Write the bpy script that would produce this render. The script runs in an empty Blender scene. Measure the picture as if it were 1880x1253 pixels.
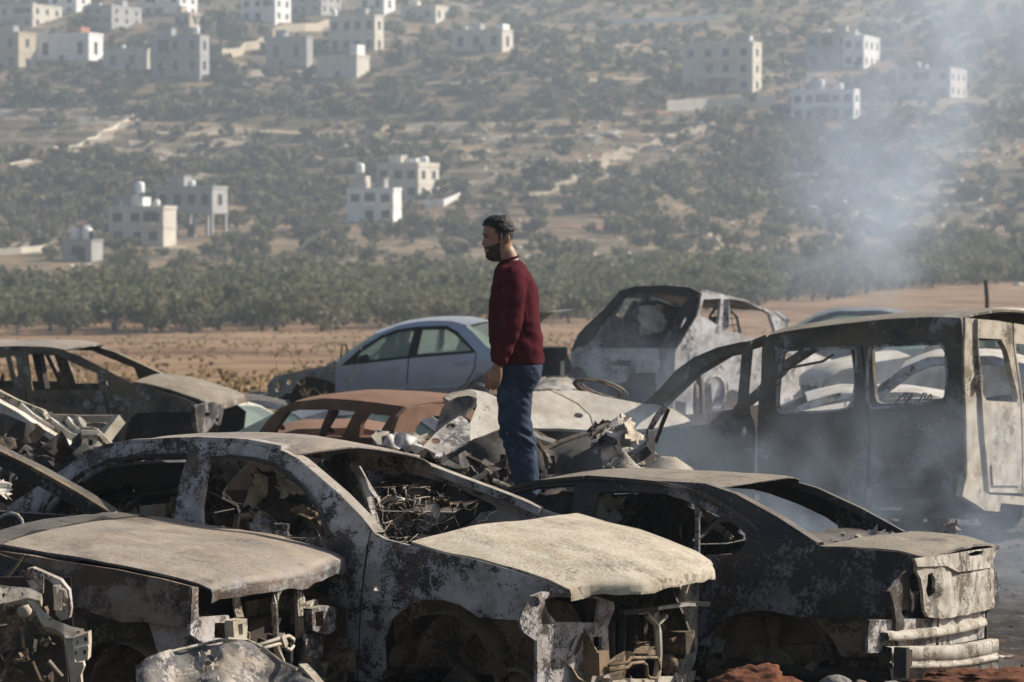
import bpy, math, random
import numpy as np
from mathutils import Vector, Matrix, noise
from mathutils.geometry import delaunay_2d_cdt

S = bpy.context.scene
COL = S.collection
R = math.radians

# ---------------------------------------------------------------- camera
F = 1880 * 100 / 36          # focal length in pixels of the 1880 px wide photograph
CX, HY, CZ = 940.0, 431.0, 2.51   # principal column, horizon row, camera height (m)
cam = bpy.data.cameras.new('camera'); cam_o = bpy.data.objects.new('camera', cam); COL.objects.link(cam_o)
cam.lens = 100; cam.sensor_width = 36; cam.clip_start = .5; cam.clip_end = 3000
cam.shift_y = -(626.5 - HY) / 1880
cam_o.location = (0, 0, CZ); cam_o.rotation_euler = (R(90), 0, 0)
cam.dof.use_dof = True; cam.dof.focus_distance = 15.3; cam.dof.aperture_fstop = 5.0
S.camera = cam_o

# ---------------------------------------------------------------- sky, sun, exposure
SUN_AZ, SUN_EL = R(70), R(35)      # azimuth clockwise from +Y (away from the camera) towards +X
W = bpy.data.worlds.new('World'); S.world = W; W.use_nodes = True
nt = W.node_tree; nt.nodes.clear()
sky = nt.nodes.new('ShaderNodeTexSky'); sky.sky_type = 'NISHITA'; sky.sun_disc = False
sky.sun_elevation = SUN_EL; sky.sun_rotation = SUN_AZ; sky.air_density = 1.2; sky.dust_density = 2.5; sky.ozone_density = 1.0
bg = nt.nodes.new('ShaderNodeBackground'); bg.inputs[1].default_value = .062
wo = nt.nodes.new('ShaderNodeOutputWorld')
nt.links.new(sky.outputs[0], bg.inputs[0]); nt.links.new(bg.outputs[0], wo.inputs[0])
sd = Vector((math.sin(SUN_AZ) * math.cos(SUN_EL), math.cos(SUN_AZ) * math.cos(SUN_EL), math.sin(SUN_EL)))
sl = bpy.data.lights.new('sun', 'SUN'); sl.energy = 5.0; sl.angle = R(.5); sl.color = (1, .93, .82)
so = bpy.data.objects.new('sun', sl); COL.objects.link(so); so.rotation_euler = (-sd).to_track_quat('-Z', 'Y').to_euler(); so.location = (60, 40, 60)
S.view_settings.view_transform = 'Standard'; S.view_settings.look = 'None'
S.view_settings.exposure = 0.58; S.view_settings.gamma = 1; S.view_settings.use_curve_mapping = False
S.cycles.use_denoising = True; S.cycles.max_bounces = 6; S.cycles.volume_bounces = 1
S.cycles.volume_step_rate = 2.0; S.cycles.volume_max_steps = 96
S.cycles.sample_clamp_indirect = 4

# ---------------------------------------------------------------- helpers
def P(px, py, d):
    "point at depth d (m) behind the photograph's pixel"
    return Vector(((px - CX) / F * d, d, CZ - (py - HY) / F * d))

def tag(o, label=None, cat=None, group=None, kind=None):
    if label: o['label'] = label
    if cat: o['category'] = cat
    if group: o['group'] = group
    if kind: o['kind'] = kind
    return o

def empty(name, loc=(0, 0, 0), rz=0, label=None, cat=None, group=None):
    o = bpy.data.objects.new(name, None); COL.objects.link(o)
    o.location = loc; o.rotation_euler = (0, 0, rz); o.empty_display_size = .2
    return tag(o, label, cat, group)

def mesh(name, verts, faces, mat, parent=None, smooth=True, loc=None):
    me = bpy.data.meshes.new(name); me.from_pydata([tuple(v) for v in verts], [], faces); me.update()
    if smooth: me.polygons.foreach_set('use_smooth', [True] * len(me.polygons))
    if mat: me.materials.append(mat)
    o = bpy.data.objects.new(name, me); COL.objects.link(o)
    if parent: o.parent = parent
    if loc: o.location = loc
    return o

class MB:
    "collects shapes, then links them as one mesh object"
    def __init__(s): s.v = []; s.f = []
    def add(s, v, f):
        n = len(s.v); s.v += [Vector(q) for q in v]; s.f += [tuple(i + n for i in q) for q in f]; return s
    def box(s, c, d, rz=0, rx=0, ry=0):
        m = Matrix.Translation(c) @ Matrix.Rotation(rz, 4, 'Z') @ Matrix.Rotation(ry, 4, 'Y') @ Matrix.Rotation(rx, 4, 'X')
        x, y, z = [q / 2 for q in d]
        v = [m @ Vector(q) for q in ((-x, -y, -z), (x, -y, -z), (x, y, -z), (-x, y, -z), (-x, -y, z), (x, -y, z), (x, y, z), (-x, y, z))]
        f = [(0, 3, 2, 1), (4, 5, 6, 7), (0, 1, 5, 4), (1, 2, 6, 5), (2, 3, 7, 6), (3, 0, 4, 7)]
        for q in f: s.add([v[i] for i in q], [(0, 1, 2, 3)])
        return s
    def tube(s, pts, r, n=6, h=None, up=Vector((0, 0, 1)), square=False, cap=True):
        "swept round tube, or rectangular beam when h is given (r = half width, h = half height)"
        pts = [Vector(p) for p in pts]; rings = []
        k = len(pts); rr = r if isinstance(r, (list, tuple)) else [r] * k
        for i, p in enumerate(pts):
            t = (pts[min(i + 1, k - 1)] - pts[max(i - 1, 0)])
            t = t.normalized() if t.length > 1e-9 else Vector((0, 0, 1))
            u = up if abs(t.dot(up)) < .95 else Vector((1, 0, 0))
            a = t.cross(u).normalized(); b = a.cross(t).normalized()
            if h is None: rings.append([p + (a * math.cos(2 * math.pi * j / n) + b * math.sin(2 * math.pi * j / n)) * rr[i] for j in range(n)])
            else: rings.append([p + a * rr[i] * x + b * h * y for x, y in ((-1, -1), (1, -1), (1, 1), (-1, 1))])
        m = len(rings[0])
        if h is None:
            v = [q for r_ in rings for q in r_]
            f = [(i * m + j, i * m + (j + 1) % m, (i + 1) * m + (j + 1) % m, (i + 1) * m + j) for i in range(k - 1) for j in range(m)]
            if cap: f += [tuple(range(m))[::-1], tuple((k - 1) * m + j for j in range(m))]
            s.add(v, f)
        else:
            for j in range(4):
                v = []; j2 = (j + 1) % 4
                for r_ in rings: v += [r_[j], r_[j2]]
                s.add(v, [(2 * i, 2 * i + 1, 2 * i + 3, 2 * i + 2) for i in range(k - 1)])
            s.add(rings[0], [(3, 2, 1, 0)]); s.add(rings[-1], [(0, 1, 2, 3)])
        return s
    def lathe(s, c, prof, n=20, axis='Z', rot=None):
        m = rot or Matrix.Identity(3)
        if axis == 'Y': m = m @ Matrix.Rotation(R(90), 3, 'X')
        if axis == 'X': m = m @ Matrix.Rotation(R(90), 3, 'Y')
        v = [Vector(c) + m @ Vector((r * math.cos(2 * math.pi * j / n), r * math.sin(2 * math.pi * j / n), z)) for r, z in prof for j in range(n)]
        return s.add(v, [(i * n + j, i * n + (j + 1) % n, (i + 1) * n + (j + 1) % n, (i + 1) * n + j) for i in range(len(prof) - 1) for j in range(n)])
    def grid(s, rows):
        n = len(rows[0]); v = [q for r_ in rows for q in r_]
        return s.add(v, [(i * n + j, i * n + j + 1, (i + 1) * n + j + 1, (i + 1) * n + j) for i in range(len(rows) - 1) for j in range(n - 1)])
    def build(s, name, mat, parent=None, smooth=False, label=None):
        o = mesh(name, s.v, s.f, mat, parent, smooth)
        if label: o['label'] = label
        return o

# numpy value noise ---------------------------------------------------------
def _h(ix, iy, seed):
    n = (ix.astype(np.int64) * 374761393 + iy.astype(np.int64) * 668265263 + seed * 1274126177) & 0x7fffffff
    n = ((n ^ (n >> 13)) * 1274126177) & 0x7fffffff
    return ((n ^ (n >> 16)) & 0xffff) / 65535.0
def vnoise(x, y, seed=0):
    ix = np.floor(x); iy = np.floor(y); fx = x - ix; fy = y - iy
    fx = fx * fx * (3 - 2 * fx); fy = fy * fy * (3 - 2 * fy)
    a = _h(ix, iy, seed); b = _h(ix + 1, iy, seed); c = _h(ix, iy + 1, seed); d = _h(ix + 1, iy + 1, seed)
    return (a + (b - a) * fx) * (1 - fy) + (c + (d - c) * fx) * fy - .5
def fbm(x, y, seed=0, o=4):
    t = 0; a = 1.0
    for k in range(o): t = t + a * vnoise(x, y, seed + k); x = x * 2.03; y = y * 2.03; a *= .5
    return t
def nz(p, s=1.0, o=0.0): return noise.noise(Vector((p[0] * s + o, p[1] * s + o * 1.7, p[2] * s - o)))

# ---------------------------------------------------------------- materials
class NB:
    def __init__(s, name):
        s.m = bpy.data.materials.new(name); s.m.use_nodes = True; s.t = s.m.node_tree; s.t.nodes.clear()
        s.out = s.t.nodes.new('ShaderNodeOutputMaterial'); s._tc = None
    def n(s, typ, **kw):
        k = s.t.nodes.new(typ)
        for a, b in kw.items(): setattr(k, a, b)
        return k
    def put(s, sock, v):
        if v is None: return
        if isinstance(v, bpy.types.NodeSocket): s.t.links.new(v, sock)
        elif isinstance(v, (tuple, list)) and len(v) == 3 and sock.type == 'RGBA': sock.default_value = (*v, 1)
        else: sock.default_value = v
    def tc(s, k='Object'):
        if not s._tc: s._tc = s.n('ShaderNodeTexCoord')
        return s._tc.outputs[k]
    def noise(s, scale, detail=4, rough=.6, vec=None, dist=0):
        k = s.n('ShaderNodeTexNoise'); s.put(k.inputs['Vector'], vec or s.tc())
        k.inputs['Scale'].default_value = scale; k.inputs['Detail'].default_value = detail; k.inputs['Roughness'].default_value = rough; k.inputs['Distortion'].default_value = dist
        return k.outputs[0]
    def scale(s, vec, v):
        k = s.n('ShaderNodeMapping'); s.put(k.inputs[0], vec); k.inputs['Scale'].default_value = v; return k.outputs[0]
    def vor(s, scale, vec=None, out='Distance'):
        k = s.n('ShaderNodeTexVoronoi'); s.put(k.inputs['Vector'], vec or s.tc()); k.inputs['Scale'].default_value = scale; return k.outputs[out]
    def math(s, op, a, b=None, c=None):
        k = s.n('ShaderNodeMath', operation=op); s.put(k.inputs[0], a); s.put(k.inputs[1], b); s.put(k.inputs[2], c); return k.outputs[0]
    def ramp(s, v, lo, hi, a=0., b=1.):
        k = s.n('ShaderNodeMapRange'); k.interpolation_type = 'SMOOTHSTEP'
        for i, q in enumerate((v, lo, hi, a, b)): s.put(k.inputs[i], q)
        return k.outputs[0]
    def mix(s, f, a, b):
        k = s.n('ShaderNodeMix', data_type='RGBA'); s.put(k.inputs[0], f); s.put(k.inputs[6], a); s.put(k.inputs[7], b); return k.outputs[2]
    def bump(s, h, dist=.01, strength=.6):
        k = s.n('ShaderNodeBump'); s.put(k.inputs['Height'], h); k.inputs['Distance'].default_value = dist; k.inputs['Strength'].default_value = strength; return k.outputs[0]
    def nrmz(s):
        g = s.n('ShaderNodeNewGeometry'); x = s.n('ShaderNodeSeparateXYZ'); s.put(x.inputs[0], g.outputs['Normal']); return x.outputs[2]
    def done(s, col, rough=.8, bump=None, metal=0., spec=.3, **kw):
        p = s.n('ShaderNodeBsdfPrincipled'); s.put(p.inputs['Base Color'], col); s.put(p.inputs['Roughness'], rough)
        s.put(p.inputs['Metallic'], metal); s.put(p.inputs['Specular IOR Level'], spec); s.put(p.inputs['Normal'], bump)
        for a, b in kw.items(): s.put(p.inputs[a.replace('_', ' ')], b)
        s.t.links.new(p.outputs[0], s.out.inputs[0]); return s.m

def plain(name, col, rough=.7, var=.25, scale=6, metal=0., spec=.3, bump=.004):
    b = NB(name); n = b.noise(scale, 5, .65)
    c = b.mix(b.ramp(n, .3, .7), tuple(q * (1 - var) for q in col), tuple(min(1, q * (1 + var)) for q in col))
    return b.done(c, rough, b.bump(b.noise(scale * 5, 4), bump, .5) if bump else None, metal, spec)

def burnt(name, soot=(.022, .021, .021), pale=(.42, .39, .37), brown=(.10, .065, .04), cov=.5, sc=1.0, ash=.75, ashcol=(.46, .40, .31), flake=1.0, rough=.78, brownamt=.5, soft=.06):
    "burnt car metal: soot, bared pale metal and flaked paint, rust film, dry ash lying on faces that look up"
    b = NB(name)
    big = b.noise(1.7 * sc, 5, .6); mid = b.noise(8 * sc, 6, .68, dist=.4); fine = b.noise(46 * sc, 5, .75); grit = b.noise(170, 3, .7)
    m = b.math('ADD', b.math('MULTIPLY', big, 1.0), b.math('ADD', b.math('MULTIPLY', mid, .8), b.math('MULTIPLY', fine, .75 * flake)))
    tot = (1.8 + .75 * flake) * .5; thr = tot + (.5 - cov) * .8
    mask = b.ramp(m, thr - soft, thr + soft)
    warm = b.ramp(b.noise(2.6 * sc, 5, .6, vec=b.scale(b.tc(), (1, 1, 1.6))), .5 - brownamt * .25, .85 - brownamt * .3)
    dark = b.mix(warm, soot, brown)
    tint = b.mix(b.ramp(b.noise(5 * sc, 4, .6), .35, .7), pale, tuple(q * k for q, k in zip(pale, (.62, .56, .50))))
    c = b.mix(mask, dark, tint)
    c = b.mix(b.ramp(grit, .57, .72, 0, .6), c, b.mix(mask, tuple(q * .8 for q in pale), tuple(q * .35 for q in pale)))
    up = b.ramp(b.nrmz(), .45, .88)
    an = b.ramp(b.math('ADD', b.math('MULTIPLY', b.noise(3.1 * sc, 6, .65), .75), b.math('MULTIPLY', fine, .35)), .32, .62)
    a = b.math('MULTIPLY', up, b.math('MULTIPLY', an, ash))
    ac = b.mix(b.ramp(mid, .35, .68), ashcol, tuple(q * k for q, k in zip(ashcol, (.62, .58, .55))))
    ac = b.mix(b.ramp(grit, .53, .64, 0, .7), ac, (.09, .07, .05))
    ac = b.mix(b.ramp(b.math('ADD', b.math('MULTIPLY', big, .7), b.math('MULTIPLY', fine, .45)), .56, .70, 0, .65), ac, tuple(q * .38 for q in ashcol))   # scorch stains
    ac = b.mix(b.ramp(b.noise(3.4 * sc, 5, .6, vec=b.scale(b.tc(), (.5, 2.2, 1))), .54, .68, 0, .45), ac, (ashcol[0] * .62, ashcol[1] * .5, ashcol[2] * .38))      # rust streaks
    c = b.mix(a, c, ac)
    h = b.math('ADD', b.math('MULTIPLY', fine, .6), b.math('ADD', b.math('MULTIPLY', mask, .35), b.math('MULTIPLY', grit, .35)))
    r = b.mix(mask, (rough - .12,) * 3, (rough + .08,) * 3)
    return b.done(c, r, b.bump(h, .006, .8), spec=.35)
# ---------------------------------------------------------------- land
_tab = np.array([(40, 757), (120, 664), (220, 621), (340, 527), (400, 492), (505, 425), (600, 292), (700, 140), (800, 48), (900, -20), (1150, -140)], float)
_td = np.concatenate([[-200, -20, 20], _tab[:, 0]]); _tz = np.concatenate([[0, 0, 0], CZ - (_tab[:, 1] - HY) * _tab[:, 0] / F])
_fd = np.arange(-200, 1151, 1.0)
_fz = np.interp(_fd, _td, _tz)
for _ in range(3): _fz = np.where((_fd > 60) & (_fd < 1100), np.convolve(np.pad(_fz, 15, 'edge'), np.ones(31) / 31, 'valid'), _fz)
def H(x, y):
    x = np.asarray(x, float); y = np.asarray(y, float)
    z = np.interp(y, _fd, _fz)
    hill = np.clip((y - 380) / 200, 0, 1)
    z = z + hill * (fbm(x / 90, y / 90, 3, 3) * 9) + np.clip((y - 45) / 80, 0, 1) * fbm(x / 18, y / 18, 5, 3) * .5
    q = z + fbm(x / 45, y / 60, 9, 3) * 4
    t = q / 2.4; fr = t - np.floor(t)
    saw = np.where(fr < .78, fr / .78 * .5, .5 - (fr - .78) / .22 * .5) - .25   # terraces: gentle treads, steep banks
    z = z - saw * hill * 3.0 * np.clip(.4 + fbm(x / 120, y / 120, 21, 2) * 2, .1, 1)
    z = z - .5 * np.clip((y - 25) / 4, 0, 1) * np.clip((40 - y) / 5, 0, 1) - .12 * np.clip((y - 15.2) / .8, 0, 1) * np.clip((22 - y) / 3, 0, 1)   # the yard dips behind the front cars
    z = z + np.where(y < 60, fbm(x / 1.3, y / 1.3, 30, 4) * .06, 0)
    return z
def hz(x, y): return float(H(np.array([x]), np.array([y]))[0])
_rd = np.concatenate([np.arange(60, 380, 1.0), np.arange(380, 1100, .7)])
def ground_at(px, py):
    "first ground point seen along a ray beyond the yard"
    d = _rd[::5]; lo = 0
    for k in range(2):
        X = (px - CX) / F * d; Z = CZ - (py - HY) / F * d; g = H(X, d); i = int(np.argmax(g >= Z))
        if g[i] < Z[i]: i = len(d) - 1
        if k == 0: d = _rd[max(0, i * 5 - 5):i * 5 + 1]
    return Vector((X[i], d[i], g[i]))

def build_ground():
    ds = np.concatenate([np.arange(-60, 8, 4), np.arange(8, 45, .3), np.arange(45, 380, 1.6), np.arange(380, 820, .8), np.arange(820, 1101, 3)])
    us = np.linspace(-1, 1, 241)
    D, U = np.meshgrid(ds, us, indexing='ij')
    X = U * (np.maximum(D, 0) * .42 + 60) * np.where(np.abs(U) > .999, 1, 1)
    Z = H(X, D); n, m = D.shape
    co = np.stack([X, D, Z], -1).reshape(-1, 3)
    i = np.arange((n - 1) * (m - 1)); r = i // (m - 1); c = i % (m - 1); k = r * m + c
    fa = np.stack([k, k + 1, k + m + 1, k + m], -1)
    me = bpy.data.meshes.new('ground'); me.vertices.add(len(co)); me.vertices.foreach_set('co', co.ravel())
    me.loops.add(fa.size); me.loops.foreach_set('vertex_index', fa.ravel().astype(np.int32))
    me.polygons.add(len(fa)); me.polygons.foreach_set('loop_start', (np.arange(len(fa)) * 4).astype(np.int32))
    me.polygons.foreach_set('use_smooth', np.ones(len(fa), bool)); me.update(calc_edges=True); me.validate()
    o = bpy.data.objects.new('ground', me); COL.objects.link(o); tag(o, kind='structure')
    b = NB('ground_soil'); tc = b.tc()
    sx = b.n('ShaderNodeSeparateXYZ'); b.put(sx.inputs[0], tc); y = sx.outputs[1]; x = sx.outputs[0]
    yw = b.math('ADD', y, b.math('MULTIPLY', b.math('SUBTRACT', b.noise(.05, 4), .5), 40))
    # yard: burnt ground, ash and red earth
    yard = b.mix(b.ramp(b.noise(.9, 6, .65), .40, .66), (.028, .027, .026), (.11, .095, .085))
    yard = b.mix(b.ramp(b.noise(.45, 5, .6, vec=b.scale(tc, (1, 1.4, 1))), .56, .70), yard, (.17, .07, .035))
    yard = b.mix(b.ramp(b.noise(14, 5, .7), .58, .7, 0, .6), yard, (.24, .22, .20))
    # field of dry grass on red-brown soil
    st = b.noise(.35, 6, .7, vec=b.scale(tc, (.5, 1.5, 1)))
    field = b.mix(b.ramp(st, .36, .62), (.15, .082, .050), (.30, .205, .125))
    field = b.mix(b.ramp(b.noise(.08, 4, .6, vec=b.scale(tc, (.35, 1.8, 1))), .50, .66), field, (.115, .062, .040))
    field = b.mix(b.ramp(b.noise(2.2, 5, .7), .52, .72, 0, .7), field, (.33, .27, .185))
    # hillside: scrub, limestone, tan and red earth
    hs = b.mix(b.ramp(b.noise(.035, 6, .65, vec=b.scale(tc, (.6, 1.3, 1))), .40, .62), (.135, .098, .060), (.25, .172, .108))
    hs = b.mix(b.ramp(b.noise(.05, 5, .6, vec=b.scale(tc, (.5, 1.6, 1))), .55, .68), hs, (.21, .115, .075))
    hs = b.mix(b.ramp(b.noise(.22, 6, .72), .44, .62, 0, .8), hs, (.072, .072, .045))
    rk = b.math('ADD', b.math('MULTIPLY', b.noise(.32, 6, .75, vec=b.scale(tc, (.6, 1, 1.6))), .7), b.math('MULTIPLY', b.noise(.022, 3, .5), .45))
    hs = b.mix(b.ramp(rk, .63, .69, 0, .8), hs, (.38, .33, .27))
    c = b.mix(b.ramp(yw, 330, 420), field, hs)
    c = b.mix(b.ramp(b.math('ADD', y, b.math('MULTIPLY', b.math('SUBTRACT', b.noise(.16, 4), .5), 14)), 36, 46), yard, c)
    me.materials.append(b.done(c, .95, b.bump(b.math('ADD', b.noise(1.3, 6, .7), b.math('MULTIPLY', b.noise(22, 4, .7), .12)), .10, .7), spec=.1))
build_ground()

# ---------------------------------------------------------------- haze
bh = NB('haze_air'); pv = bh.n('ShaderNodeVolumePrincipled')
pv.inputs['Color'].default_value = (.72, .85, 1.0, 1); pv.inputs['Density'].default_value = .00046; pv.inputs['Anisotropy'].default_value = .25
bh.t.links.new(pv.outputs[0], bh.out.inputs['Volume']); bh.m.cycles.homogeneous_volume = True
MB().box((0, 517, 68), (1100, 1190, 156)).build('haze', bh.m)['kind'] = 'stuff'

# ---------------------------------------------------------------- trees
def leaf_mat(name, c1, c2, c3):
    b = NB(name); oi = b.n('ShaderNodeObjectInfo')
    n = b.noise(.9, 3, .6, vec=b.tc('Object'))
    c = b.mix(b.ramp(n, .35, .68), c1, c2)
    c = b.mix(b.math('MULTIPLY', oi.outputs['Random'], .6), c, c3)
    p = b.n('ShaderNodeBsdfPrincipled'); b.put(p.inputs['Base Color'], c); p.inputs['Roughness'].default_value = .7; p.inputs['Specular IOR Level'].default_value = .25
    tr = b.n('ShaderNodeBsdfTranslucent'); b.put(tr.inputs[0], c)
    ms = b.n('ShaderNodeMixShader'); ms.inputs[0].default_value = .38
    b.t.links.new(p.outputs[0], ms.inputs[1]); b.t.links.new(tr.outputs[0], ms.inputs[2]); b.t.links.new(ms.outputs[0], b.out.inputs[0])
    return b.m
M_olive = leaf_mat('olive_leaves', (.095, .098, .056), (.18, .18, .112), (.15, .145, .072))
M_scrub = leaf_mat('scrub_leaves', (.082, .084, .048), (.165, .158, .092), (.17, .138, .070))
M_bark = plain('bark', (.13, .105, .082), .9, .35, 5)

def crown_arr(seed, n, rad, h0, h1, size, lob=7):
    "leaf sprays scattered through several overlapping lobes; returns vertex and quad arrays"
    g = np.random.default_rng(seed)
    lc = np.stack([g.normal(0, .48, lob) * rad, g.normal(0, .48, lob) * rad, g.uniform(h0 + .25 * (h1 - h0), h1 - .28 * (h1 - h0), lob)], 1)
    lr = g.uniform(.36, .62, lob) * rad
    k = g.integers(0, lob, n); d = g.normal(size=(n, 3)); d /= np.linalg.norm(d, axis=1)[:, None]
    c = lc[k] + d * (lr[k] * g.uniform(.45, 1.08, n))[:, None] * np.array([1, 1, .82])
    a = g.normal(size=(n, 3)) + d * .0; a /= np.linalg.norm(a, axis=1)[:, None]
    t = np.cross(a, d + g.normal(size=(n, 3)) * .35); t /= np.linalg.norm(t, axis=1)[:, None] + 1e-9
    s = size * g.uniform(.6, 1.4, n)[:, None]
    bb = np.cross(t, a); w = g.uniform(.35, .8, n)[:, None]
    v = np.stack([c - t * s, c + bb * s * w, c + t * s, c - bb * s * w], 1).reshape(-1, 3)
    f = np.arange(n * 4).reshape(-1, 4)
    return v, f
def np_mesh(name, v, f, mat):
    me = bpy.data.meshes.new(name); me.vertices.add(len(v)); me.vertices.foreach_set('co', np.ascontiguousarray(v, float).ravel())
    me.loops.add(f.size); me.loops.foreach_set('vertex_index', f.ravel().astype(np.int32)); k = f.shape[1]
    me.polygons.add(len(f)); me.polygons.foreach_set('loop_start', (np.arange(len(f)) * k).astype(np.int32)); me.update(calc_edges=True)
    me.materials.append(mat); return me
def trunk_mesh(seed, h, r):
    g = random.Random(seed); mb = MB()
    for k in range(g.choice((2, 3, 3))):
        a = g.uniform(0, 6.28); l = g.uniform(.35, .8)
        pts = [Vector((math.cos(a) * r * .4, math.sin(a) * r * .4, -.3))]
        for i in range(1, 5):
            q = i / 4; pts.append(Vector((math.cos(a) * (r * .4 + l * q * q) + g.uniform(-.06, .06), math.sin(a) * (r * .4 + l * q * q) + g.uniform(-.06, .06), h * q)))
        mb.tube(pts, [r * (1 - .17 * i) for i in range(5)], 5)
        mb.tube([pts[3], pts[3] + Vector((g.uniform(-.5, .5), g.uniform(-.5, .5), h * .5))], [r * .4, r * .15], 4)
    me = bpy.data.meshes.new('trunk'); me.from_pydata([tuple(q) for q in mb.v], [], mb.f); me.materials.append(M_bark); return me

rng = random.Random(7)
OL = [np_mesh('crown', *crown_arr(100 + k, 520, 2.05, -.05 + .1 * (k % 3), 3.1 + .25 * (k % 4), .27, 9), M_olive) for k in range(6)]
OT = [trunk_mesh(k, 1.5, .17) for k in range(4)]
SC = [np_mesh('crown', *crown_arr(200 + k, 240, 1.7, .15, 2.9, .34, 7), M_scrub) for k in range(6)]
def plant(name, x, y, s, crowns, trunks, label, group, hgt=1.0, cat='tree'):
    r_ = empty(name, (x, y, hz(x, y)), rng.uniform(0, 6.28), label, cat, group); r_.scale = (s, s, s * hgt)
    c = bpy.data.objects.new('crown', rng.choice(crowns)); COL.objects.link(c); c.parent = r_
    t = bpy.data.objects.new('trunk', rng.choice(trunks)); COL.objects.link(t); t.parent = r_
    return r_
def bulk(name, spots, crowns_arrs, mat):
    vs, fs, n = [], [], 0
    for i, (x, y, s, hgt) in enumerate(spots):
        v, f = crowns_arrs[i % len(crowns_arrs)]; a = rng.uniform(0, 6.28); ca, sa = math.cos(a), math.sin(a)
        w = np.stack([v[:, 0] * ca - v[:, 1] * sa, v[:, 0] * sa + v[:, 1] * ca, v[:, 2] * hgt], 1) * s + np.array([x, y, hz(x, y)])
        vs.append(w); fs.append(f + n); n += len(v)
    o = bpy.data.objects.new(name, np_mesh(name, np.concatenate(vs), np.concatenate(fs), mat)); COL.objects.link(o); o['kind'] = 'stuff'; return o

# olive orchard across the valley floor: planted rows, front edge farther away on the right
def orchard_front(px): return float(np.interp(px, [-800, 700, 1000, 1300, 1500, 1880, 2400], [221, 221, 236, 268, 300, 352, 380]))
spots = []
for iy in range(60):
    for ix in range(-50, 51):
        y = 222 + iy * 5.2 + rng.uniform(-.9, .9); x = ix * 4.9 + (iy % 2) * 1.6 + rng.uniform(-.9, .9)
        px = CX + x / y * F; f = orchard_front(px)
        back = np.interp(px, [0, 700, 1500, 1880], [322, 345, 400, 425])
        if f <= y < back and -800 < px < 2680 and rng.random() > .05: spots.append((y - f, x, y, px, iy))
spots.sort(key=lambda q: (not (-40 < q[3] < 1920), q[0]))
ORD = ['', 'first', 'second', 'third', 'fourth', 'fifth', 'sixth', 'seventh', 'eighth', 'ninth', 'tenth', 'eleventh', 'twelfth', 'thirteenth', 'fourteenth', 'fifteenth', 'sixteenth', 'seventeenth', 'eighteenth', 'nineteenth', 'twentieth'] + ['twenty %s' % w for w in 'first second third fourth fifth sixth seventh eighth ninth'.split()] + ['thirtieth']
def ordinal(k): t = ['', '', 'twenty', 'thirty', 'forty', 'fifty', 'sixty', 'seventy', 'eighty', 'ninety'][k // 10 % 10]; return ORD[k] if k < 21 else (t + ' ' + ORD[k % 10]) if k % 10 else t + 'th'
ROWS = {}
for e, x, y, px, iy in sorted(spots[:300], key=lambda q: q[3]): ROWS.setdefault(iy, []).append((x, y))
for k, (e, x, y, px, iy) in enumerate(spots[:300]):
    lab = 'grey green olive tree, %s from the left in the %s orchard row' % (ordinal(ROWS[iy].index((x, y)) + 1), ordinal(sorted(ROWS).index(iy) + 1))
    plant('olive_tree', x, y, rng.uniform(.72, 1.22), OL, OT, lab, 'olive trees of the orchard')
bulk('orchard_trees', [(x, y, rng.uniform(.85, 1.15), 1) for e, x, y, px, iy in spots[300:]], [crown_arr(300 + k, 130, 1.75, .5, 3.3, .45, 8) for k in range(4)], M_olive)

# scrub and olive trees of the hillside
def dens(px, py):
    d = .62
    def box(x0, x1, y0, y1, v, s=30):
        nonlocal d
        if x0 == -300: x0 = -2000
        m = min(1, max(0, (px - x0) / s + .5)) * min(1, max(0, (x1 - px) / s + .5)) * min(1, max(0, (py - y0) / 14 + .5)) * min(1, max(0, (y1 - py) / 14 + .5))
        d = d * (1 - m) + v * m
    box(-300, 245, 205, 285, .04); box(-300, 250, 130, 200, .8); box(200, 760, 110, 205, .95); box(250, 900, 222, 285, .25)
    box(-300, 620, 295, 430, .95); box(600, 1000, 270, 400, .6); box(820, 1330, 225, 330, .14); box(960, 1500, 325, 400, .8)
    box(1480, 2200, 250, 430, .22); box(800, 1500, 400, 478, .28); box(-300, 760, 490, 530, .08); box(620, 1500, 452, 500, .12)
    box(-300, 700, 440, 490, .5); box(940, 1250, 60, 200, .85); box(-300, 700, -40, 60, .45); box(1390, 1600, 200, 290, .95)
    return d
hs = []
while len(hs) < 3700:
    px = rng.uniform(-800, 2680); py = rng.uniform(-25, 1) if rng.random() < .06 else rng.uniform(0, 515)
    if rng.random() > dens(px, py): continue
    g = ground_at(px, py)
    if g.y > 1050 or g.y < 350: continue
    hs.append((g.x, g.y, px, py))
HOUSE_SPOTS = []
hs.sort(key=lambda q: (not (0 < q[2] < 1880 and q[3] > 0), q[1]))
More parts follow.
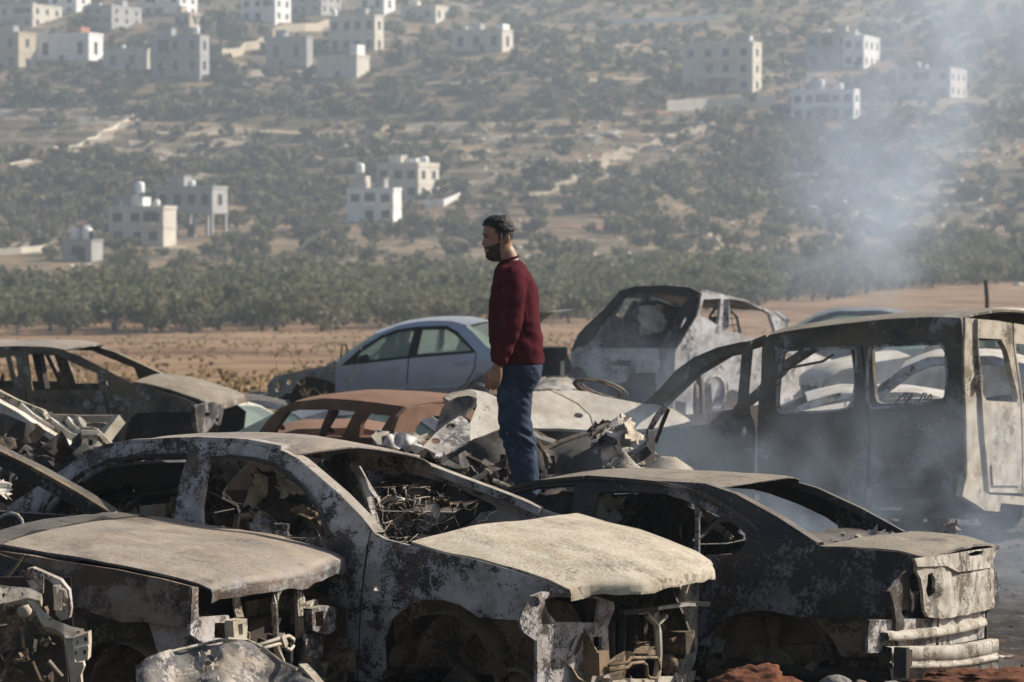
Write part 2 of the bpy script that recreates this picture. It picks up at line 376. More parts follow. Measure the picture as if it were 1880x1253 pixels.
# ---------------------------------------------------------------- houses on the hillside
def wallmat(name, c): return plain(name, c, .85, .12, .5, spec=.2, bump=.02)
M_stone = wallmat('limestone_wall', (.56, .51, .44)); M_white = wallmat('white_plaster', (.76, .75, .73)); M_grey = wallmat('grey_render', (.36, .35, .34))
M_tan = wallmat('tan_stone', (.44, .37, .28)); M_glass = plain('dark_window', (.035, .04, .045), .25, .1, 2, bump=0)
M_tile = plain('red_roof_tile', (.36, .15, .09), .8); M_tank = plain('white_tank', (.75, .75, .74), .5, .08); M_conc = wallmat('bare_concrete', (.33, .32, .31))
FOOT = []
M_trimd = plain('dark_steel', (.05, .05, .055), .6, .2, 3, bump=0)
HPHI = R(-25)
def house(label, fl, fr, sr, yt, yb, mat, storeys=2, cols=3, parapet=.5, tanks=(), room=None, balcony=None, open_ground=False, cat='house', wins=True, porch=False, ground_px=None, stilts=0):
    g = ground_at(ground_px or (fl + fr) / 2, yb); d = g.y; s = F / d
    hgt = (yb - yt) / s; w = (fr - fl) / s / math.cos(HPHI); dp = max(3.0, (sr - fr) / s / abs(math.sin(HPHI)))
    c = P(fr, yb, d)
    o = empty('house', (c.x, c.y, c.z), HPHI, label, cat, 'houses on the hillside')
    FOOT.append((c.x - w / 2 * math.cos(HPHI) - dp / 2 * math.sin(HPHI), c.y - w / 2 * math.sin(HPHI) + dp / 2 * math.cos(HPHI), max(w, dp) * .5 + 1.5, fl, sr, yb))
    sh = hgt / storeys
    mb = MB(); mb.box((-w / 2, dp / 2, -2), (w, dp, 4.0 + (0 if open_ground else 0)))
    z0 = 0
    if open_ground:
        z0 = sh
        mb2 = MB()
        for i in range(4):
            for j in range(2): mb2.box((-w + .3 + i * (w - .6) / 3, .3 + j * (dp - .6), sh / 2), (.5, .5, sh))
        mb2.build('pillar', M_conc, o)
    mb.box((-w / 2, dp / 2, (z0 + hgt) / 2 + .01), (w - .02, dp - .02, hgt - z0))
    mb.build('wall', mat, o)
    pb = MB(); t = .25
    pb.box((-w / 2, 0, hgt + parapet / 2), (w + .1, t, parapet)).box((-w / 2, dp, hgt + parapet / 2), (w + .1, t, parapet)).box((0, dp / 2, hgt + parapet / 2), (t, dp - t, parapet)).box((-w, dp / 2, hgt + parapet / 2), (t, dp - t, parapet))
    for k in range(1, storeys): pb.box((-w / 2, dp / 2, k * sh), (w + .16, dp + .16, .16))
    pb.build('parapet', mat, o)
    if wins:
        for k in range(storeys):
            if open_ground and k == 0: continue
            for i in range(cols):
                if rng.random() < .1: continue
                x = -w * (i + .5) / cols + rng.uniform(-.2, .2); ww = min(1.5, w / cols * .5); wh = sh * .42
                f = MB().box((x, -.03, k * sh + sh * .55), (ww + .3, .10, wh + .3)).build('window', M_conc if mat is not M_conc else M_grey, o)
                MB().box((x, -.07, k * sh + sh * .55), (ww, .06, wh)).build('pane', M_glass, f)
            nd = max(1, int(dp / 4))
            for i in range(nd):
                if dp < 4: break
                f = MB().box((.03, dp * (i + .5) / nd, k * sh + sh * .55), (.10, 1.5, sh * .42 + .3)).build('window', M_conc if mat is not M_conc else M_grey, o)
                MB().box((.07, dp * (i + .5) / nd, k * sh + sh * .55), (.06, 1.2, sh * .42)).build('pane', M_glass, f)
    for (fx, fy, hh) in tanks:
        tb = MB(); x, y = -w * fx, dp * fy
        for a, b_ in ((-.5, -.5), (.5, -.5), (.5, .5), (-.5, .5)): tb.tube([(x + a, y + b_, hgt), (x + a, y + b_, hgt + hh)], .05, 4)
        st = tb.build('tank_stand', M_conc, o)
        MB().lathe((x, y, hgt + hh), [(0, 0), (.75, 0), (.78, .2), (.78, 1.4), (.6, 1.65), (.25, 1.75), (0, 1.75)], 12).build('water_tank', M_tank, o, True)
    if room:
        fx, wf, hh, m2 = room
        MB().box((-w * fx, dp * .5, hgt + hh / 2), (w * wf, dp * .6, hh)).build('roof_room', m2, o)
    if balcony is not None:
        for k in balcony:
            bb = MB().box((-w * .5, -.7, k * sh), (w * .5, 1.3, .18)).box((-w * .5, -1.3, k * sh + .5), (w * .5, .1, .9)).box((-w * .25, -.7, k * sh + .5), (.1, 1.3, .9)).box((-w * .75, -.7, k * sh + .5), (.1, 1.3, .9))
            bb.build('balcony', mat, o)
    if porch:
        MB().box((-w * .45, -1.2, sh * .8), (w * .35, 2.3, .15), rx=.25).build('porch_roof', M_tile, o)
        for fx in (.3, .6): MB().box((-w * fx, -2.1, sh * .35), (.2, .2, sh * .7)).build('porch_post', mat, o)
    # roof clutter, a dark panel standing for a shaded balcony recess, rendered patches
    if rng.random() < .75:
        x, y = -w * rng.uniform(.15, .85), dp * rng.uniform(.3, .7); MB().box((x, y, hgt + 1.1), (min(3, w * .3), min(2.5, dp * .5), 2.2)).box((x, y, hgt + 2.25), (min(3, w * .3) + .3, min(2.5, dp * .5) + .3, .15)).build('stair_head', rng.choice((mat, M_grey, M_conc)), o)
    for _ in range(rng.randint(0, 2)):
        x, y = -w * rng.uniform(.1, .9), dp * rng.uniform(.2, .8); MB().lathe((x, y, hgt), [(0, 0), (.55, 0), (.58, 1.2), (.4, 1.45), (0, 1.5)], 10).build('water_tank', rng.choice((M_tank, M_tank, M_trimd)), o, True)
    for _ in range(rng.randint(2, 5)):
        x, y = -w * rng.uniform(.02, .98), dp * rng.choice((.04, .96)); MB().tube([(x, y, hgt), (x + rng.uniform(-.1, .1), y, hgt + rng.uniform(1., 2.2))], .05, 4).build('steel_bar', M_conc, o)
    if storeys > 1 and rng.random() < .6 and w > 6:
        x = -w * rng.choice((.25, .5, .75)); k = rng.randint(1, storeys - 1); q_ = MB().box((x, -.02, k * sh + sh * .5), (w * .22, .12, sh * .72)).build('dark_balcony_panel', M_glass, o)
        MB().box((x, -.45, k * sh + .5), (w * .25, .8, .85)).build('balustrade', mat, q_)
    x = -w * rng.uniform(.2, .8); MB().box((x, -.05, 1.1), (1.3, .1, 2.2)).build('door', M_trimd, o)
    return o

house('tan stone house cut by the left edge of the frame with a sunlit end wall', -60, 34, 58, 62, 132, M_tan, 2, 3)
house('long single storey white house with three dark windows below the town', 60, 163, 183, 64, 116, M_white, 1, 3, .6, room=(.35, .3, 2.2, M_tile))
house('low tan house with a sunlit end between the white house and the grey shell', 184, 260, 272, 92, 132, M_stone, 1, 2)
house('grey unfinished house shell with a tall sunlit end wall above the thicket', 273, 367, 381, 66, 140, M_grey, 2, 3, .3, tanks=((.15, .4, .6),))
house('dark grey long house dug in beside the slanting garden wall', 485, 563, 573, 70, 124, M_conc, 1, 2)
house('two storey stone villa with rows of windows above the terraces', 602, 688, 703, 30, 100, M_stone, 2, 4, .5, tanks=((.95, .3, .5),))
house('pale stone ruin of pillars and low walls beneath the two storey villa', 580, 655, 676, 104, 146, M_stone, 1, 3, .5, open_ground=False, wins=False, room=(.15, .2, 3, M_white))
house('wide low stone house with rooftop columns right of the villa', 828, 922, 942, 56, 98, M_stone, 1, 3, .4, room=(.1, .15, 1.8, M_white))
house('large three storey stone house with a balcony and red porch roof', 1256, 1382, 1402, 82, 172, M_stone, 3, 4, .7, balcony=(2, 1), porch=True, tanks=((.1, .4, .5),))
house('grey flat roofed house half hidden behind the cream cube house', 1482, 1560, 1590, 62, 122, M_grey, 2, 3)
house('cream cube shaped house with a bright sunlit side up the hill', 1550, 1586, 1626, 68, 128, M_white, 2, 2)
house('white terraced house with arched openings and a roof tank near the smoke', 1458, 1568, 1582, 168, 222, M_white, 2, 5, .6, tanks=((.55, .3, 1.2), (.25, .3, .3)), porch=True)
house('pale house seen faintly through the smoke plume', 1650, 1745, 1790, 128, 180, M_stone, 2, 4)
house('grey house with a white roof room and tank nearest the orchard on the left', 192, 300, 319, 384, 452, M_stone, 2, 3, .5, tanks=((.55, .5, 2.6),), room=(.6, .36, 1.9, M_tank), porch=False)
house('long grey house on open pillars behind the grey house with the tank', 280, 390, 413, 346, 436, M_grey, 2, 4, .4, open_ground=True)
house('small grey hut with two white roof tanks above the valley olives', 110, 168, 178, 442, 482, M_grey, 1, 1, .2, tanks=((.3, .4, .2), (.7, .4, .2)))
house('white house with a balcony window and a stair tower below the terraces', 634, 722, 736, 350, 410, M_white, 2, 3, .5, room=(.8, .35, 2.6, M_stone), tanks=((.8, .5, 3.2),))
house('stone house with rooftop columns and two bright fins behind the white house', 690, 768, 804, 306, 370, M_stone, 2, 3, .8, room=(.3, .3, 1.6, M_white), tanks=((.1, .5, .3),))
for lab, fl, fr, sr, yt, yb, m, st, co in (
    ('pale blue grey apartment block in the hazy town above the treetops', 150, 205, 248, 12, 62, M_grey, 3, 3),
    ('flat topped pale block in the far left corner of the hazy town', -30, 60, 100, 10, 52, M_stone, 2, 4),
    ('small peach coloured house in the town left of the tall dark trees', 318, 348, 366, 26, 52, M_tan, 1, 2),
    ('white block of the hazy town right of the tall dark trees', 440, 505, 530, -4, 40, M_white, 2, 3),
    ('pale block of the hazy town at the very top of the slope', 520, 590, 622, -12, 26, M_grey, 2, 3),
    ('white house on the skyline of the town above the two storey villa', 655, 705, 724, -8, 24, M_white, 1, 2),
    ('hazy white block behind the peach coloured house', 255, 330, 356, -8, 28, M_white, 2, 3),
    ('hazy pale block on top of the town over the white house', 84, 140, 160, -6, 26, M_white, 2, 2),
    ('low pale house high on the slope right of the skyline house', 735, 800, 824, 12, 42, M_stone, 1, 2)):
    house(lab, fl, fr, sr, yt, yb, m, st, co)

def garden_wall(label, pts, h, mat):
    b = MB(); gp = [ground_at(x, y) for x, y in pts]
    for i, p in enumerate(gp): FOOT.append((p.x, p.y, 2.5, pts[max(i - 1, 0)][0], pts[min(i + 1, len(pts) - 1)][0], pts[i][1]))
    for p, q in zip(gp, gp[1:]):
        n = max(1, int((q - p).length / 4))
        for i in range(n):
            a, c = p.lerp(q, i / n), p.lerp(q, (i + 1) / n)
            za, zc = hz(a.x, a.y), hz(c.x, c.y); t = Vector((0, .22, 0))
            v = [Vector((a.x, a.y, za - 1)) - t, Vector((c.x, c.y, zc - 1)) - t, Vector((c.x, c.y, zc + h)) - t, Vector((a.x, a.y, za + h)) - t]
            v += [k + 2 * t for k in v]
            b.add(v, [(0, 1, 2, 3), (5, 4, 7, 6), (3, 2, 6, 7), (1, 5, 6, 2), (4, 0, 3, 7)])
    o = b.build('garden_wall', mat); tag(o, label, 'wall', 'walls on the hillside')
garden_wall('long bright white wall high on the slope', [(1112, 45), (1200, 41), (1332, 34)], 1.3, M_white)
garden_wall('grey stone retaining wall under the three storey house', [(1225, 205), (1300, 202), (1425, 196)], 2.6, M_stone)
garden_wall('slanting tan wall climbing to the dark grey house', [(408, 106), (450, 95), (484, 84)], 2.2, M_tan)
garden_wall('tan wall rising behind the dark grey house to the villa', [(500, 68), (560, 58), (604, 50)], 2.2, M_tan)
garden_wall('white curved wall beside the stone house with fins', [(770, 382), (815, 380), (845, 366)], 1.3, M_white)
garden_wall('pale roadside wall by the small hut at the left edge', [(-40, 470), (40, 466), (78, 462)], .9, M_stone)
garden_wall('broken white terrace edge on the tan slope at left', [(20, 306), (80, 296), (150, 268), (245, 216)], .5, M_stone)

# dirt tracks and worn terrace treads on the slope
M_track = plain('pale_dirt_track', (.36, .29, .21), .95, .25, .4, bump=.05); M_redsoil = plain('red_soil_strip', (.19, .09, .06), .95, .3, .3, bump=.05)
def track(name, pts, wd, mat):
    gp = [ground_at(x, y) for x, y in pts]; L, Rr = [], []; line = []
    for p, q in zip(gp, gp[1:]):
        n = max(2, int((q - p).length / 2.5)); line += [p.lerp(q, i / n) for i in range(n)]
    line.append(gp[-1])
    for i, p in enumerate(line):
        t = line[min(i + 1, len(line) - 1)] - line[max(i - 1, 0)]; t.z = 0; nn = Vector((-t.y, t.x, 0)).normalized(); row = []
        ww = wd * (.7 + .6 * abs(nz(p, .13, 2)))
        for k in range(5):
            c = p + nn * ww * (k / 4 - .5) + Vector((nz(p, .2, 5), nz(p, .2, 8), 0)) * 1.2; row.append(Vector((c.x, c.y, hz(c.x, c.y) + .14)))
        L.append(row)
    tag(MB().grid(L).build(name, mat, None, True), kind='structure')
    for i in range(0, len(line), 3): TRK.append((line[i].x, line[i].y))
TRK = []
track('dirt_track', [(978, 364), (1040, 336), (1100, 303), (1160, 277), (1230, 251), (1306, 226)], 5.0, M_track)
track('dirt_track', [(20, 308), (80, 298), (150, 270), (200, 240), (246, 214)], 5.0, M_track)
track('terrace_path', [(255, 244), (420, 238), (600, 246), (760, 241), (905, 232)], 4.5, M_track)
track('terrace_path', [(240, 268), (450, 262), (700, 266), (940, 252)], 3.5, M_track)
track('terrace_path', [(300, 288), (560, 290), (800, 279)], 3.0, M_track)
track('terrace_path', [(700, 150), (900, 158), (1150, 146), (1250, 150)], 3.0, M_track)
track('terrace_path', [(850, 200), (1050, 205), (1230, 210)], 3.0, M_redsoil)
track('red_soil_strip', [(640, 494), (760, 490), (900, 487), (1090, 484)], 7.0, M_redsoil)
track('red_soil_strip', [(-60, 520), (200, 520), (420, 524), (640, 520)], 8.0, M_redsoil)
track('terrace_path', [(1000, 420), (1150, 418), (1320, 410)], 4.0, M_redsoil)

# limestone outcrops on the bare slope
def rock_arr(seed):
    g = np.random.default_rng(seed); v = []
    for i in range(5):
        for j in range(8):
            th = math.pi * (i + .5) / 5; ph = 2 * math.pi * j / 8; r = g.uniform(.65, 1.2)
            v.append((r * math.sin(th) * math.cos(ph), r * math.sin(th) * math.sin(ph) * .8, r * math.cos(th) * .42))
    f = [(i * 8 + j, i * 8 + (j + 1) % 8, (i + 1) * 8 + (j + 1) % 8, (i + 1) * 8 + j) for i in range(4) for j in range(8)]
    return np.array(v), np.array(f)
M_lime = plain('limestone', (.52, .47, .41), .9, .3, .8)
rocks = []
while len(rocks) < 900:
    px = rng.uniform(-150, 2030); py = rng.uniform(215, 545)
    w = .9 if (px > 1450 and py < 450) else .55 if (860 < px < 1350 and 225 < py < 345) else .5 if py > 480 and px < 760 else .6 if (1100 < px < 1500 and py > 400) else .06
    if rng.random() > w: continue
    g = ground_at(px, py); rocks.append((g.x, g.y, rng.uniform(.25, 1.0) * rng.uniform(.5, 1.3), 1))
bulk('limestone_rocks', rocks, [rock_arr(k) for k in range(5)], M_lime)
for lab, pts in (('white streak of broken rock on the bare slope above the red car field', [(1085, 258), (1110, 252), (1140, 244)]), ('pale rock ledge beside the slope road', [(965, 306), (1000, 298)]), ('white rubble heap right of the slope road', [(1305, 278), (1350, 282), (1380, 276)]), ('pale rubble strip at the end of the slope road', [(1105, 318), (1160, 320)])):
    gp = [ground_at(x, y) for x, y in pts]; b = MB()
    for p, q in zip(gp, gp[1:]):
        for i in range(14):
            c = p.lerp(q, rng.random()) + Vector((rng.uniform(-1, 1), rng.uniform(-2, 2), 0)); v, f = rock_arr(rng.randint(0, 50)); k = rng.uniform(.5, 1.3)
            b.add([Vector(w) * k + Vector((c.x, c.y, hz(c.x, c.y) + .1)) for w in v], [tuple(w) for w in f])
    tag(b.build('rock_ledge', M_lime), lab, 'rocks', 'rock ledges on the slope')

def free(x, y, px, py):
    if any((x - a) ** 2 + (y - b_) ** 2 < 9 for a, b_ in TRK): return False
    for fx, fy, r_, a, b_, yb in FOOT:
        if (x - fx) ** 2 + (y - fy) ** 2 < r_ * r_: return False
        if a - 4 < px < b_ + 4 and y < fy and 0 <= py - yb < 16: return False    # keep the house fronts in view
    return True
hs = [q for q in hs if free(*q)]
def where(px, py):
    if py > 430: return 'at the foot of the hill'
    if py > 300: return 'on the lower slope'
    if py > 180: return 'on the terraced middle slope'
    return 'on the upper slope by the houses'
MARKS = [('the small grey hut', 140, 462), ('the grey roof tank house', 250, 425), ('the house on open pillars', 350, 400), ('the white stair tower house', 685, 382), ('the house with bright fins', 750, 340), ('the man', 915, 440), ('the dirt track', 1120, 300), ('the white curved wall', 810, 372), ('the smoke plume', 1650, 400), ('the white burnt car', 1250, 520), ('the silver blue saloon', 760, 590), ('the left edge of the frame', 0, 420), ('the right edge of the frame', 1880, 420), ('the rubble heap', 1345, 280), ('the white terraced house', 1520, 200), ('the three storey stone house', 1330, 140), ('the grey hatchback', 110, 600), ('the row of red soil', 500, 512)]
TALLY = {}
def mark(px, py):
    nm, mx_, my_ = min(MARKS, key=lambda m: (m[1] - px) ** 2 + (m[2] - py) ** 2); dx, dy = px - mx_, py - my_
    rel = ('right of' if dx > 0 else 'left of') if abs(dx) > abs(dy) else ('uphill from' if dy < 0 else 'downhill from')
    if 'edge' in nm: rel = 'close to'
    TALLY[(nm, rel)] = TALLY.get((nm, rel), 0) + 1
    return 'bushy tree, %s up the slope %s %s' % (ordinal(TALLY[(nm, rel)]), rel, nm)
for x, y, px, py in hs[:300]:
    plant('hillside_tree', x, y, rng.uniform(.55, 1.25), SC, OT, mark(px, py), 'bushy trees on the hillside', rng.uniform(.85, 1.25))
bulk('hillside_scrub', [(x, y, rng.uniform(.6, 1.55), rng.uniform(.75, 1.2)) for x, y, px, py in hs[300:]], [crown_arr(400 + k, 75, 1.7, .1, 2.8, .6, 6) for k in range(6)], M_scrub)
low = []
while len(low) < 5200:
    px = rng.uniform(-800, 2680); py = rng.uniform(-20, 515); g = ground_at(px, py)
    if g.y > 1050 or g.y < 345 or not free(g.x, g.y, px, py): continue
    v = fbm(np.array([g.x / 26]), np.array([g.y / 40]), 61, 3)[0] + .22 * (dens(px, py) - .35)
    if v + rng.uniform(-.15, .15) > .06: low.append((g.x, g.y, rng.uniform(.25, .75), rng.uniform(.5, .9)))
bulk('low_scrub', low, [crown_arr(600 + k, 26, 1.7, .0, 1.9, .7, 4) for k in range(6)], M_scrub)
BG = [np_mesh('crown', *crown_arr(500 + k, 500, 2.6, .6, 7.5, .5, 12), M_scrub) for k in range(3)]
TT = [trunk_mesh(40, 2.2, .25)]
for lab, px, py, s, hg in (('tall dark conifer standing over the town', 405, 88, 1.1, 1.5), ('second tall dark tree at the right of the conifer', 432, 84, .9, 1.2), ('round dark tree behind the long white house', 145, 62, 1.0, .8), ('slim dark cypress by the low tan house', 208, 92, .4, 1.5),
    ('dark bushy tree at the far left beside the tan house', 20, 60, .8, .7), ('dark leafy tree between the dark grey house and the villa', 585, 100, .7, .8), ('broad yellow green tree in front of the grey house with the tank', 216, 470, .9, .5), ('big dark tree mass under the white terraced house', 1440, 285, 1.0, .7), ('dark green tree beside the white curved wall', 790, 352, .7, .6), ('lone olive tree on red ground right of the man', 1008, 478, .8, .72), ('dark tree mass beneath the right end of the retaining wall', 1520, 300, 1.0, .6)):
    g = ground_at(px, py); plant('dark_tree', g.x, g.y, s, BG, TT, lab, 'larger dark trees', hg)
# ---------------------------------------------------------------- sheet metal kit
def inside(p, poly):
    x, y = p; r = False; n = len(poly); j = n - 1
    for i in range(n):
        xi, yi = poly[i]; xj, yj = poly[j]
        if (yi > y) != (yj > y) and x < (xj - xi) * (y - yi) / (yj - yi) + xi: r = not r
        j = i
    return r
def dens_line(poly, step):
    out = []; n = len(poly)
    for i in range(n):
        a = Vector(poly[i]); b = Vector(poly[(i + 1) % n]); k = max(1, int((b - a).length / step))
        for q in range(k): out.append(tuple(a.lerp(b, q / k)))
    return out
def smooth_line(poly, it=1):
    for _ in range(it):
        o = []
        n = len(poly)
        for i in range(n):
            a, b = Vector(poly[i]), Vector(poly[(i + 1) % n]); o += [tuple(a.lerp(b, .25)), tuple(a.lerp(b, .75))]
        poly = o
    return poly
def sheet(name, parent, mat, fn, outline, holes=(), step=.08, th=.02, out=Vector((0, 0, 1)), dent=(0, 1), ragged=0., smooth=True, seed=0., label=None, warp=None):
    "flat polygon with holes (a, b), triangulated, lifted to 3-D by fn(a, b) and given thickness"
    rr = random.Random(int(seed * 977) + len(outline))
    loops = [dens_line(outline, step)] + [dens_line(h, step * .8) for h in holes]
    if ragged:
        loops[0] = [(p[0] + rr.uniform(-ragged, ragged), p[1] + rr.uniform(-ragged, ragged)) for p in loops[0]]
    pts, edges = [], []
    for L in loops:
        n = len(pts); pts += [Vector(p) for p in L]; edges += [(n + i, n + (i + 1) % len(L)) for i in range(len(L))]
    xs = [p[0] for p in loops[0]]; ys = [p[1] for p in loops[0]]
    k = 0; y = min(ys) + step * .5
    bd = pts[:]
    while y < max(ys):
        x = min(xs) + (step * .5 if k % 2 else 0)
        while x < max(xs):
            p = (x, y)
            if inside(p, loops[0]) and not any(inside(p, h) for h in loops[1:]) and min((x - q[0]) ** 2 + (y - q[1]) ** 2 for q in bd) > (step * .45) ** 2: pts.append(Vector(p))
            x += step
        y += step * .87; k += 1
    v, e, f, *_ = delaunay_2d_cdt(pts, edges, [], 0, 1e-6)
    tris = []
    for t in f:
        c = (sum(v[i][0] for i in t) / 3, sum(v[i][1] for i in t) / 3)
        if inside(c, loops[0]) and not any(inside(c, h) for h in loops[1:]): tris.append(tuple(t))
    co = [Vector(fn(q[0], q[1])) for q in v]
    if warp: co = [warp(c) for c in co]
    out = Vector(out)
    nrm = [Vector() for _ in co]; ft = []
    for a, b, c in tris:
        m = (co[b] - co[a]).cross(co[c] - co[a])
        if m.dot(out) < 0: b, c = c, b; m = -m
        ft.append((a, b, c))
        for i in (a, b, c): nrm[i] += m
    nrm = [m.normalized() if m.length > 1e-12 else out for m in nrm]
    if dent[0]: co = [c + m * (dent[0] * (nz(c, dent[1], seed) + .4 * nz(c, dent[1] * 3.1, seed + 5))) for c, m in zip(co, nrm)]
    n = len(co); V = co + [c - m * th for c, m in zip(co, nrm)]
    Fc = ft + [(c + n, b + n, a + n) for a, b, c in ft]
    cnt = {}
    for t in ft:
        for i in range(3): cnt[(t[i], t[(i + 1) % 3])] = 1
    for (a, b) in list(cnt):
        if (b, a) not in cnt:
            k = len(V); V += [V[a], V[b], V[b + n], V[a + n]]; Fc.append((k, k + 3, k + 2, k + 1))
    o = mesh(name, V, Fc, mat, parent, smooth)
    if label: o['label'] = label
    return o

class Car:
    """a car body in its own axes: x forward, y left, z up, origin on the ground under the point that the photo
    shows at column px on its near side (side s = +1 left, -1 right) at depth d"""
    def __init__(c, name, label, px, d, yaw, s, W, cat='burnt car', group='burnt cars in the yard', belt=.8, roof=1.25, tumble=.16, xr=(-2.2, 2.2), taper=.10, kind_z=0.0, tilt=0.0, roll=0.0, warp=None):
        c.s, c.W, c.belt, c.roof, c.tum, c.xr, c.tap = s, W, belt, roof, tumble, xr, taper
        X = (px - CX) / F * d; left = Vector((-math.sin(yaw), math.cos(yaw), 0))
        loc = Vector((X, d, kind_z)) - left * (s * W / 2)
        c.root = empty(name, loc, yaw, label, cat, group); c.root.rotation_euler = (roll, tilt, yaw); c.warp = warp
        c.M = Matrix.Translation(loc) @ Matrix.Rotation(yaw, 4, 'Z') @ Matrix.Rotation(tilt, 4, 'Y') @ Matrix.Rotation(roll, 4, 'X'); c.I = c.M.inverted()
        c.eye = c.I @ Vector((0, 0, CZ))
    def ray(c, px, py): return (c.I @ P(px, py, 10.0)) - c.eye
    def Y(c, x, z):
        y = c.W / 2
        if z > c.belt: y -= c.tum * min(1.3, (z - c.belt) / (c.roof - c.belt))
        else: y -= .05 * min(1.5, ((c.belt - .18 - z) / .5)) ** 2
        a, b = c.xr; L = .9
        if x > b - L: y -= c.tap * ((x - b + L) / L) ** 2
        if x < a + L: y -= c.tap * ((a + L - x) / L) ** 2
        return max(y, .2)
    def side(c, pts):
        "photo pixels on the near side -> (x, z)"
        o = []
        for px, py in pts:
            r = c.ray(px, py); y = c.s * c.W / 2
            for _ in range(6):
                t = (y - c.eye.y) / r.y; q = c.eye + r * t; y = c.s * c.Y(q.x, q.z)
            o.append((q.x, q.z))
        return o
    def end(c, x, pts):
        "photo pixels on the cross plane x = const -> (y, z)"
        o = []
        for px, py in pts:
            r = c.ray(px, py); q = c.eye + r * ((x - c.eye.x) / r.x); o.append((q.y, q.z))
        return o
    def flat(c, z, pts):
        o = []
        for px, py in pts:
            r = c.ray(px, py); q = c.eye + r * ((z - c.eye.z) / r.z); o.append((q.x, q.y))
        return o
    def at(c, px, py, y):
        "pixel -> local point on the plane y = const"
        r = c.ray(px, py); return c.eye + r * ((y - c.eye.y) / r.y)
    def panel(c, name, outline, holes=(), mat=None, px=True, far=False, inset=0.0, **kw):
        o = c.side(outline) if px else outline; hs_ = [c.side(h) if px else h for h in holes]
        kw.setdefault('th', .022); kw.setdefault('dent', (.007, 1.8)); kw.setdefault('step', .075)
        res = []
        for s in ((c.s, -c.s) if far else (c.s,)):
            res.append(sheet(name, c.root, mat, lambda a, b, s=s: (a, s * (c.Y(a, b) - inset), b), o, hs_, out=(0, s, .05), seed=s * 3.3 + len(o), warp=c.warp, **kw))
        return res[0]
    def plate(c, name, x, outline, holes=(), mat=None, px=True, bow=0.0, lean=0.0, sgn=1, **kw):
        "sheet lying on the cross plane x; bow pulls its outer ends back"
        o = c.end(x, outline) if px else outline; hs_ = [c.end(x, h) if px else h for h in holes]
        kw.setdefault('th', .02); kw.setdefault('step', .06); kw.setdefault('dent', (.006, 3))
        z0 = min(q[1] for q in o)
        return sheet(name, c.root, mat, lambda a, b: (x - sgn * (bow * (a / (c.W / 2)) ** 2 + lean * (b - z0)), a, b), o, hs_, out=(sgn, 0, 0), **kw)
    def top(c, name, near, mat, crown=.05, n=16, th=.02, dent=(.008, 1.6), bow=(0, 0), holes=(), seed=1., edge=0.0, px=True, lip=None, sag=None, label=None, m=18):
        "lid between the near edge (x, z) polyline and its mirror image; bow = forward bulge of first and last edges"
        pts = c.side(near) if px else near
        # resample the edge
        ds = [0.]
        for a, b in zip(pts, pts[1:]): ds.append(ds[-1] + (Vector(b) - Vector(a)).length)
        rows = []
        for i in range(m + 1):
            t = ds[-1] * i / m; x = float(np.interp(t, ds, [p[0] for p in pts])); z = float(np.interp(t, ds, [p[1] for p in pts]))
            y = c.Y(x, z) - edge; row = []
            f = i / m
            for j in range(n + 1):
                v = -1 + 2 * j / n; w = 1 - v * v
                xx = x + (bow[0] * (1 - f) + bow[1] * f) * w
                q = Vector((xx, v * y, z + crown * w * (1 - .15 * w)))
                q.z += dent[0] * (nz(q, dent[1], seed) + .4 * nz(q, dent[1] * 3.2, seed + 4))
                if sag: q = sag(q, f, v)
                if c.warp: q = c.warp(q)
                row.append(q)
            rows.append(row)
        if lip:
            rows += [[q + Vector((lip[0] * .8 + .012 * nz(q, 7, seed), 0, lip[1] * .35)) for q in rows[-1]]]; rows.append([q + Vector((lip[0] * .2 + .02 * nz(q, 6, seed + 2), 0, lip[1] * .65 * (1 + .5 * nz(q, 11, seed)))) for q in rows[-1]])
        k = len(rows); V = [q for r_ in rows for q in r_]; N = len(V)
        up = Vector((0, 0, 1)); V += [q - up * th for q in V[:N]]
        fc = []
        fl = (rows[0][1] - rows[0][0]).cross(rows[1][0] - rows[0][0]).z > 0
        for i in range(k - 1):
            for j in range(n):
                a = i * (n + 1) + j; q = (a, a + 1, a + n + 2, a + n + 1)
                if not fl: q = q[::-1]
                fc += [q, tuple(t + N for t in q[::-1])]
        rim = [j for j in range(n + 1)] + [i * (n + 1) + n for i in range(1, k)] + [(k - 1) * (n + 1) + j for j in range(n - 1, -1, -1)] + [i * (n + 1) for i in range(k - 2, 0, -1)]
        for a, b in zip(rim, rim[1:] + rim[:1]):
            q = len(V); V += [V[a], V[b], V[b + N], V[a + N]]; fc.append((q, q + 1, q + 2, q + 3) if not fl else (q, q + 3, q + 2, q + 1))
        o = mesh(name, V, fc, mat, c.root)
        if label: o['label'] = label
        return o
    def beams(c, name, paths, mat, r=.03, h=.03, both=True, inset=.03, px=True):
        "box beams inside the side: each path in photo pixels on the near side (or (x, z))"
        for path in paths:
            q = c.side(path) if px else path
            for s in ((c.s, -c.s) if both else (c.s,)):
                MB().tube([(c.warp or (lambda k: k))(Vector((x, s * (c.Y(x, z) - inset), z))) for x, z in q], r, h=h).build(name, mat, c.root)
    def floor(c, mat, x0, x1, z=.12, zb=.45, sides=True):
        m = MB().box(((x0 + x1) / 2, 0, z), (x1 - x0, c.W - .12, .04)).box(((x0 + x1) / 2, 0, z + .07), (x1 - x0, .28, .14))
        m.build('floor_pan', mat, c.root)

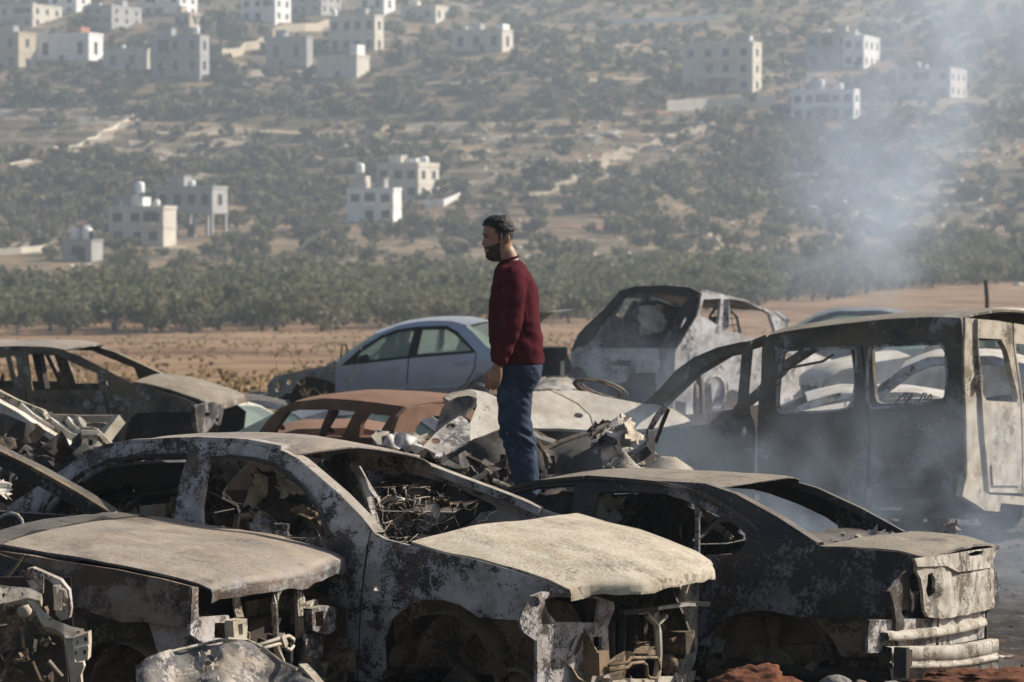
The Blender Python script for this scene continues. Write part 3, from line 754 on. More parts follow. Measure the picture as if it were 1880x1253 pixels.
def crumple(name, parent, mat, quad, n=16, amp=.06, seed=1., th=.006, fold=3, ragged=.02, label=None, world=None):
    "torn, folded sheet spanning the quad (four points)"
    a, b, c, d = [Vector(q) for q in quad]; nr = (b - a).cross(d - a).normalized(); rr = random.Random(int(seed * 131))
    rows = []
    for i in range(n + 1):
        row = []
        for j in range(n + 1):
            u, v = i / n, j / n; p = (a * (1 - u) + d * u) * (1 - v) + (b * (1 - u) + c * u) * v
            r1 = abs(math.sin(u * fold * 3.1 + 2.1 * v * math.sin(seed) + 3 * nz(p, 1.5, seed))) - .5
            p = p + nr * (amp * (1.2 * r1 + 1.6 * nz(p, 3.2, seed) + .7 * nz(p, 9, seed)))
            e = min(u, v, 1 - u, 1 - v)
            if e < .01: p = p + Vector((rr.uniform(-1, 1), rr.uniform(-1, 1), rr.uniform(-1, 1))) * ragged
            row.append(p)
        rows.append(row)
    m = MB().grid(rows); N = len(m.v); m.v += [q - nr * th for q in m.v]; m.f += [tuple(i + N for i in f[::-1]) for f in m.f[:]]
    k = n + 1; rim = list(range(k)) + [i * k + n for i in range(1, k)] + [n * k + j for j in range(n - 1, -1, -1)] + [i * k for i in range(n - 1, 0, -1)]
    for p, q in zip(rim, rim[1:] + rim[:1]):
        i = len(m.v); m.v += [m.v[p], m.v[q], m.v[q + N], m.v[p + N]]; m.f.append((i, i + 1, i + 2, i + 3))
    o = m.build(name, mat, parent, True)
    if label: o['label'] = label
    return o
def wires(name, parent, mat, c, size, k, seed, r=.006):
    g = random.Random(seed); m = MB(); c = Vector(c)
    for _ in range(k):
        p = c + Vector([g.uniform(-.5, .5) * s for s in size]); d = Vector((g.uniform(-1, 1), g.uniform(-1, 1), g.uniform(-.8, .8))); pts = [p]
        for _ in range(g.randint(4, 9)):
            d = (d + Vector((g.uniform(-1, 1), g.uniform(-1, 1), g.uniform(-1, 1))) * .8).normalized(); p = p + d * .07
            for i in range(3): p[i] = min(c[i] + size[i] * .6, max(c[i] - size[i] * .6, p[i]))
            pts.append(p.copy())
        m.tube(pts, r * g.uniform(.6, 1.5), 4)
    o = m.build(name, mat, parent, True); o['kind'] = 'stuff'; return o
def scraps(name, parent, mat, c, size, k, seed, dim=.12):
    "small bent plates, brackets and lumps of burnt debris, joined as one part"
    g = random.Random(seed); m = MB(); c = Vector(c)
    for _ in range(k):
        p = c + Vector([g.uniform(-.5, .5) * s for s in size]); s = dim * g.uniform(.3, 1.3)
        q = Matrix.Rotation(g.uniform(0, 6.28), 3, Vector((g.uniform(-1, 1), g.uniform(-1, 1), g.uniform(-1, 1))).normalized() if True else 'X')
        if g.random() < .6:
            rows = [[p + q @ Vector((x * s, y * s * .7, g.uniform(-.18, .18) * s)) for x in (-1, -.3, .4, 1)] for y in (-1, 0, 1)]
            m.grid(rows)
        else: m.box(p, (s, s * g.uniform(.2, .6), s * g.uniform(.1, .4)), g.uniform(0, 3), g.uniform(0, 3), g.uniform(0, 3))
    o = m.build(name, mat, parent); o['kind'] = 'stuff'; return o
def seat(parent, mat, x, y, z=.25, lean=.35, w=.46, h=.58):
    "burnt-out seat frame: hoop of tube with springs"
    r_ = MB(); q = .02
    t = lambda u, v: Vector((x - .05 - lean * v, y + u, z + .2 + v))
    r_.tube([t(-w / 2, 0), t(-w / 2, h * .8), t(-w / 4, h), t(w / 4, h), t(w / 2, h * .8), t(w / 2, 0)], q, 6)
    for k in range(5): r_.tube([t(-w / 2, .1 + h * .15 * k), t(0, .08 + h * .15 * k), t(w / 2, .1 + h * .15 * k)], .006, 4)
    for k in (-.3, -.1, .1, .3): r_.tube([t(w * k, .05), t(w * k, h * .95)], .006, 4)
    r_.tube([(x + .42, y - w / 2, z + .16), (x, y - w / 2, z + .16), (x, y + w / 2, z + .16), (x + .42, y + w / 2, z + .16), (x + .42, y - w / 2, z + .16)], q, 6)
    for k in range(5): r_.tube([(x + .08 * k + .05, y - w / 2, z + .16), (x + .08 * k + .05, y, z + .13), (x + .08 * k + .05, y + w / 2, z + .16)], .006, 4)
    for k in (-1, 1): r_.box((x + .2, y + k * w * .42, z), (.5, .04, .3))
    return r_.build('seat_frame', mat, parent)
def engine(parent, mat, x, z=.3):
    m = MB(); g = random.Random(int(x * 100))
    m.box((x, .05, z), (.42, .55, .34), .1).box((x + .02, .05, z + .2), (.34, .5, .1), .1).lathe((x + .05, .42, z), [(0, 0), (.13, 0), (.15, .05), (.15, .16), (.1, .2), (0, .2)], 12, 'Y')
    for k in range(4): m.tube([(x + .2, -.12 + .12 * k, z + .15), (x + .32, -.1 + .12 * k, z + .12), (x + .33, -.1 + .1 * k, z - .15)], .028, 6)
    for k in range(3): m.lathe((x + .1, -.3, z - .1 + .14 * k), [(0, 0), (.07, 0), (.07, .05), (0, .05)], 12, 'Y')
    return m.build('engine', mat, parent)
def wheel(parent, mat, c, r=.2, w=.16, name='wheel_rim', axis='Y', rot=None):
    m = MB().lathe(c, [(.02, -w / 2 + .1), (.05, -w / 2 + .06), (r * .75, -w / 2 + .05), (r * .82, -w / 2), (r, -w / 2), (r, -w / 2 + .02), (r * .88, -w / 2 + .03), (r * .86, w / 2 - .03), (r, w / 2 - .01), (r, w / 2), (r * .84, w / 2)], 28, axis, rot)
    return m.build(name, mat, parent, True)
# ---------------------------------------------------------------- metals
M_black = burnt('black_soot_metal', (.012, .0125, .014), (.22, .21, .22), (.050, .036, .026), .34, 1.0, .6, (.27, .23, .18), rough=.58)
M_roofe = burnt('sooty_roof', (.02, .019, .018), (.26, .24, .22), (.09, .065, .045), .5, 1.0, .85, (.36, .31, .24))
M_blackin = burnt('sooted_interior', (.012, .011, .011), (.09, .08, .075), (.05, .03, .02), .3, 1.2, .25, (.2, .17, .14))
M_greyp = burnt('grey_flaked_paint', (.030, .027, .028), (.50, .47, .47), (.14, .09, .062), .55, 1.7, .7, (.48, .43, .34), brownamt=.35)
M_hood = burnt('ash_covered_bonnet', (.08, .07, .06), (.50, .45, .37), (.20, .15, .10), .62, 1.0, .92, (.60, .53, .42))
M_hood2 = burnt('ash_brown_bonnet', (.05, .046, .045), (.36, .36, .37), (.16, .105, .07), .44, .7, .88, (.47, .395, .31), flake=.6, soft=.14, rough=.56)
M_rear = burnt('flaked_pale_rear', (.05, .045, .042), (.47, .44, .39), (.20, .15, .10), .60, 1.8, .35, (.50, .45, .37), soft=.05)
M_brownf = burnt('brown_blotched_wing', (.028, .024, .022), (.33, .265, .21), (.13, .068, .045), .52, 1.5, .4, (.40, .33, .25), flake=.7, soft=.08, brownamt=.8)
M_pale = burnt('pale_bared_metal', (.05, .04, .032), (.54, .49, .41), (.24, .17, .11), .66, 1.3, .5, (.55, .49, .39))
M_tan = burnt('tan_underbody', (.04, .032, .024), (.26, .19, .12), (.12, .075, .042), .5, 1.0, .3, (.34, .27, .18))
M_vans = burnt('olive_burnt_van_paint', (.028, .025, .020), (.34, .33, .33), (.13, .10, .062), .36, 1.0, .6, (.42, .37, .29), brownamt=.85)
M_vanr = burnt('pale_burnt_van_rear', (.07, .06, .05), (.50, .45, .37), (.20, .15, .09), .68, 1.4, .6, (.54, .48, .38))
M_whiteb = burnt('scorched_white_paint', (.04, .038, .04), (.62, .61, .62), (.16, .12, .09), .64, 1.2, .6, (.6, .55, .46), flake=.8)
M_whitep = burnt('white_painted_panel', (.14, .12, .10), (.66, .62, .56), (.34, .28, .21), .80, 1.0, .5, (.64, .59, .50), flake=.7)
M_rust = burnt('rust_brown_metal', (.12, .060, .036), (.25, .140, .088), (.18, .088, .052), .5, 1.0, .5, (.34, .19, .125), flake=.5, soft=.3)
M_rustd = burnt('dark_rust_metal', (.05, .025, .018), (.16, .08, .055), (.10, .045, .028), .4, 1.0, .3, (.26, .16, .11))
M_spk = burnt('speckled_white_strip', (.03, .03, .034), (.58, .57, .57), (.10, .08, .07), .55, 1.6, .2, (.5, .45, .4))
M_bluegrey = burnt('unburnt_blue_grey_paint', (.055, .062, .08), (.30, .32, .36), (.16, .17, .20), .42, .7, .25, (.3, .3, .32), flake=.5, soft=.4, rough=.5)
M_silver = plain('silver_bar', (.5, .48, .45), .45, .3, 12, metal=.6)
M_wire = plain('bare_wire', (.22, .18, .14), .6, .4, 9, metal=.4, bump=0)
M_dkwire = plain('burnt_wire', (.05, .04, .035), .8, .4, 9, bump=0)
# ================================================================ A: grey burnt hatchback in the middle of the foreground
A = Car('burnt_car', 'grey flaked two door car with a pale ash covered bonnet in the foreground', 800, 14.75, R(-33), -1, 1.70, belt=.92, roof=1.33, tumble=.17, xr=(-3.2, .84), taper=.12,
        warp=lambda q: q - Vector((0, 0, .15 * max(0., min(1., (q.y + .3) / 1.0)) * max(0., min(1., (q.z - .92) / .36)) * max(0., min(1., (q.x + 2.6) / 1.2)))))
a_roof = [(94, 876), (149, 837), (192, 823), (234, 815), (320, 811), (366, 810), (449, 814), (513, 826)]
a_out = [(-240, 1010), (-150, 985), (-60, 965), (20, 925), (94, 877), (149, 838), (192, 824), (234, 816), (320, 812), (366, 811), (449, 815), (513, 828), (545, 842), (577, 869), (620, 906), (662, 950), (679, 974),
         (675, 993), (671, 1021), (662, 1093), (657, 1178), (655, 1262), (300, 1262), (-60, 1250), (-90, 1180), (-140, 1130), (-200, 1180), (-240, 1190)]
a_win = [(382, 848), (385, 844), (428, 842), (470, 847), (502, 857), (524, 872), (556, 899), (583, 938), (598, 961), (603, 984), (560, 988), (479, 986), (375, 984), (370, 929)]
a_qw = [(343, 841), (332, 876), (326, 908), (320, 957), (316, 974), (149, 970), (102, 967), (85, 957), (83, 942), (102, 918), (128, 899), (160, 874), (202, 852), (256, 843)]
A.panel('body_side', a_out, [a_win, a_qw], M_greyp, far=True, th=.03)
A.beams("roof_rail", [a_roof[1:], [(513, 834), (545, 850), (577, 877), (620, 914), (662, 957), (684, 985)]], M_greyp, .035, .022, inset=.05)
A.beams('window_seal', [[(90, 962), (78, 944), (98, 912), (156, 868), (200, 847), (256, 838), (340, 836)], [(388, 842), (428, 839), (471, 844), (505, 853), (528, 869), (560, 896), (588, 936), (606, 986)]], M_black, .012, .012, inset=-.004)
A.beams('door_pillar', [[(360, 832), (348, 900), (340, 985), (336, 1100)]], M_black, .05, .03, inset=.06)
a_fen = [(681, 976), (706, 990), (732, 997), (760, 1004), (813, 1016), (877, 1029), (941, 1048), (1003, 1069), (1041, 1089), (1013, 1089), (992, 1095), (981, 1105), (977, 1125), (973, 1138), (941, 1139), (898, 1136), (877, 1134), (864, 1125), (845, 1112), (813, 1102), (781, 1101), (758, 1107), (745, 1118), (728, 1127), (715, 1142), (707, 1163), (702, 1188), (704, 1220), (702, 1262), (658, 1262), (660, 1178), (665, 1093), (674, 1021), (678, 993)]
fhole = [(691 + 6 * math.cos(t), 1081 + 5 * math.sin(t)) for t in [k * math.pi / 4 for k in range(8)]]
A.beams('door_seam', [[(668, 1000), (666, 1040), (660, 1120), (656, 1258)]], M_blackin, .010, .020, both=False, inset=.012)
A.panel('fender', a_fen, [fhole], M_greyp, far=True, th=.028, step=.06)
A.top('roof', [(140, 842), (192, 824), (234, 816), (320, 812), (366, 811), (449, 815), (513, 828), (535, 838)], M_hood2, .045, edge=.03, bow=(-.10, .16), dent=(.012, 1.3), th=.008)
A.top('hatch', [(94, 877), (20, 925), (-60, 965), (-150, 985), (-240, 1010)], M_bluegrey, .05, edge=.01, dent=(.004, 1.3))
A.top('bonnet', [(752, 994), (813, 1011), (877, 1024), (941, 1043), (1003, 1064), (1043, 1084)], M_hood, .055, edge=.015, bow=(.10, .06), th=.012, dent=(.014, 1.5), lip=(.012, -.05), n=30, m=24,
      sag=lambda q, f, v: q + Vector((.17 * f ** 3 * max(0., min(1., (.82 - abs(v)) / .3)), 0, -.02 * f ** 4 * max(0., min(1., (.82 - abs(v)) / .3)))))
MB().box((.30, 0, .72), (.02, 1.3, .3)).box((-1.0, 0, .5), (.03, 1.45, .5)) if 0 else None
FX = -.62
A.plate('firewall', -.52, [(-.72, .2), (.72, .2), (.72, .78), (-.72, .78)], [[(-.1 + .12 * math.cos(t), .5 + .1 * math.sin(t)) for t in [k * math.pi / 4 for k in range(8)]]], M_blackin, px=False)
A.floor(M_blackin, -3.2, -.5)
A.plate('dashboard_frame', -.80, [(-.68, .55), (.68, .55), (.68, .70), (.2, .74), (-.68, .70)], (), M_blackin, px=False)
# engine bay: inner wings, strut towers, rails, radiator frame
for s in (-1, 1):
    y = s * .52
    A_in = [(-.52, .2), (.72, .2), (.76, .36), (.62, .60), (.35, .66), (-.52, .72)]
    sheet('inner_wing', A.root, M_tan, lambda a, b, y=y, s=s: (a, y + s * .05 * math.sin(a * 5), b), A_in, [[(.42 + .018 * math.cos(t), .44 + .018 * math.sin(t)) for t in [k * math.pi / 3 for k in range(6)]]], step=.07, th=.015, out=(0, s, 0), dent=(.012, 5))
    pts = []
    for i in range(13):
        t = math.pi * (.02 + i / 12 * .96); pts.append((-.02 - .335 * math.cos(t), .20 + .335 * math.sin(t)))
    m = MB(); rows = [[Vector((px_, s * (.52 + .26 * k / 4), pz + .01 * nz((px_ * 9, k, pz * 9)))) for k in range(5)] for px_, pz in pts]; m.grid(rows)
    m.build('wheel_arch_liner', M_tan, A.root, True)
    MB().tube([(-.5, s * .45, .25), (.2, s * .45, .28), (.78, s * .45, .30)], .05, h=.06).build('chassis_rail', M_tan, A.root)
    MB().lathe((-.02, s * .48, .36), [(.0, .30), (.07, .30), (.10, .25), (.11, .1), (.09, -.1), (.05, -.12)], 14).build('strut_tower', M_tan, A.root, True)
    MB().lathe((.0, s * .62, .10), [(0, -.03), (.12, -.03), (.125, 0), (.12, .02), (.06, .025), (.05, .05), (0, .05)], 24, 'Y').build('brake_disc', M_tan, A.root, True)
wheel(A.root, M_tan, (.36, -.60, .13), .14, .10)
MB().tube([(-.28, -.72, .47), (-.2, -.66, .40), (-.08, -.62, .36), (.05, -.62, .37), (.14, -.66, .44)], .008, 5).build('brake_hose', M_dkwire, A.root, True)
engine(A.root, M_blackin, .28, .34)
f1 = [(985, 1108), (992, 1096), (1010, 1088), (1045, 1088), (1100, 1096), (1128, 1106), (1130, 1118), (1118, 1150), (1118, 1165), (1122, 1262), (1000, 1262), (1000, 1180), (978, 1162), (972, 1140)]
A.plate('headlamp_panel', .70, f1, [[(1012, 1102), (1030, 1097), (1096, 1099), (1104, 1102), (1098, 1144), (1030, 1143), (1016, 1124)], [(1092, 1170), (1108, 1170), (1106, 1200), (1094, 1200)], [(987 + 9 * math.cos(k * .785) + 8, 1107 + 11 * math.sin(k * .785)) for k in range(8)]], M_greyp, bow=.04, step=.04)
A.plate('headlamp_panel', .66, [(-q[0], q[1]) for q in A.end(.70, [(1104, 1098), (1060, 1096), (1048, 1150), (1046, 1262), (1000, 1262), (985, 1110), (1010, 1090)])], (), M_pale, px=False, bow=.08, step=.05)
def A_e(px, py, x=.78): y, z = A.end(x, [(px, py)])[0]; return (x, y, z)
MB().tube([A_e(1140, 1126), A_e(1200, 1118), A_e(1270, 1108), A_e(1312, 1110)], .018, h=.012).build('grille_bar', M_black, A.root)
MB().tube([A_e(1172, 1126, .74), A_e(1214, 1116, .80), A_e(1262, 1110, .80), A_e(1308, 1112, .76)], .009, h=.009).build('grille_trim', M_silver, A.root)
MB().tube([A_e(1200, 1122, .74), A_e(1208, 1160, .74), A_e(1210, 1200, .74), A_e(1205, 1255, .74)], [.035, .022, .02, .022], 7).build('latch_post', M_pale, A.root)
MB().tube([A_e(1186, 1128, .74), A_e(1205, 1146, .74), A_e(1222, 1130, .74)], .016, h=.01).build('latch_brace', M_pale, A.root)
A.plate('radiator_side_post', .62, [(1246, 1118), (1272, 1118), (1282, 1180), (1276, 1215), (1266, 1238), (1246, 1244), (1240, 1190)], (), M_pale, step=.05)
A.plate('inner_headlamp_box', .50, [(1262, 1120), (1300, 1124), (1302, 1170), (1266, 1172)], [[(1273, 1130), (1280, 1130), (1279, 1165), (1274, 1165)], [(1288, 1130), (1295, 1132), (1294, 1165), (1288, 1165)]], M_black, step=.03, th=.12)
scraps('melted_lamp', A.root, M_silver, A_e(1292, 1176, .56), (.16, .12, .14), 14, 5, .05)
MB().tube([A_e(1302, 1125, .6), A_e(1312, 1165, .62), A_e(1334, 1217, .64)], .004, 4).build('cable', M_silver, A.root)
MB().tube([A_e(1118, 1222, .8), A_e(1152, 1216, .8), A_e(1158, 1208, .8), A_e(1205, 1208, .8), A_e(1211, 1216, .8), A_e(1212, 1232, .8), A_e(1205, 1246, .8), A_e(1192, 1245, .8), A_e(1188, 1240, .8), A_e(1187, 1222, .8), A_e(1180, 1216, .8), A_e(1160, 1218, .8), A_e(1152, 1226, .8), A_e(1118, 1232, .8)], .010, 6).build('tow_hook_bar', M_tan, A.root, True)
MB().lathe(A_e(1228, 1220, .7), [(0, -.02), (.05, -.02), (.06, 0), (.05, .03), (.02, .04), (0, .04)], 14, 'Y').build('horn', M_tan, A.root, True)
A.plate('bumper_carrier', .74, [(1120, 1246), (1190, 1248), (1262, 1238), (1278, 1232), (1272, 1268), (1110, 1275)], (), M_pale, step=.05, th=.05)
A.plate('engine_cross_panel', .34, [(1120, 1128), (1262, 1112), (1262, 1190), (1190, 1192), (1130, 1188)], [[(1196, 1150), (1222, 1146), (1222, 1172), (1198, 1176)]], M_tan, step=.06)
A.plate('battery_panel', .2, [(1120, 1110), (1270, 1100), (1270, 1250), (1120, 1250)], (), M_blackin, step=.1)
rl = [(980, 1128), (984, 1122), (990, 1132), (994, 1168), (1010, 1182), (1014, 1194), (1004, 1210), (985, 1212), (968, 1210), (975, 1180)]
A.panel('loose_bracket', rl, [], M_rustd, inset=-.03, th=.015, step=.04)
scraps('bay_debris', A.root, M_tan, (.35, -.1, .25), (.7, 1.1, .3), 60, 9, .10)
scraps('nose_debris', A.root, M_pale, (.72, .1, .10), (.2, 1.1, .1), 30, 12, .06)
# cabin
seat(A.root, M_wire, -1.25, .38, .15); seat(A.root, M_wire, -1.25, -.38, .15, .5)
seat(A.root, M_blackin, -2.2, 0, .2, .4, 1.1)
def A_y(px, py, y): return A.at(px, py, y)
crumple('folded_sheet', A.root, M_black, [A_y(440, 965, -.15), A_y(480, 868, .05), A_y(560, 900, .1), A_y(590, 985, -.1)], 16, .06, 3.2, fold=2)
crumple('folded_sheet', A.root, M_pale, [A_y(462, 866, -.3), A_y(486, 876, -.2), A_y(474, 935, -.2), A_y(448, 930, -.3)], 10, .02, 5.2, fold=1)
crumple('folded_sheet', A.root, M_pale, [A_y(510, 878, -.2), A_y(558, 892, -.2), A_y(556, 902, -.3), A_y(512, 900, -.3)], 10, .02, 5.7, fold=1)
crumple('folded_sheet', A.root, M_tan, [A_y(540, 925, -.4), A_y(590, 952, -.4), A_y(586, 962, -.45), A_y(536, 940, -.45)], 10, .02, 5.9, fold=1)
crumple('folded_sheet', A.root, M_rustd, [A_y(408, 945, -.4), A_y(455, 940, -.35), A_y(475, 990, -.35), A_y(420, 990, -.4)], 10, .02, 6.2, fold=1)
crumple('door_lining', A.root, M_greyp, [A_y(455, 935, -.55), A_y(500, 950, -.55), A_y(548, 990, -.55), A_y(470, 990, -.55)], 12, .02, 7.2, fold=2)
m = MB()
for px, py in ((510, 968), (523, 968), (508, 978), (522, 979)): m.box(A_y(px, py, -.62), (.05, .02, .035))
m.build('switch_panel', M_greyp, A.root)
wires('burnt_wires', A.root, M_wire, A_y(716, 955, 0), (.2, .4, .2), 26, 11, .0028)
wires('burnt_wires', A.root, M_dkwire, A_y(780, 960, .3), (.5, .5, .2), 16, 12, .003)
MB().tube([A_y(700, 925, .1), A_y(712, 917, .1), A_y(728, 915, .1), A_y(742, 919, .1)], .012, 6).build('dashboard_tube', M_silver, A.root, True)
MB().lathe(A_y(799, 938, .1), [(0, 0), (.04, 0), (.04, .01), (0, .012)], 16, 'X').build('metal_disc', M_silver, A.root)
MB().tube([A_y(648, 852, .2), A_y(664, 880, .15), A_y(690, 960, .1), A_y(706, 992, .1)], .02, h=.012).build('inner_pillar', M_greyp, A.root)
MB().tube([A_y(610, 850, .3), A_y(640, 890, .3), A_y(690, 985, .3)], .035, h=.02).build('inner_pillar', M_blackin, A.root)
crumple('cabin_rubble', A.root, M_tan, [A_y(795, 922, .1), A_y(815, 922, .1), A_y(852, 935, .2), A_y(800, 930, .2)], 8, .02, 8.3)
crumple('parcel_shelf', A.root, M_black, [A_y(160, 905, .2), A_y(250, 912, .2), A_y(318, 915, .1), A_y(180, 935, -.1)], 12, .03, 9.3)
m = MB().box(A_y(292, 928, .0), (.2, .1, .12), .2); m.box(A_y(276, 918, 0), (.12, .1, .03), .2); m.build('speaker_box', M_black, A.root)
scraps('cabin_debris', A.root, M_pale, A_y(135, 958, -.1), (.35, .5, .16), 40, 14, .06)
scraps('cabin_debris', A.root, M_pale, A_y(270, 950, -.2), (.5, .4, .08), 24, 15, .07)
scraps('cabin_debris', A.root, M_blackin, (-1.6, 0, .35), (2.4, 1.3, .4), 120, 16, .13)
scraps('cabin_debris', A.root, M_blackin, (-.75, .2, .66), (.4, 1.1, .16), 60, 17, .08)

# ================================================================ B: burnt car whose bonnet fills the lower left
Bc = Car('burnt_car', 'burnt car with a broad brown ash bonnet in the lower left corner', 240, 13.95, R(-25), -1, 1.60, belt=.9, roof=1.3, tumble=.18, xr=(-3.4, .62), taper=.10)
Bc.top('bonnet', [(-5, 1000), (107, 1022), (213, 1038), (298, 1055), (362, 1072), (380, 1081)], M_hood2, .04, edge=.04, bow=(.02, .14), th=.012, dent=(.014, 1.4), lip=(.0, -.06), n=22,
       sag=lambda q, f, v: q + Vector((0, 0, -.03 * f ** 6 * (1 - abs(v)))))
bf = [(-30, 1006), (60, 1022), (107, 1030), (213, 1046), (298, 1063), (362, 1080), (363, 1150), (330, 1152), (266, 1142), (224, 1143), (192, 1133), (160, 1122), (139, 1114), (128, 1085), (126, 1071), (132, 1062), (60, 1036), (-30, 1018)]
Bc.panel('fender', bf, [], M_brownf, far=True, step=.06, th=.02, dent=(.015, 3))
Bc.panel('fender_edge', [(-40, 1012), (0, 1016), (60, 1034), (134, 1062), (142, 1066), (60, 1046), (-40, 1026)], [], M_black, inset=-.02, th=.012, step=.05)
Bc.beams('windscreen_pillar', [[(-330, 800), (-230, 850), (-130, 905), (-20, 985)]], M_black, .035, .03, both=False, inset=.0)
# far windscreen pillar, seen across the bonnet
pa = [Bc.at(x, y, .62) for x, y in ((222, 962), (150, 917), (70, 872), (0, 838), (-120, 790), (-240, 765))]
MB().tube(pa, .045, h=.04).build('windscreen_pillar', M_black, Bc.root)
MB().tube([p + Vector((0, -.03, .035)) for p in pa], .018, h=.01).build('pillar_trim', M_tan, Bc.root)
MB().tube([p + Vector((0, .05, .03)) for p in pa], .012, h=.012).build('pillar_trim', M_black, Bc.root)
Bc.top('roof', [(-330, 800), (-480, 775), (-640, 775)], M_hood2, .05, edge=.02)
Bc.panel('body_side', [(-30, 1010), (-130, 1000), (-640, 960), (-640, 1262), (-30, 1262)], [], M_black, far=True, step=.12)
Bc.plate('firewall', -.66, [(-.7, .15), (.7, .15), (.7, .82), (-.7, .82)], (), M_blackin, px=False, step=.12)
Bc.floor(M_blackin, -3.2, -.6)
Bc.top('scuttle', [(-60, 992), (-5, 999)], M_black, .05, edge=.02, m=4, dent=(.02, 5))
scraps('scuttle_debris', Bc.root, M_pale, Bc.at(170, 976, .2), (.2, 1.1, .05), 40, 31, .05)
scraps('scuttle_debris', Bc.root, M_rustd, Bc.at(150, 975, .1), (.15, .6, .05), 24, 32, .05)
def B_e(px, py, x=.52): y, z = Bc.end(x, [(px, py)])[0]; return (x, y, z)
for s in (-1, 1):
    sheet('inner_wing', Bc.root, M_tan, lambda a, b, s=s: (a, s * (.50 + .03 * math.sin(a * 6)), b), [(-.66, .15), (.5, .15), (.5, .55), (.2, .66), (-.66, .72)], [], step=.08, th=.015, out=(0, s, 0), dent=(.014, 5))
    m = MB(); rows = [[Vector((-.12 - .33 * math.cos(t), s * (.5 + .27 * k / 4), .17 + .33 * math.sin(t))) for k in range(5)] for t in [math.pi * (.02 + i / 12 * .96) for i in range(13)]]
    m.grid(rows).build('wheel_arch_liner', M_tan, Bc.root, True)
    MB().tube([(-.6, s * .44, .26), (.2, s * .44, .28), (.56, s * .44, .30)], .05, h=.06).build('chassis_rail', M_tan, Bc.root)
    MB().lathe((-.15, s * .46, .36), [(.0, .28), (.07, .28), (.10, .22), (.11, .08), (.09, -.1), (.05, -.16)], 14).build('strut_tower', M_tan, Bc.root, True)
Bc.panel('inner_wing_skin', [(262, 1146), (330, 1152), (352, 1175), (362, 1195), (350, 1262), (290, 1262), (276, 1200)], [], M_greyp, inset=.06, th=.015, dent=(.02, 4), step=.06)
Bc.plate('headlamp_panel', .46, [(354, 1080), (364, 1078), (366, 1134), (420, 1130), (424, 1140), (455, 1136), (452, 1180), (380, 1186), (350, 1165)], [[(395, 1144), (430, 1144), (430, 1172), (394, 1172)]], M_greyp, step=.04)
Bc.plate('lamp_bracket', .50, [(428, 1140), (448, 1136), (455, 1146), (453, 1172), (440, 1176), (430, 1170)], [[(437, 1147), (446, 1145), (446, 1165), (439, 1168)]], M_pale, step=.03, th=.05)
MB().tube([B_e(432, 1085, .4), B_e(436, 1120, .42), B_e(440, 1135, .44)], .02, h=.01).build('lamp_post', M_pale, Bc.root)
MB().tube([B_e(508, 1082, .5), B_e(504, 1110), B_e(506, 1150), B_e(508, 1190), B_e(516, 1215), B_e(522, 1262)], [.03, .018, .016, .018, .022, .022], 7).build('latch_post', M_pale, Bc.root)
Bc.plate('radiator_side_post', .42, [(545, 1078), (552, 1078), (562, 1108), (582, 1100), (584, 1110), (572, 1118), (566, 1140), (558, 1180), (548, 1185)], [], M_pale, step=.04)
Bc.plate('rail_end_box', .52, [(572, 1118), (600, 1112), (618, 1116), (616, 1160), (598, 1166), (574, 1158)], [[(604, 1128), (607, 1128), (607, 1133), (604, 1133)], [(578, 1124), (594, 1122), (594, 1150), (580, 1152)]], M_greyp, step=.04, th=.05)
Bc.plate('rail_skirt', .48, [(562, 1165), (596, 1164), (592, 1215), (582, 1246), (560, 1262), (540, 1262), (556, 1215)], [], M_greyp, step=.05, dent=(.02, 6))
MB().tube([B_e(470, 1186, .6), B_e(515, 1172, .6), B_e(530, 1168, .6), B_e(539, 1174, .6), B_e(539, 1186, .6), B_e(533, 1194, .6), B_e(526, 1191, .6), B_e(522, 1180, .6), B_e(470, 1194, .6)], .010, 6).build('tow_hook_bar', M_pale, Bc.root, True)
MB().tube([B_e(515, 1166, .6), B_e(522, 1186, .6)], .016, h=.016).build('hook_clamp', M_pale, Bc.root)
Bc.plate('engine_cross_panel', .05, [(366, 1085), (560, 1082), (560, 1262), (366, 1262)], [], M_blackin, step=.1)
Bc.plate('radiator_panel', .2, [(452, 1105), (546, 1090), (548, 1160), (456, 1165)], [], M_tan, step=.08)
engine(Bc.root, M_blackin, .1, .3)
scraps('bay_debris', Bc.root, M_tan, (.2, 0, .22), (.6, 1.2, .25), 50, 33, .1)
MB().tube([Bc.at(44, 1018, -.86), Bc.at(30, 1040, -.88), Bc.at(14, 1060, -.9)], .008, 5).build('bent_rod', M_tan, Bc.root)
for lab, pts, h_, r_ in (('', [(0, 952), (8, 946), (20, 943), (32, 946), (40, 956), (42, 975), (40, 990)], 0, .011),):
    MB().tube([Bc.at(x, y, .3) for x, y in pts], r_, 6).build('scuttle_hose', M_greyp, Bc.root, True)

# ================================================================ E: black burnt saloon, rear to the right
E = Car('burnt_car', 'sooty black burnt saloon with its pale rear end facing right', 1400, 15.75, R(180 - 25.5), 1, 1.64, roll=.055, kind_z=-.06, belt=.80, roof=1.22, tumble=.17, xr=(-.98, 3.4), taper=.09)
e_out = [(300, 1090), (600, 1030), (770, 990), (779, 979), (813, 961), (856, 931), (905, 908), (945, 892), (988, 884), (1030, 878), (1077, 876), (1137, 880), (1201, 885), (1243, 888), (1292, 890), (1330, 902), (1349, 909), (1392, 931), (1424, 950), (1456, 971), (1498, 999), (1520, 1008), (1565, 1006), (1650, 1014), (1700, 1027),
         (1673, 1041), (1649, 1063), (1634, 1085), (1636, 1110), (1645, 1122), (1626, 1135), (1566, 1137), (1492, 1135), (1460, 1133), (1438, 1127), (1407, 1121), (1385, 1121), (1353, 1127), (1328, 1137), (1313, 1154), (1304, 1178), (1296, 1255), (500, 1240), (300, 1235)]
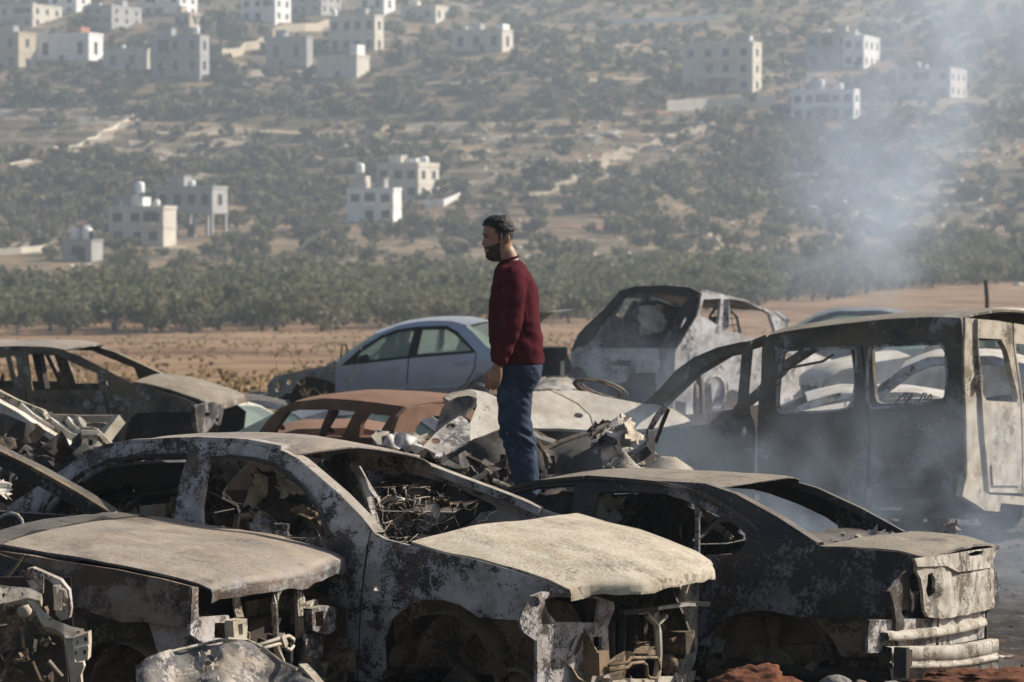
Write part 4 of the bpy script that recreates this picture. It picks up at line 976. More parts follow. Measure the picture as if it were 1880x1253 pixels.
e_rw = [(1097, 909), (1105, 903), (1158, 902), (1222, 907), (1253, 916), (1307, 939), (1349, 963), (1368, 980), (1370, 997), (1360, 1010), (1349, 1018), (1285, 1020), (1213, 1019), (1078, 1014), (1083, 985), (1090, 940)]
e_fw = [(1056, 890), (988, 895), (945, 905), (913, 922), (860, 956), (815, 985), (810, 1004), (1035, 1010), (1043, 985), (1050, 930)]
E.panel('body_side', e_out, [e_rw, e_fw], M_black, far=True, th=.03)
E.beams('roof_rail', [[(779, 983), (813, 965), (856, 936), (905, 913), (945, 897), (988, 889), (1077, 881), (1201, 890), (1292, 895), (1349, 914), (1424, 955), (1498, 1003)]], M_black, .04, .022, inset=.05)
E.beams('drip_rail', [[(1077, 876), (1137, 880), (1201, 886), (1243, 893), (1285, 906), (1328, 928), (1370, 956), (1391, 975), (1395, 990)], [(779, 981), (856, 933), (945, 894), (988, 885), (1072, 877)]], M_black, .010, .010, both=False, inset=-.006)
E.beams('door_seam', [[(1397, 990), (1385, 1020), (1370, 1059), (1334, 1118), (1306, 1152)]], M_blackin, .006, .012, both=False, inset=.004)
E.beams('door_pillar', [[(1078, 884), (1068, 940), (1058, 1000), (1050, 1100)]], M_black, .055, .03, inset=.05)
E.beams('window_divider', [[(1277, 925), (1277, 1020)]], M_black, .012, .012, both=False, inset=.03)
E.top('roof', [(962, 889), (988, 885), (1030, 878), (1077, 875), (1137, 879), (1201, 884), (1243, 887), (1296, 890), (1316, 895)], M_roofe, .045, edge=.025, bow=(.16, -.14), dent=(.012, 1.6), n=20, th=.006, sag=lambda q, f, v: q - Vector((0, 0, .035 * (1 - f) ** 5)))
E.top('boot_lid', [(1500, 1001), (1565, 1004), (1650, 1012), (1704, 1026)], M_roofe, .05, edge=.02, bow=(-.20, -.035), dent=(.012, 2.2), n=20, th=.014)
E.top('parcel_shelf', [(1400, 985), (1500, 1001)], M_black, .0, edge=.15, m=5, dent=(.02, 4))
E.floor(M_blackin, -.7, 3.2)
E.plate('rear_bulkhead', .35, [(-.66, .15), (.66, .15), (.6, .72), (-.6, .72)], [], M_blackin, px=False, sgn=-1, step=.1)
XR = -.96
def E_e(px, py, x=XR): y, z = E.end(x, [(px, py)])[0]; return (x, y, z)
E.plate('boot_lip', XR, [(1703, 1027), (1740, 1020), (1790, 1011), (1838, 1005), (1838, 1016), (1828, 1028), (1827, 1042), (1762, 1051), (1745, 1040), (1706, 1042)], [[(1780, 1017), (1795, 1012), (1810, 1012), (1808, 1018), (1795, 1021), (1783, 1021)]], M_rear, sgn=-1, bow=.05, step=.035, lean=.10)
lid = [(1701, 1043), (1730, 1040), (1745, 1042), (1762, 1052), (1826, 1043), (1834, 1075), (1836, 1112), (1830, 1117), (1735, 1137), (1716, 1134), (1708, 1085)]
E.plate('boot_lid_back', XR + .02, lid, [[(1715, 1056), (1722, 1052), (1726, 1065), (1726, 1090), (1720, 1104), (1715, 1085)]], M_rear, sgn=-1, bow=.05, step=.03, dent=(.024, 8))
lamp = [(1700, 1030), (1675, 1042), (1650, 1064), (1634, 1086), (1640, 1110), (1648, 1190), (1702, 1190), (1716, 1136), (1708, 1086)]
E.plate('tail_lamp_housing', XR + .14, lamp, [[(1663 + 5.5 * math.cos(k * .7), 1127 + 8 * math.sin(k * .7)) for k in range(9)], [(1668, 1060), (1684, 1048), (1695, 1060), (1690, 1085), (1672, 1090)]], M_black, sgn=-1, bow=-.0, step=.035, dent=(.02, 8))
E.plate('tail_lamp_housing', XR + .06, [(1818, 1050), (1828, 1044), (1834, 1075), (1836, 1110), (1822, 1118)], [], M_black, sgn=-1, step=.05)
E.plate('rear_panel', XR + .05, [(1650, 1142), (1718, 1136), (1830, 1116), (1816, 1140), (1812, 1172), (1700, 1192), (1668, 1200), (1648, 1203), (1648, 1160)], [], M_greyp, sgn=-1, bow=.07, step=.05, dent=(.01, 7))
MB().grid([[Vector((XR + .05 - dx + .07 * (q[1] / .83) ** 2, q[1], q[2] + dz)) for q in [E_e(x, y, XR + .02) for x, y in ((1672, 1176), (1695, 1173), (1720, 1168), (1745, 1163), (1770, 1158), (1795, 1151), (1814, 1146))]] for dz, dx in ((.04, .0), (.03, .03), (.005, .04), (-.012, .035), (-.016, .0))]).build('rear_ridge', M_rear, E.root, True)
E.panel('rear_quarter_skirt', [(1492, 1135), (1566, 1137), (1626, 1135), (1645, 1122), (1652, 1202), (1620, 1206), (1552, 1208), (1540, 1206), (1528, 1178), (1508, 1155)], [[(1638 + 4 * math.cos(k * .785), 1152 + 4 * math.sin(k * .785)) for k in range(8)]], M_tan, inset=.03, far=True, step=.05)
bl = [(1701, 1192), (1740, 1191), (1790, 1184), (1837, 1173)]
rows = []
for dz, dx in ((.004, .05), (0, 0), (-.006, -.006), (-.064, -.010), (-.067, -.002), (-.086, -.002), (-.089, -.018), (-.110, -.018), (-.113, -.002), (-.174, -.006), (-.182, .01), (-.18, .06)):
    rows.append([Vector((XR - .06 + dx + .09 * (q[1] / .75) ** 2, q[1], q[2] + dz)) for q in [E_e(x, y, XR - .06) for x, y in ((1700, 1192), (1715, 1192), (1727, 1191), (1740, 1190), (1752, 1189), (1765, 1187), (1778, 1185), (1790, 1183), (1802, 1181), (1815, 1178), (1827, 1176), (1837, 1174))]])
rows = [[p + Vector((.012 * nz(p, 9, 4), 0, .006 * nz(p, 12, 7))) for p in r_] for r_ in rows]
MB().grid(rows).build('bumper_beam', M_rear, E.root, True)
q0 = E_e(1694, 1216, XR - .06); MB().box((q0[0] + .12, q0[1] - .01, q0[2] - .01), (.07, .05, .16)).box((q0[0] + .2, q0[1] - .16, q0[2]), (.16, .08, .09)).build('bumper_bracket', M_black, E.root)
q1 = E_e(1832, 1200, XR - .06); MB().tube([(q1[0], q1[1], q1[2] - .02), (q1[0] - .02, q1[1] - .12, q1[2] - .03), (q1[0] - .03, q1[1] - .2, q1[2] - .03)], .012, 6).build('tow_bolt', M_greyp, E.root)
for s in (-1, 1):
    m = MB(); m.grid([[Vector((-.02 - .36 * math.cos(t), s * (.46 + .34 * k / 4), .14 + .35 * math.sin(t))) for k in range(5)] for t in [math.pi * (.02 + i / 12 * .96) for i in range(13)]])
    m.build('wheel_arch_liner', M_tan, E.root, True)
    sheet('inner_wing', E.root, M_tan, lambda a, b, s=s: (a, s * (.47 + .02 * math.sin(a * 6)), b), [(-.9, .08), (.6, .08), (.6, .5), (-.9, .5)], [], step=.08, th=.015, out=(0, s, 0), dent=(.016, 5))
    MB().tube([(-.95, s * .5, .17), (-.3, s * .5, .2), (.4, s * .5, .16)], .05, h=.05).build('chassis_rail', M_tan, E.root)
    MB().lathe((0, s * .66, .08), [(0, -.03), (.14, -.03), (.145, 0), (.14, .02), (.07, .025), (.05, .06), (0, .06)], 24, 'Y').build('brake_disc', M_tan, E.root, True)
    MB().lathe((.02, s * .6, .08), [(.035, 0), (.035, .2), (.05, .22), (.05, .3), (.0, .32)], 10).build('damper', M_tan, E.root, True)
MB().box((-.55, .35, .1), (.4, .5, .16), .1).build('fuel_tank', M_tan, E.root)
scraps('underbody_debris', E.root, M_tan, (-.2, .5, .1), (1.2, .5, .15), 40, 41, .09)
seat(E.root, M_black, 1.55, .36, .1); seat(E.root, M_black, 1.55, -.36, .1); seat(E.root, M_blackin, .75, 0, .12, .35, 1.1)
def E_y(px, py, y): return E.at(px, py, y)
crumple('seat_back_panel', E.root, M_greyp, [E_y(1085, 985, .3), E_y(1100, 908, .2), E_y(1145, 908, .2), E_y(1135, 985, .3)], 10, .025, 21.1, fold=1)
crumple('seat_back_panel', E.root, M_black, [E_y(1155, 985, .25), E_y(1185, 905, .15), E_y(1200, 905, .15), E_y(1165, 985, .25)], 10, .02, 22.1, fold=1)
crumple('dark_hanging_sheet', E.root, M_blackin, [E_y(1205, 1015, .3), E_y(1205, 905, .3), E_y(1256, 915, .3), E_y(1256, 1015, .3)], 12, .03, 23.1, fold=4)
crumple('cabin_sheet', E.root, M_pale, [E_y(1275, 925, -.3), E_y(1295, 935, -.3), E_y(1350, 990, -.3), E_y(1335, 990, -.3)], 10, .02, 24.1)
crumple('cabin_sheet', E.root, M_rustd, [E_y(1258, 935, -.2), E_y(1290, 950, -.2), E_y(1280, 990, -.2), E_y(1258, 990, -.2)], 8, .03, 25.1)
crumple('cabin_sheet', E.root, M_whiteb, [E_y(975, 950, -.2), E_y(1000, 945, -.2), E_y(1022, 955, -.2), E_y(990, 956, -.2)], 8, .01, 26.1)
crumple('dark_hanging_sheet', E.root, M_blackin, [E_y(800, 1020, -.45), E_y(900, 925, -.45), E_y(1075, 895, -.45), E_y(1075, 1020, -.45)], 14, .05, 30.1, fold=3)  # added dark sheet, blocks the view through the front window
crumple('dark_hanging_sheet', E.root, M_blackin, [E_y(1085, 1025, -.5), E_y(1092, 900, -.55), E_y(1262, 912, -.55), E_y(1262, 1025, -.5)], 14, .06, 31.1, fold=3)  # this and the next sheet are added to keep the rear window dark
crumple('dark_hanging_sheet', E.root, M_black, [E_y(1255, 1025, -.62), E_y(1258, 925, -.62), E_y(1350, 960, -.62), E_y(1385, 1025, -.62)], 12, .05, 32.1, fold=2)
crumple('cabin_sheet', E.root, M_greyp, [E_y(1318, 985, -.4), E_y(1328, 978, -.4), E_y(1345, 992, -.4), E_y(1320, 995, -.4)], 8, .02, 34.1)
scraps('cabin_debris', E.root, M_blackin, (1.2, 0, .4), (2.0, 1.2, .5), 100, 42, .13)
scraps('shelf_debris', E.root, M_greyp, E_y(1560, 1000, .0), (.35, 1.1, .05), 40, 43, .08)
crumple('melted_glass', E.root, M_bluegrey, [E_y(1575, 1002, -.1), E_y(1585, 984, -.3), E_y(1650, 982, -.35), E_y(1640, 996, -.1)], 12, .03, 27.1)
crumple('bent_flap', E.root, M_greyp, [E_y(1727, 990, -.45), E_y(1742, 962, -.45), E_y(1755, 955, -.45), E_y(1764, 993, -.45)], 8, .015, 28.1, label='bent grey flap standing up at the far side of the boot')
for x in (1551,): MB().tube([E_y(x - 1, 990, 0), E_y(x - 1, 978, 0), E_y(x + 1, 978, 0), E_y(x + 1, 990, 0)], .005, 4).build('metal_clip', M_silver, E.root)
crumple('engine_bay_rubble', E.root, M_blackin, [(2.4, -.7, .55), (2.4, .7, .55), (3.3, .65, .45), (3.3, -.65, .45)], 16, .06, 29.1)
def pxs(name, parent, mat, outline, holes, dep, **kw):
    "sheet whose outline is read from the photo and laid on the slanting surface depth = dep(px, py)"
    I = parent.matrix_world.inverted() if False else Matrix.Translation(-Vector(parent.location))
    kw.setdefault('th', .012); kw.setdefault('step', .09); kw.setdefault('dent', (.01, 3)); kw.setdefault('out', (0, -1, .3))
    return sheet(name, parent, mat, lambda a, b: I @ P(a * 100, b * 100, dep(a * 100, b * 100)), [(x / 100, y / 100) for x, y in outline], [[(x / 100, y / 100) for x, y in h] for h in holes], **kw)
def ell(cx, cy, rx, ry, n=10): return [(cx + rx * math.cos(2 * math.pi * k / n), cy + ry * math.sin(2 * math.pi * k / n)) for k in range(n)]

# ================================================================ F: burnt van on the right
V = Car('burnt_van', 'olive grey burnt van with open window frames wrapped in smoke', 1672, 22.96, R(180 - 36), 1, 1.74, cat='burnt van', belt=1.12, roof=1.86, tumble=.14, xr=(-.62, 3.3), taper=.05)
v_out = [(1397, 700), (1399, 640), (1404, 622), (1413, 615), (1440, 609), (1471, 604), (1510, 599), (1544, 595), (1600, 589), (1629, 586), (1690, 583), (1730, 582), (1764, 584), (1769, 640), (1773, 720), (1776, 800), (1778, 865), (1778, 914), (1763, 914), (1751, 895), (1734, 866), (1710, 862), (1672, 860), (1640, 863), (1612, 874), (1600, 893), (1595, 929), (1592, 965), (1396, 965)]
v_w1 = [(1597, 640), (1603, 636), (1720, 631), (1731, 634), (1736, 645), (1740, 690), (1737, 726), (1730, 737), (1620, 749), (1593, 750), (1592, 690)]
v_w2 = [(1437, 648), (1444, 643), (1565, 638), (1573, 643), (1573, 690), (1566, 748), (1531, 755), (1440, 759), (1430, 755), (1427, 742), (1430, 690)]
V.panel('body_side', v_out, [v_w1, v_w2], M_vans, far=True, th=.05, dent=(.008, 1.4))
V.beams('door_seam', [[(1582, 636), (1590, 700), (1593, 755), (1597, 800), (1594, 870), (1586, 925)]], M_blackin, .006, .010, both=False, inset=.0)
V.beams('window_seal', [smooth_line(v_w1)[:] + smooth_line(v_w1)[:1], smooth_line(v_w2) + smooth_line(v_w2)[:1]], M_greyp, .010, .010, both=False, inset=-.004)
V.top('roof', [(1413, 615), (1471, 604), (1544, 595), (1629, 586), (1730, 582), (1764, 584)], M_vans, .06, edge=-.005, n=18, bow=(.15, -.02), dent=(.012, 1.2))
V.beams('windscreen_pillar', [[(1404, 622), (1380, 632), (1330, 648), (1270, 684), (1215, 735), (1170, 772)]], M_vans, .05, .035, inset=.08)
# front door, swung slightly open
v_d = [(1384, 626), (1364, 628), (1322, 638), (1279, 656), (1247, 679), (1215, 716), (1183, 745), (1156, 767), (1150, 800), (1150, 960), (1384, 960), (1386, 880), (1388, 800), (1384, 775), (1378, 760), (1377, 700)]
v_dw = [(1367, 648), (1332, 655), (1300, 670), (1269, 693), (1237, 719), (1202, 744), (1200, 752), (1190, 787), (1215, 786), (1330, 778), (1347, 763), (1360, 736), (1364, 688)]
V.panel('front_door', v_d, [v_dw, ell(1369, 792, 7, 9)], M_vans, inset=-.05, th=.05, step=.07)
V.panel('fender', [(1148, 790), (1100, 800), (1040, 815), (1000, 840), (995, 965), (1148, 965)], [], M_black, far=True)
V.top('bonnet', [(1150, 785), (1100, 798), (1040, 814), (1000, 838)], M_black, .08, edge=.03)
V.plate('dashboard_frame', 2.35, [(-.74, .2), (.74, .2), (.74, .92), (-.74, .98)], [], M_blackin, px=False, sgn=-1, step=.12)
V.floor(M_blackin, -.5, 3.0, .25)
V.beams('door_pillar', [[(1413, 625), (1408, 700), (1406, 800), (1404, 900)]], M_vans, .06, .04, inset=.06)
for s in (-1, 1):
    MB().grid([[Vector((-.02 - .40 * math.cos(t), s * (.5 + .33 * k / 4), .24 + .40 * math.sin(t))) for k in range(5)] for t in [math.pi * (.02 + i / 12 * .96) for i in range(13)]]).build('wheel_arch_liner', M_blackin, V.root, True)
    wheel(V.root, M_blackin, (-.02, s * .68, .18), .19, .15)
XV = -.58
V.plate('tailgate_pillar', XV, [(1772, 584), (1795, 586), (1795, 620), (1800, 690), (1803, 740), (1808, 800), (1812, 910), (1777, 912), (1775, 800), (1771, 690)], [], M_vanr, sgn=-1, step=.06)
v_rd = [(1795, 586), (1830, 589), (1858, 594), (1860, 640), (1874, 735), (1876, 906), (1816, 904), (1808, 800), (1803, 730), (1797, 650)]
V.plate('rear_door', XV - .03, v_rd, [[(1797, 621), (1838, 623), (1849, 645), (1870, 730), (1868, 739), (1812, 736), (1805, 726), (1800, 680)]], M_vanr, sgn=-1, step=.05, th=.05)
V.plate('rear_door', XV - .03, [(1861, 594), (1900, 600), (1975, 612), (1985, 720), (1985, 915), (1879, 906), (1877, 735), (1863, 640)], [[(1860 + 4, 631), (1895, 634), (1950, 640), (1968, 740), (1880, 742)]], M_vanr, sgn=-1, step=.06, th=.05)
V.plate('number_plate_recess', XV - .045, [(1821, 853), (1865, 853), (1872, 860), (1872, 892), (1823, 892)], [], M_vanr, sgn=-1, step=.06, th=.01)
V.plate('tail_lamp_recess', XV + .05, [(1776, 796), (1810, 796), (1814, 830), (1816, 912), (1778, 912)], [], M_greyp, sgn=-1, step=.06)
V.plate('rear_bumper', XV - .06, [(1776, 866), (1800, 900), (1816, 908), (1876, 912), (1985, 922), (1985, 940), (1880, 928), (1838, 924), (1835, 940), (1808, 938), (1790, 925), (1768, 912)], [], M_vanr, sgn=-1, step=.06, th=.06)
MB().box((XV - .03, .87, 1.34), (.05, .05, .10)).build('door_hinge', M_vanr, V.root)
for px_, lean in ((1642, 12), (1688, 0)):
    w = [(px_ - 5 - 0, 746), (px_ + 8 + lean, 722), (px_ + 13 + lean, 722), (px_ + 8 + lean * .7, 735), (px_ + 12 + lean * .7, 736), (px_ + 21 + lean, 724), (px_ + 24 + lean, 726), (px_ + 14, 745)]
    MB().tube([V.at(x, y, .55) for x, y in w], .008, 5).build('seat_hook', M_dkwire, V.root, True)
for px_ in (1550, 1559, 1727, 1735): MB().tube([V.at(px_, 752, .7), V.at(px_ + 1, 740, .7), V.at(px_ + 3, 740, .7), V.at(px_ + 5, 752, .7)], .004, 4).build('metal_clip', M_silver, V.root)
MB().tube([V.at(1430, 680, -.6), V.at(1470, 672, -.6), V.at(1510, 664, -.6), V.at(1530, 652, -.6)], .012, 5).build('hanging_cable', M_dkwire, V.root)

# ================================================================ G: scorched white car with its tail towards the camera
G = Car('burnt_car', 'scorched white car with a gutted tailgate behind the smoking van', 1232, 38.0, R(50), -1, 1.66, belt=1.15, roof=1.85, tumble=.20, xr=(-.2, 3.6), taper=.05)
G.panel('body_side', [(1232, 640), (1250, 600), (1272, 560), (1288, 535), (1326, 541), (1363, 551), (1417, 573), (1459, 606), (1462, 640), (1600, 690), (1600, 800), (1400, 800), (1380, 730), (1345, 715), (1310, 735), (1295, 780), (1236, 770)], [[(1291, 550), (1323, 549), (1320, 597), (1286, 580)], [(1340, 548), (1368, 553), (1412, 576), (1424, 612), (1395, 625), (1340, 607)]], M_whiteb, far=True, th=.05, step=.10, dent=(.03, 2))
G.top('roof', [(1288, 533), (1326, 540), (1363, 550), (1417, 572)], M_whiteb, .05, edge=.0, dent=(.03, 2), bow=(-.12, 0))
G.plate('tailgate', -.05, [(1047, 648), (1062, 637), (1110, 640), (1209, 640), (1211, 668), (1206, 686), (1190, 684), (1157, 686), (1150, 700), (1140, 704), (1110, 703), (1081, 694), (1070, 676), (1048, 672)], [[(1131, 661), (1161, 662), (1158, 673), (1128, 672)]], M_whiteb, sgn=-1, step=.07, dent=(.02, 3))
G.plate('rear_frame', 0.0, [(1133, 540), (1138, 533), (1167, 526), (1220, 524), (1265, 528), (1285, 538), (1275, 580), (1258, 608), (1240, 640), (1209, 640), (1228, 606), (1262, 545), (1215, 538), (1170, 538), (1146, 546), (1103, 593), (1085, 625), (1064, 640), (1048, 646), (1060, 616), (1079, 595), (1106, 570)], [[(1250, 590), (1257, 580), (1260, 586), (1250, 603), (1246, 602)]], M_black, sgn=-1, step=.06, dent=(.03, 3), th=.05)
G.plate('tail_corner', .02, [(1211, 640), (1240, 640), (1236, 770), (1206, 760), (1204, 690)], [], M_whiteb, sgn=-1, step=.07)
G.plate('tail_lamp_hole', -.02, [(1040, 650), (1050, 672), (1080, 696), (1082, 720), (1044, 712)], [], M_black, sgn=-1, step=.08)
G.plate('dark_tail_panel', .5, [(1050, 640), (1240, 610), (1240, 700), (1060, 705)], [], M_blackin, sgn=-1, step=.1)  # dark panel added so the inside of the tail reads as shaded
G.plate('rear_underside', .1, [(1080, 690), (1236, 690), (1236, 800), (1080, 800)], [], M_black, sgn=-1, step=.12)
crumple('hanging_white_sheet', G.root, M_whitep, [G.at(1176, 562, .2), G.at(1214, 560, .2), G.at(1222, 612, .2), G.at(1180, 614, .2)], 12, .05, 41.3, fold=2)
MB().tube([G.at(1170, 555, .1), G.at(1150, 590, .2), G.at(1135, 625, .2)], .07, 6).build('inner_pillar', M_black, G.root)
MB().tube([G.at(1332, 552, -.70), G.at(1332, 600, -.80)], .05, h=.04).build('door_pillar', M_greyp, G.root)
sheet('dark_cabin_panel', G.root, M_blackin, lambda a, b: (a, .45, b), G.side([(1290, 690), (1300, 560), (1330, 552), (1420, 585), (1425, 690)]), [], step=.15, out=(0, -1, 0), dent=(.06, 2))  # dark panel added so the side windows show a dark interior
MB().tube([G.at(1445, 590, -.7), G.at(1425, 575, .6)], .04, 5).build('windscreen_header', M_whiteb, G.root)
seat(G.root, M_dkwire, 2.0, .4, .7)
seat(G.root, M_dkwire, 2.0, -.4, .7)
MB().box((1.9, .0, .62), (3.4, 1.5, .05)).build('floor_pan', M_blackin, G.root)
scraps('cabin_debris', G.root, M_blackin, (1.0, 0, .95), (1.6, 1.3, .5), 60, 51, .2)
MB().grid([[Vector((1.05 - .33 * math.cos(t), -(.45 + .33 * k / 3), .36 + .33 * math.sin(t))) for k in range(4)] for t in [math.pi * i / 10 for i in range(11)]]).build('wheel_arch_liner', M_blackin, G.root, True)
wheel(G.root, M_greyp, (1.05, -.72, .36), .25, .18)
for x in (.3, 3.2):
    for y in (-.6, .6): MB().box((x, y, .05), (.35, .25, 1.3)).build('rubble_prop', M_blackin, G.root)

# ================================================================ H: silver blue saloon without its front
Hc = Car('stripped_car', 'silver blue saloon with its front wings stripped off, between the rust roof and the orchard', 870, 38.6, R(180 - 12), 1, 1.66, cat='car', group='cars in the yard', belt=.92, roof=1.36, tumble=.16, xr=(-.95, 3.6), taper=.06)
Hc.root['label'] = 'silver blue saloon with stripped front wings beyond the rust brown roof'
def paint(name, col, dust, rough=.32, metal=.5):
    b = NB(name); n = b.noise(3, 5, .6); f = b.noise(60, 4, .7)
    sz = b.n('ShaderNodeSeparateXYZ'); b.put(sz.inputs[0], b.tc())
    d = b.ramp(b.math('ADD', sz.outputs[2], b.math('MULTIPLY', n, -.35)), .55, .05, 0, .75)   # dust thrown up on the lower doors
    c = b.mix(b.ramp(n, .4, .75, 0, .25), col, dust); c = b.mix(d, c, dust)
    up = b.ramp(b.nrmz(), .6, .95, 0, .55); c = b.mix(up, c, (.42, .38, .33))
    return b.done(c, b.mix(d, (rough,) * 3, (.85,) * 3), b.bump(f, .001, .3), metal=0.25, spec=.5, Coat_Weight=.35, Coat_Roughness=.12)
M_blue = paint('silver_blue_paint', (.37, .41, .51), (.34, .30, .26))
b = NB('dusty_glass'); c_g = b.mix(b.ramp(b.noise(4, 5), .4, .7), (.62, .70, .66), (.76, .78, .72))
p_ = b.n('ShaderNodeBsdfPrincipled'); b.put(p_.inputs['Base Color'], c_g); p_.inputs['Roughness'].default_value = .2
t_ = b.n('ShaderNodeBsdfTranslucent'); b.put(t_.inputs[0], c_g); r_ = b.n('ShaderNodeBsdfTransparent'); r_.inputs[0].default_value = (.85, .92, .9, 1)
m1 = b.n('ShaderNodeMixShader'); m1.inputs[0].default_value = .6; m2 = b.n('ShaderNodeMixShader'); m2.inputs[0].default_value = .62
b.t.links.new(p_.outputs[0], m1.inputs[1]); b.t.links.new(t_.outputs[0], m1.inputs[2]); b.t.links.new(m1.outputs[0], m2.inputs[1]); b.t.links.new(r_.outputs[0], m2.inputs[2]); b.t.links.new(m2.outputs[0], b.out.inputs[0])
M_glassc = b.m
M_trim = plain('black_trim', (.018, .018, .02), .55, .2, 8, bump=0)
h_all = [(616, 669), (657, 637), (695, 612), (734, 598), (766, 592), (797, 590), (830, 591), (854, 597), (870, 612), (897, 640), (960, 650), (1004, 664), (1008, 690), (1000, 716), (965, 724), (950, 700), (935, 684), (916, 678), (892, 684), (868, 698), (850, 712), (842, 735), (838, 752), (616, 752)]
h_fw = [(628, 669), (664, 640), (700, 618), (730, 607), (764, 602), (752, 655)]
h_rw = [(774, 602), (820, 601), (838, 611), (873, 646), (762, 654)]
Hc.panel('body_side', h_all, [h_fw, h_rw], M_blue, far=True, th=.03, step=.12, dent=(.004, 1.5))
Hc.panel('window_trim', [(626, 672), (664, 638), (700, 616), (730, 605), (764, 600), (820, 598), (840, 609), (876, 648), (762, 657)], [h_fw[:1] + [(650, 665)] + [(662, 648), (700, 622), (728, 611), (761, 605), (749, 654), (652, 664)], [(776, 606), (818, 605), (834, 613), (866, 644), (766, 652)]], M_trim, inset=-.004, th=.01, step=.1, dent=(0, 1))
for nm, w in (('front_window', [(640, 666), (662, 646), (700, 620), (730, 608), (763, 603), (751, 656)]), ('rear_window', [(775, 604), (820, 602), (838, 612), (870, 646), (763, 654)])):
    Hc.panel(nm, w, [], M_glassc, far=True, inset=.02, th=.006, step=.2, dent=(0, 1))
for sm in ([(751, 655), (748, 690), (748, 752)], [(874, 649), (871, 677), (856, 705), (840, 716)]): Hc.beams('door_seam', [sm], M_trim, .006, .006, both=False, inset=-.002)
Hc.beams('side_moulding', [[(618, 716), (748, 713)], [(751, 713), (838, 709)]], M_blue, .012, .02, both=False, inset=-.01)
for x, y in ((722, 675), (845, 664)): Hc.beams('door_handle', [[(x - 9, y), (x + 9, y - 1)]], M_blue, .02, .015, both=False, inset=-.03)
Hc.panel('door_mirror', [(651, 664), (658, 656), (676, 650), (679, 658), (670, 664)], [], M_trim, inset=-.12, th=.1, step=.1)
Hc.top('roof', [(690, 614), (734, 597), (766, 591), (797, 589), (830, 590), (856, 597)], M_blue, .05, edge=.0, bow=(.12, -.12), dent=(.002, 1))
Hc.top('rear_screen', [(860, 602), (897, 640)], M_glassc, .05, edge=.05, bow=(-.12, -.2), th=.006, dent=(0, 1), m=6)
Hc.top('windscreen', [(695, 613), (620, 668)], M_glassc, .05, edge=.05, bow=(.12, .2), th=.006, dent=(0, 1), m=6)
bl0 = Hc.side([(905, 642)])[0]
MB().grid([[Vector((bl0[0] - .62 * u, y, .95 + .60 * u - .1 * u * u)) for y in np.linspace(-.58, .58, 6)] for u in (0, .5, .85, 1)] + [[Vector((bl0[0] - .90, y, 1.47)) for y in np.linspace(-.55, .55, 6)]]).build('boot_lid', M_whitep, Hc.root, True, 'open boot lid standing up')
Hc.plate('rear_panel', -.92, [(-.75, .25), (.75, .25), (.75, .72), (-.75, .72)], [], M_blue, px=False, sgn=-1, step=.2)
Hc.floor(M_trim, -.8, 3.4, .15)
for y in (-.38, .38):
    sb = MB().box((1.35, y, .72), (.14, .46, .55), ry=-.25).box((1.62, y, .42), (.5, .48, .14)).build('front_seat', M_trim, Hc.root); MB().box((1.27, y, 1.08), (.09, .26, .18), ry=-.25).build('headrest', M_trim, sb)
sb = MB().box((.35, 0, .65), (.14, 1.2, .55), ry=-.3).build('rear_seat', M_trim, Hc.root)
MB().box((.27, .35, .98), (.09, .24, .16), ry=-.3).build('headrest', M_trim, Hc.root)
MB().lathe((1.95, .36, .82), [(.17, -.012), (.185, 0), (.17, .012), (.155, 0), (.17, -.012)], 20, 'X').build('steering_wheel', M_trim, Hc.root, True)
M_hin = burnt('grey_inner_wing', (.05, .05, .05), (.34, .34, .32), (.14, .12, .09), .72, 1.2, .5, (.30, .28, .24))
Hc.panel('inner_wing', [(616, 669), (555, 680), (499, 692), (486, 708), (486, 728), (510, 732), (525, 720), (540, 700), (552, 692), (575, 694), (600, 700), (616, 712)], [ell(526, 703, 4, 5), ell(505, 716, 4, 5)], M_hin, inset=.12, far=True, step=.1, th=.03)
Hc.panel('wheel_well', [(520, 728), (536, 704), (552, 692), (616, 692), (616, 752), (540, 752), (524, 745)], [], M_blackin, inset=.30, far=True, step=.12)
Hc.panel('chassis_leg', [(466, 728), (486, 724), (486, 706), (494, 706), (500, 740), (520, 738), (530, 752), (484, 752), (481, 761), (473, 761), (472, 744), (466, 742)], [ell(498, 746, 3, 5)], M_hin, inset=.2, far=True, step=.06, th=.06)
MB().tube([Hc.at(600, 672, .6), Hc.at(618, 665, .6)], .03, 5).build('scuttle_end', M_pale, Hc.root)
wheel(Hc.root, M_hin, (-.02, .66, .26), .22, .18)

# ================================================================ I: rust brown estate
I_ = Car('burnt_car', 'rust brown burnt estate car with empty side windows left of the man', 746, 24.6, R(180 - 38), 1, 1.56, belt=.72, roof=1.07, tumble=.12, xr=(-.1, 3.6), taper=.03, kind_z=-.42)
I_.panel('body_side', [(400, 830), (450, 818), (460, 810), (491, 772), (514, 750), (542, 738), (593, 732), (650, 735), (695, 740), (746, 748), (738, 775), (728, 815), (725, 900), (400, 900)], [[(488, 814), (503, 790), (527, 757), (545, 753), (620, 753), (716, 764), (700, 790), (677, 818)]], M_rust, far=True, th=.06, step=.09)
I_.beams('inner_pillar', [[(606, 754), (590, 785), (575, 830)]], M_rustd, .04, .03, inset=.06)
I_.beams('belt_clip', [[(503, 783), (506, 790)], [(592, 788), (597, 796)]], M_dkwire, .02, .01, both=False, inset=.1)
I_.top('roof', [(540, 738), (593, 731), (650, 734), (695, 739), (748, 747)], M_rust, .05, edge=.0, n=16, bow=(.08, -.05), dent=(.006, 1.4))
I_.plate('tailgate', -.02, [(720, 830), (724, 790), (733, 765), (748, 749), (790, 744), (850, 740), (880, 760), (885, 830), (880, 900), (724, 900)], [[(760, 810), (764, 785), (775, 770), (800, 764), (850, 762), (868, 775), (866, 806)]], M_rust, sgn=-1, step=.06, th=.05)
